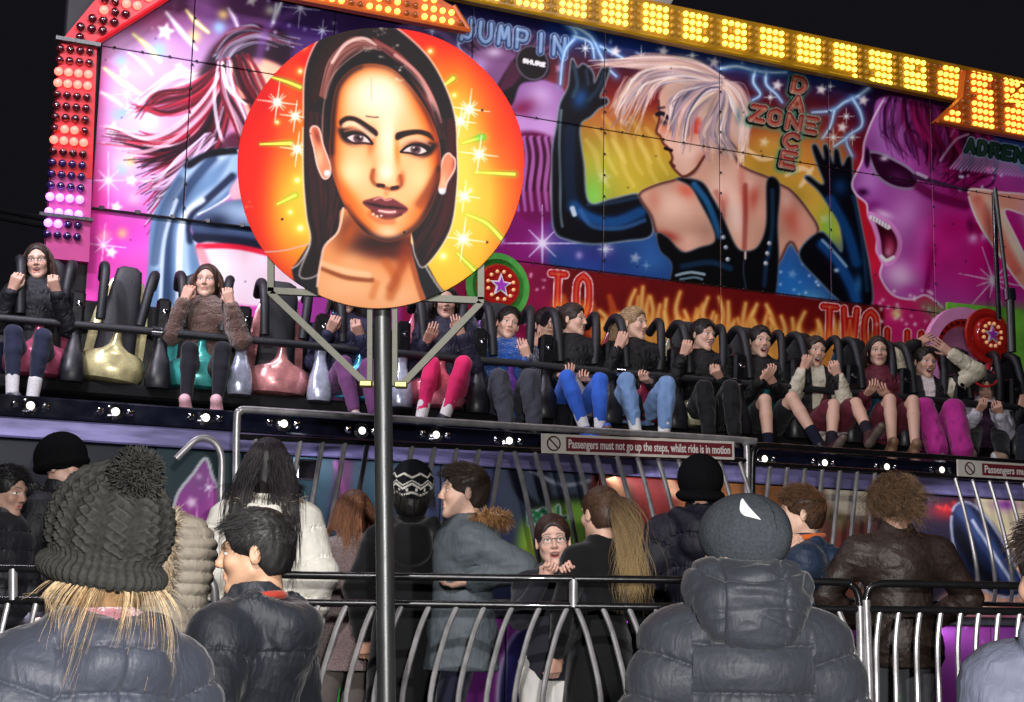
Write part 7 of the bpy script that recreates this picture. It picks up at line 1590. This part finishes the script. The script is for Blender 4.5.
mid('glasses', 7.0, (553, 541), .12, glasses=True, head=dict(yaw=-.1, pitch=-.02, roll=-.08, fem=1, mouth=.55, tone=(.66, .42, .34), scale=1.22, brow=(.08, .05, .04)), hair=dict(style='back', col=K(52, 30, 26), tips=K(110, 76, 56), n=900, tie=(0, .11, .02), rad=.0018), hand_m=(543, 579, -.2), hand_p=(572, 580, -.2), hrot_p=PI, hrot_m=PI, curl_p=1.1, curl_m=1.1,
    elp=(.5, .1, -1), elm=(-.5, .1, -1), jacket=dict(col=K(32, 32, 40), bulk=.028, mat='cloth', wr=.005, hood='down', hs=.9, collar=.03, hem=.1), label='girl in round glasses with open mouth, dark hoodie and pale joggers facing the camera', legs=dict(col=K(188, 186, 182), r=.03), shoes=dict(col=K(180, 180, 180)))
mid('ponytail', 6.9, (600, 514), -PI / 2 - 1.0, head=dict(fem=1, tone=PALE, scale=1.1), hair=dict(style='back', col=K(70, 48, 34), tips=K(90, 64, 44), n=1300, tie=(0, .11, .055), rad=.0017, tail=dict(len=.52, dir=(0, .9, .2), tips=K(186, 158, 110), n=1000, curl=.35, rk=.6)),
    jacket=dict(col=K(13, 13, 15), bulk=.026, mat='cloth', wr=.004, hem=.45, collar=.03), label='girl with a long wavy blond tipped ponytail and black coat facing away')
mid('darkhood', 7.5, (700, 487), PI, slim=1.1, head=dict(tone=SKT), hat=dict(col=K(16, 16, 18), kind='rib', brim=True, r=1.2, top=1.15, z=-.06), jacket=dict(col=K(20, 20, 32), bulk=.06, quilt=.16, wr=.006, hood='down', hs=1.4, mat='matt', collar=.05, hem=.2), label='person in a black beanie and dark navy puffer coat beside the red board, back turned')
mid('navyboy', 7.1, (800, 514), -PI / 2 - .12, head=dict(yaw=.0, pitch=-.05, tone=(.68, .44, .33), scale=1.1), hair=dict(style='curly', col=K(60, 40, 26), tips=K(110, 76, 50), len=.05, n=1800, comb=(0, -.8, .3), lift=.4, fringe=.6, rad=.0017, curl=.35), hand_p=(797, 560, -.1), elp=(.3, .8, -.5), curl_p=1.,
    jacket=dict(col=K(30, 44, 66), bulk=.045, quilt=.14, wr=.006, hood='down', hs=1.2, mat='nylon', collar=.035, hem=.1), label='brown haired boy in profile in a navy padded jacket with orange hood lining', extra=lambda J, child: child('hood_lining', *ring_tube(J, .092, .016, .055), CLOTH, K(200, 96, 40)))
mid('curly', 6.95, (896, 503), PI - .05, slim=1.18, head=dict(tone=SKT, scale=1.1), hair=dict(style='curly', col=K(38, 26, 22), tips=K(110, 84, 60), len=.085, n=3000, comb=(0, .2, -.5), lift=.5, rad=.0016, curl=1.1, clump=.9, light=K(130, 100, 72), k=10, thick=2), hand_m=(-.17, -.16, 1.02, 0), hand_p=(.17, -.16, 1.02, 0), elm=(-1, .3, -.2), elp=(1, .3, -.2), curl_m=.8,
    jacket=dict(col=K(44, 33, 29), bulk=.035, quilt=0, wr=.007, mat='leather', collar=.05, hem=.12), label='person with curly dark hair in a brown aged leather jacket and grey jeans', legs=dict(col=K(70, 72, 76), r=.02, wr=.006))
mid('lefthat', 7.7, (64, 466), PI / 2 - .25, head=dict(tone=(.5, .32, .26), scale=1.05, pitch=-.1), hat=dict(col=K(14, 14, 16), kind='rib', brim=True, r=1.12, top=1.15, z=-.01), jacket=dict(col=K(22, 22, 26), bulk=.05, quilt=.12, wr=.005, hood='down', hs=1.3, mat='matt', collar=.06, fur=dict(path=[(.12, -.03, .06), (.13, .07, .06), (0, .15, .05), (-.13, .07, .06)], cols=[K(12, 12, 14), K(26, 26, 30)], len=.05, n=700, rad=.0025)),
    label='person in a furry black hat in profile at the left, looking right')
mid('leftedge', 7.4, (8, 492), PI / 2 - .4, head=dict(tone=(.36, .22, .17), pitch=.12, scale=1.05), hair=dict(style='short', col=K(16, 14, 16), n=900, rad=.002), jacket=dict(col=K(22, 23, 30), bulk=.05, quilt=.10, wr=.004, hood='down', mat='nylon', collar=.05), label='person in a dark quilted jacket at the left edge above the rail')
# ---- riders
def rider(px, py, yaw, label, dY=.16, s=1.0, **k):
    k.setdefault('elm', (-.35, .15, -1)); k.setdefault('elp', (.35, .15, -1))
    for q in ('hand_m', 'hand_p'):
        if q in k: k[q] = (k[q][0], k[q][1] + 10, k[q][2])
    Yr = gpt(px)[1] + dY; h = dict(scale=1.02, tone=PALE); h.update(k.pop('head', {}))
    return person('rider', Yr, (px, py), k.pop('byaw', 0.), s=s, sit=True, label=label, group=GR, head=dict(h, yaw=yaw), fine=1.0, **k)
TR = dict(col=K(150, 150, 160), sole=K(200, 200, 200), lace=K(60, 60, 66)); HT = lambda c, **k: dict(dict(style='back', col=c, n=900, tie=(0, .10, .05), rad=.0016, k=6, light=tuple(min(1, q * 2.6) for q in c)), **k)
HB = lambda c, **k: dict(dict(style='long', front=-.4, col=c, tips=tuple(min(1, q * 2.4) for q in c), light=tuple(min(1, q * 2.6) for q in c), n=800, len=.17, part=.01, rad=.0021, k=7, seed=int(c[0] * 1e5) % 97), **k)
def J_(c, **k): return dict(dict(col=c, bulk=.03, mat='matt', quilt=.09, puff=.007, wr=.009, collar=.035, hem=.05, cv=.2), **k)
kf = lambda a, b, c, d: dict(knee_m=(*a, -.34), knee_p=(*b, -.34), foot_m=(*c, -.42), foot_p=(*d, -.42))
rider(38, 262, .15, 'girl rider with glasses and black coat at the left end, mouth open', glasses=True, head=dict(mouth=.6, fem=1, roll=-.1), hair=HB(K(50, 34, 28)), hand_m=(12, 280, -.2), hand_p=(57, 283, -.2), curl_m=1., curl_p=1., elm=(-.35, .15, -1), elp=(.35, .15, -1), jacket=J_(K(24, 25, 30), mat='matt', quilt=.12), legs=dict(col=K(36, 40, 62), r=.004), shoes=dict(TR, sock=K(210, 208, 210)), **kf((14, 336), (43, 340), (12, 400), (32, 400)))
rider(207, 282, 0., 'girl rider in a brown teddy jacket and pink boots over turquoise seat', head=dict(fem=1, pitch=-.05), hair=HB(K(60, 40, 30)), hand_m=(184, 291, -.2), hand_p=(231, 295, -.2), curl_m=1., curl_p=1., elm=(-.35, .15, -1), elp=(.35, .15, -1), jacket=J_(K(104, 80, 72), mat='fuzz', bulk=.04), legs=dict(col=K(26, 26, 34), r=.004), shoes=dict(col=K(206, 160, 170), high=.06), **kf((190, 352), (222, 352), (186, 400), (217, 402)))
rider(345, 299, .3, 'rider in dark clothes with purple leggings mostly hidden behind the sign post', head=dict(fem=1), hair=HB(K(40, 28, 26)), hand_m=(329, 322, -.2), hand_p=(361, 326, -.2), curl_m=.9, curl_p=.9, jacket=J_(K(40, 40, 66)), legs=dict(col=K(100, 56, 100), r=.006), shoes=dict(TR, sole=K(150, 130, 120)), **kf((343, 365), (368, 368), (351, 396), (372, 398)))
rider(446, 303, .1, 'rider in bright pink leggings and dark coat right of the sign post', head=dict(fem=1, mouth=.5), hair=HB(K(34, 24, 24)), hand_m=(426, 332, -.2), hand_p=(462, 326, -.2), curl_m=.4, curl_p=.4, jacket=J_(K(36, 36, 56), mat='matt'), legs=dict(col=K(214, 40, 100), r=.006), shoes=dict(col=K(30, 34, 50), sock=K(220, 215, 215), sole=K(220, 220, 220)), **kf((432, 368), (463, 366), (424, 404), (447, 410)))
rider(508, 324, .25, 'boy rider in a bright blue fleece and grey trousers', head=dict(roll=.2, yaw=.2), hair=dict(style='short', col=K(34, 26, 24), n=900, len=.035, rad=.002, comb=(0, -1, .1)), hand_m=(484, 338, .0), hand_p=(528, 348, -.1), curl_m=1., jacket=J_(K(34, 80, 160), mat='fuzz', sleeve=K(52, 56, 80)), legs=dict(col=K(66, 68, 78), r=.018, wr=.009), shoes=dict(col=K(26, 26, 32)), **kf((500, 378), (530, 378), (505, 412), (533, 414)))
rider(546, 325, .3, 'child rider in light blue half hidden behind the seat divider', dY=.5, hair=dict(style='short', col=K(40, 30, 28), n=700, len=.04, rad=.002), hand_m=(535, 338, -.1), hand_p=(560, 345, 0), jacket=J_(K(60, 120, 190)), legs=BLKT, shoes=BLKS)
rider(573, 320, 1.1, 'girl rider with hair bun in profile wearing vivid blue leggings', head=dict(fem=1), hair=HT(K(46, 30, 26), bun=(0, .12, .08)), hand_m=(560, 366, -.2), hand_p=(590, 371, -.2), curl_m=.6, curl_p=.7, jacket=J_(K(13, 13, 17)), legs=dict(col=K(50, 96, 196), r=.006), shoes=dict(col=K(50, 90, 190), sock=K(220, 220, 220), sole=K(130, 100, 84), dirs=((.3, -1, .7), (.2, -1, -.1))), **kf((567, 380), (599, 382), (580, 415), (600, 420)))
rider(634, 324, .9, 'blond woman rider in black coat and pale blue jeans', s=1.04, head=dict(fem=1, mouth=.2), hair=HT(K(150, 120, 84), tips=K(190, 160, 120), light=K(214, 190, 150), tail=dict(len=.28, n=260, tips=K(200, 170, 130))), hand_m=(618, 338, -.22), hand_p=(650, 372, -.2), curl_m=.9, curl_p=.9, elm=(-.35, .15, -1), jacket=J_(K(13, 13, 16)), legs=dict(col=K(112, 142, 186), r=.008, wr=.007, end=.9), shoes=dict(col=K(26, 26, 30), sock=K(214, 214, 214)), **kf((626, 384), (666, 386), (636, 432), (664, 434)))
rider(703, 336, .65, 'smiling boy rider in black with clenched hands beside the flames', head=dict(roll=.1, mouth=.25), hair=dict(style='short', col=K(30, 24, 24), n=900, len=.03, rad=.0018, light=K(70, 56, 50)), hand_m=(683, 346, -.25), hand_p=(720, 368, -.25), curl_m=.9, curl_p=1., elm=(-.35, .15, -1), jacket=J_(K(13, 13, 15)), legs=dict(col=K(20, 20, 22), r=.014, wr=.008), shoes=BLKS, **kf((705, 388), (731, 388), (708, 428), (734, 430)))
rider(760, 342, .25, 'laughing rider in black shorts with bare knees', head=dict(mouth=1., roll=.05), hair=dict(style='short', col=K(36, 28, 26), n=500, len=.02, rad=.002), hand_m=(762, 370, -.25), hand_p=(774, 374, -.2), curl_m=.6, curl_p=.8, elm=(-.35, .15, -1), jacket=J_(K(13, 13, 16)), legs=dict(bare=True, end=.34, col=K(20, 20, 24), r=.012), shoes=dict(col=K(22, 22, 28), sock=K(30, 32, 46), sockh=.3), **kf((764, 402), (792, 398), (768, 440), (812, 432)))
rider(815, 352, .2, 'screaming rider in a cream and black jacket and maroon shorts', head=dict(mouth=1., roll=.15, fem=1), hair=HT(K(46, 34, 30)), hand_m=(803, 360, -.25), hand_p=(838, 366, -.22), curl_m=1., curl_p=1., elm=(-.35, .15, -1), elp=(.35, .15, -1), jacket=J_(K(24, 22, 26), sleeve=K(196, 188, 170), front=K(196, 188, 170), fw=.06), legs=dict(bare=True, end=.42, col=K(84, 26, 40), r=.02, wr=.008, stripe=K(200, 190, 190)), shoes=dict(col=K(60, 30, 34), sole=K(90, 78, 70), sock=K(40, 36, 44), dirs=((.5, -.9, .9), (.6, -.8, 1.))), **kf((838, 400), (862, 396), (832, 432), (862, 418)))
rider(878, 352, -.1, 'rider in maroon top with lifted tan boots, face behind the harness', head=dict(fem=1), hair=HB(K(40, 28, 24)), hand_m=(866, 385, -.25), hand_p=(890, 388, -.2), curl_m=.5, curl_p=.4, jacket=J_(K(90, 26, 44)), legs=dict(bare=True, end=.36, col=K(84, 26, 40), r=.014), shoes=dict(col=K(120, 90, 66), high=.05), **kf((893, 394), (916, 396), (892, 444), (915, 446)))
rider(925, 363, .25, 'rider with both arms raised, wearing cream sleeves and magenta trousers', head=dict(mouth=1., roll=.1), hair=dict(style='short', col=K(34, 26, 26), n=600, len=.02, rad=.002), hand_m=(918, 333, .1), hand_p=(951, 343, -.1), curl_m=.1, curl_p=.1, elm=(-1, -.2, .2), elp=(1, -.2, .3), jacket=J_(K(24, 22, 26), sleeve=K(196, 190, 168), front=K(206, 196, 196), fw=.05), legs=dict(col=K(168, 40, 130), r=.03, flare=1.6, wr=.008), shoes=dict(TR), **kf((926, 402), (956, 404), (936, 446), (962, 448)))
rider(986, 386, -.3, 'hunched rider with red headband and white top at the right end', s=.95, lean=.35, head=dict(pitch=.55, fem=1), hair=dict(style='long', col=K(20, 16, 18), len=.12, n=600, rad=.002), hand_m=(978, 402, -.3), hand_p=(1000, 404, -.3), curl_m=.9, curl_p=.9, jacket=J_(K(190, 188, 200)), legs=dict(col=K(20, 20, 24), r=.02), shoes=dict(col=K(150, 124, 104)), extra=lambda J, child: headband(J, child, K(190, 30, 40)), **kf((975, 412), (1004, 414), (972, 452), (1003, 456)))
rider(1036, 388, .1, 'rider in a dark coat cut off by the right edge of the picture', hair=HB(K(44, 32, 28)), hand_m=(1020, 400, -.2), hand_p=(1050, 404, -.2), curl_m=.8, curl_p=.8, jacket=J_(K(18, 18, 24)), legs=dict(col=K(30, 32, 44), r=.01), shoes=dict(col=K(160, 150, 140)), **kf((1024, 420), (1052, 422), (1022, 458), (1052, 460)))
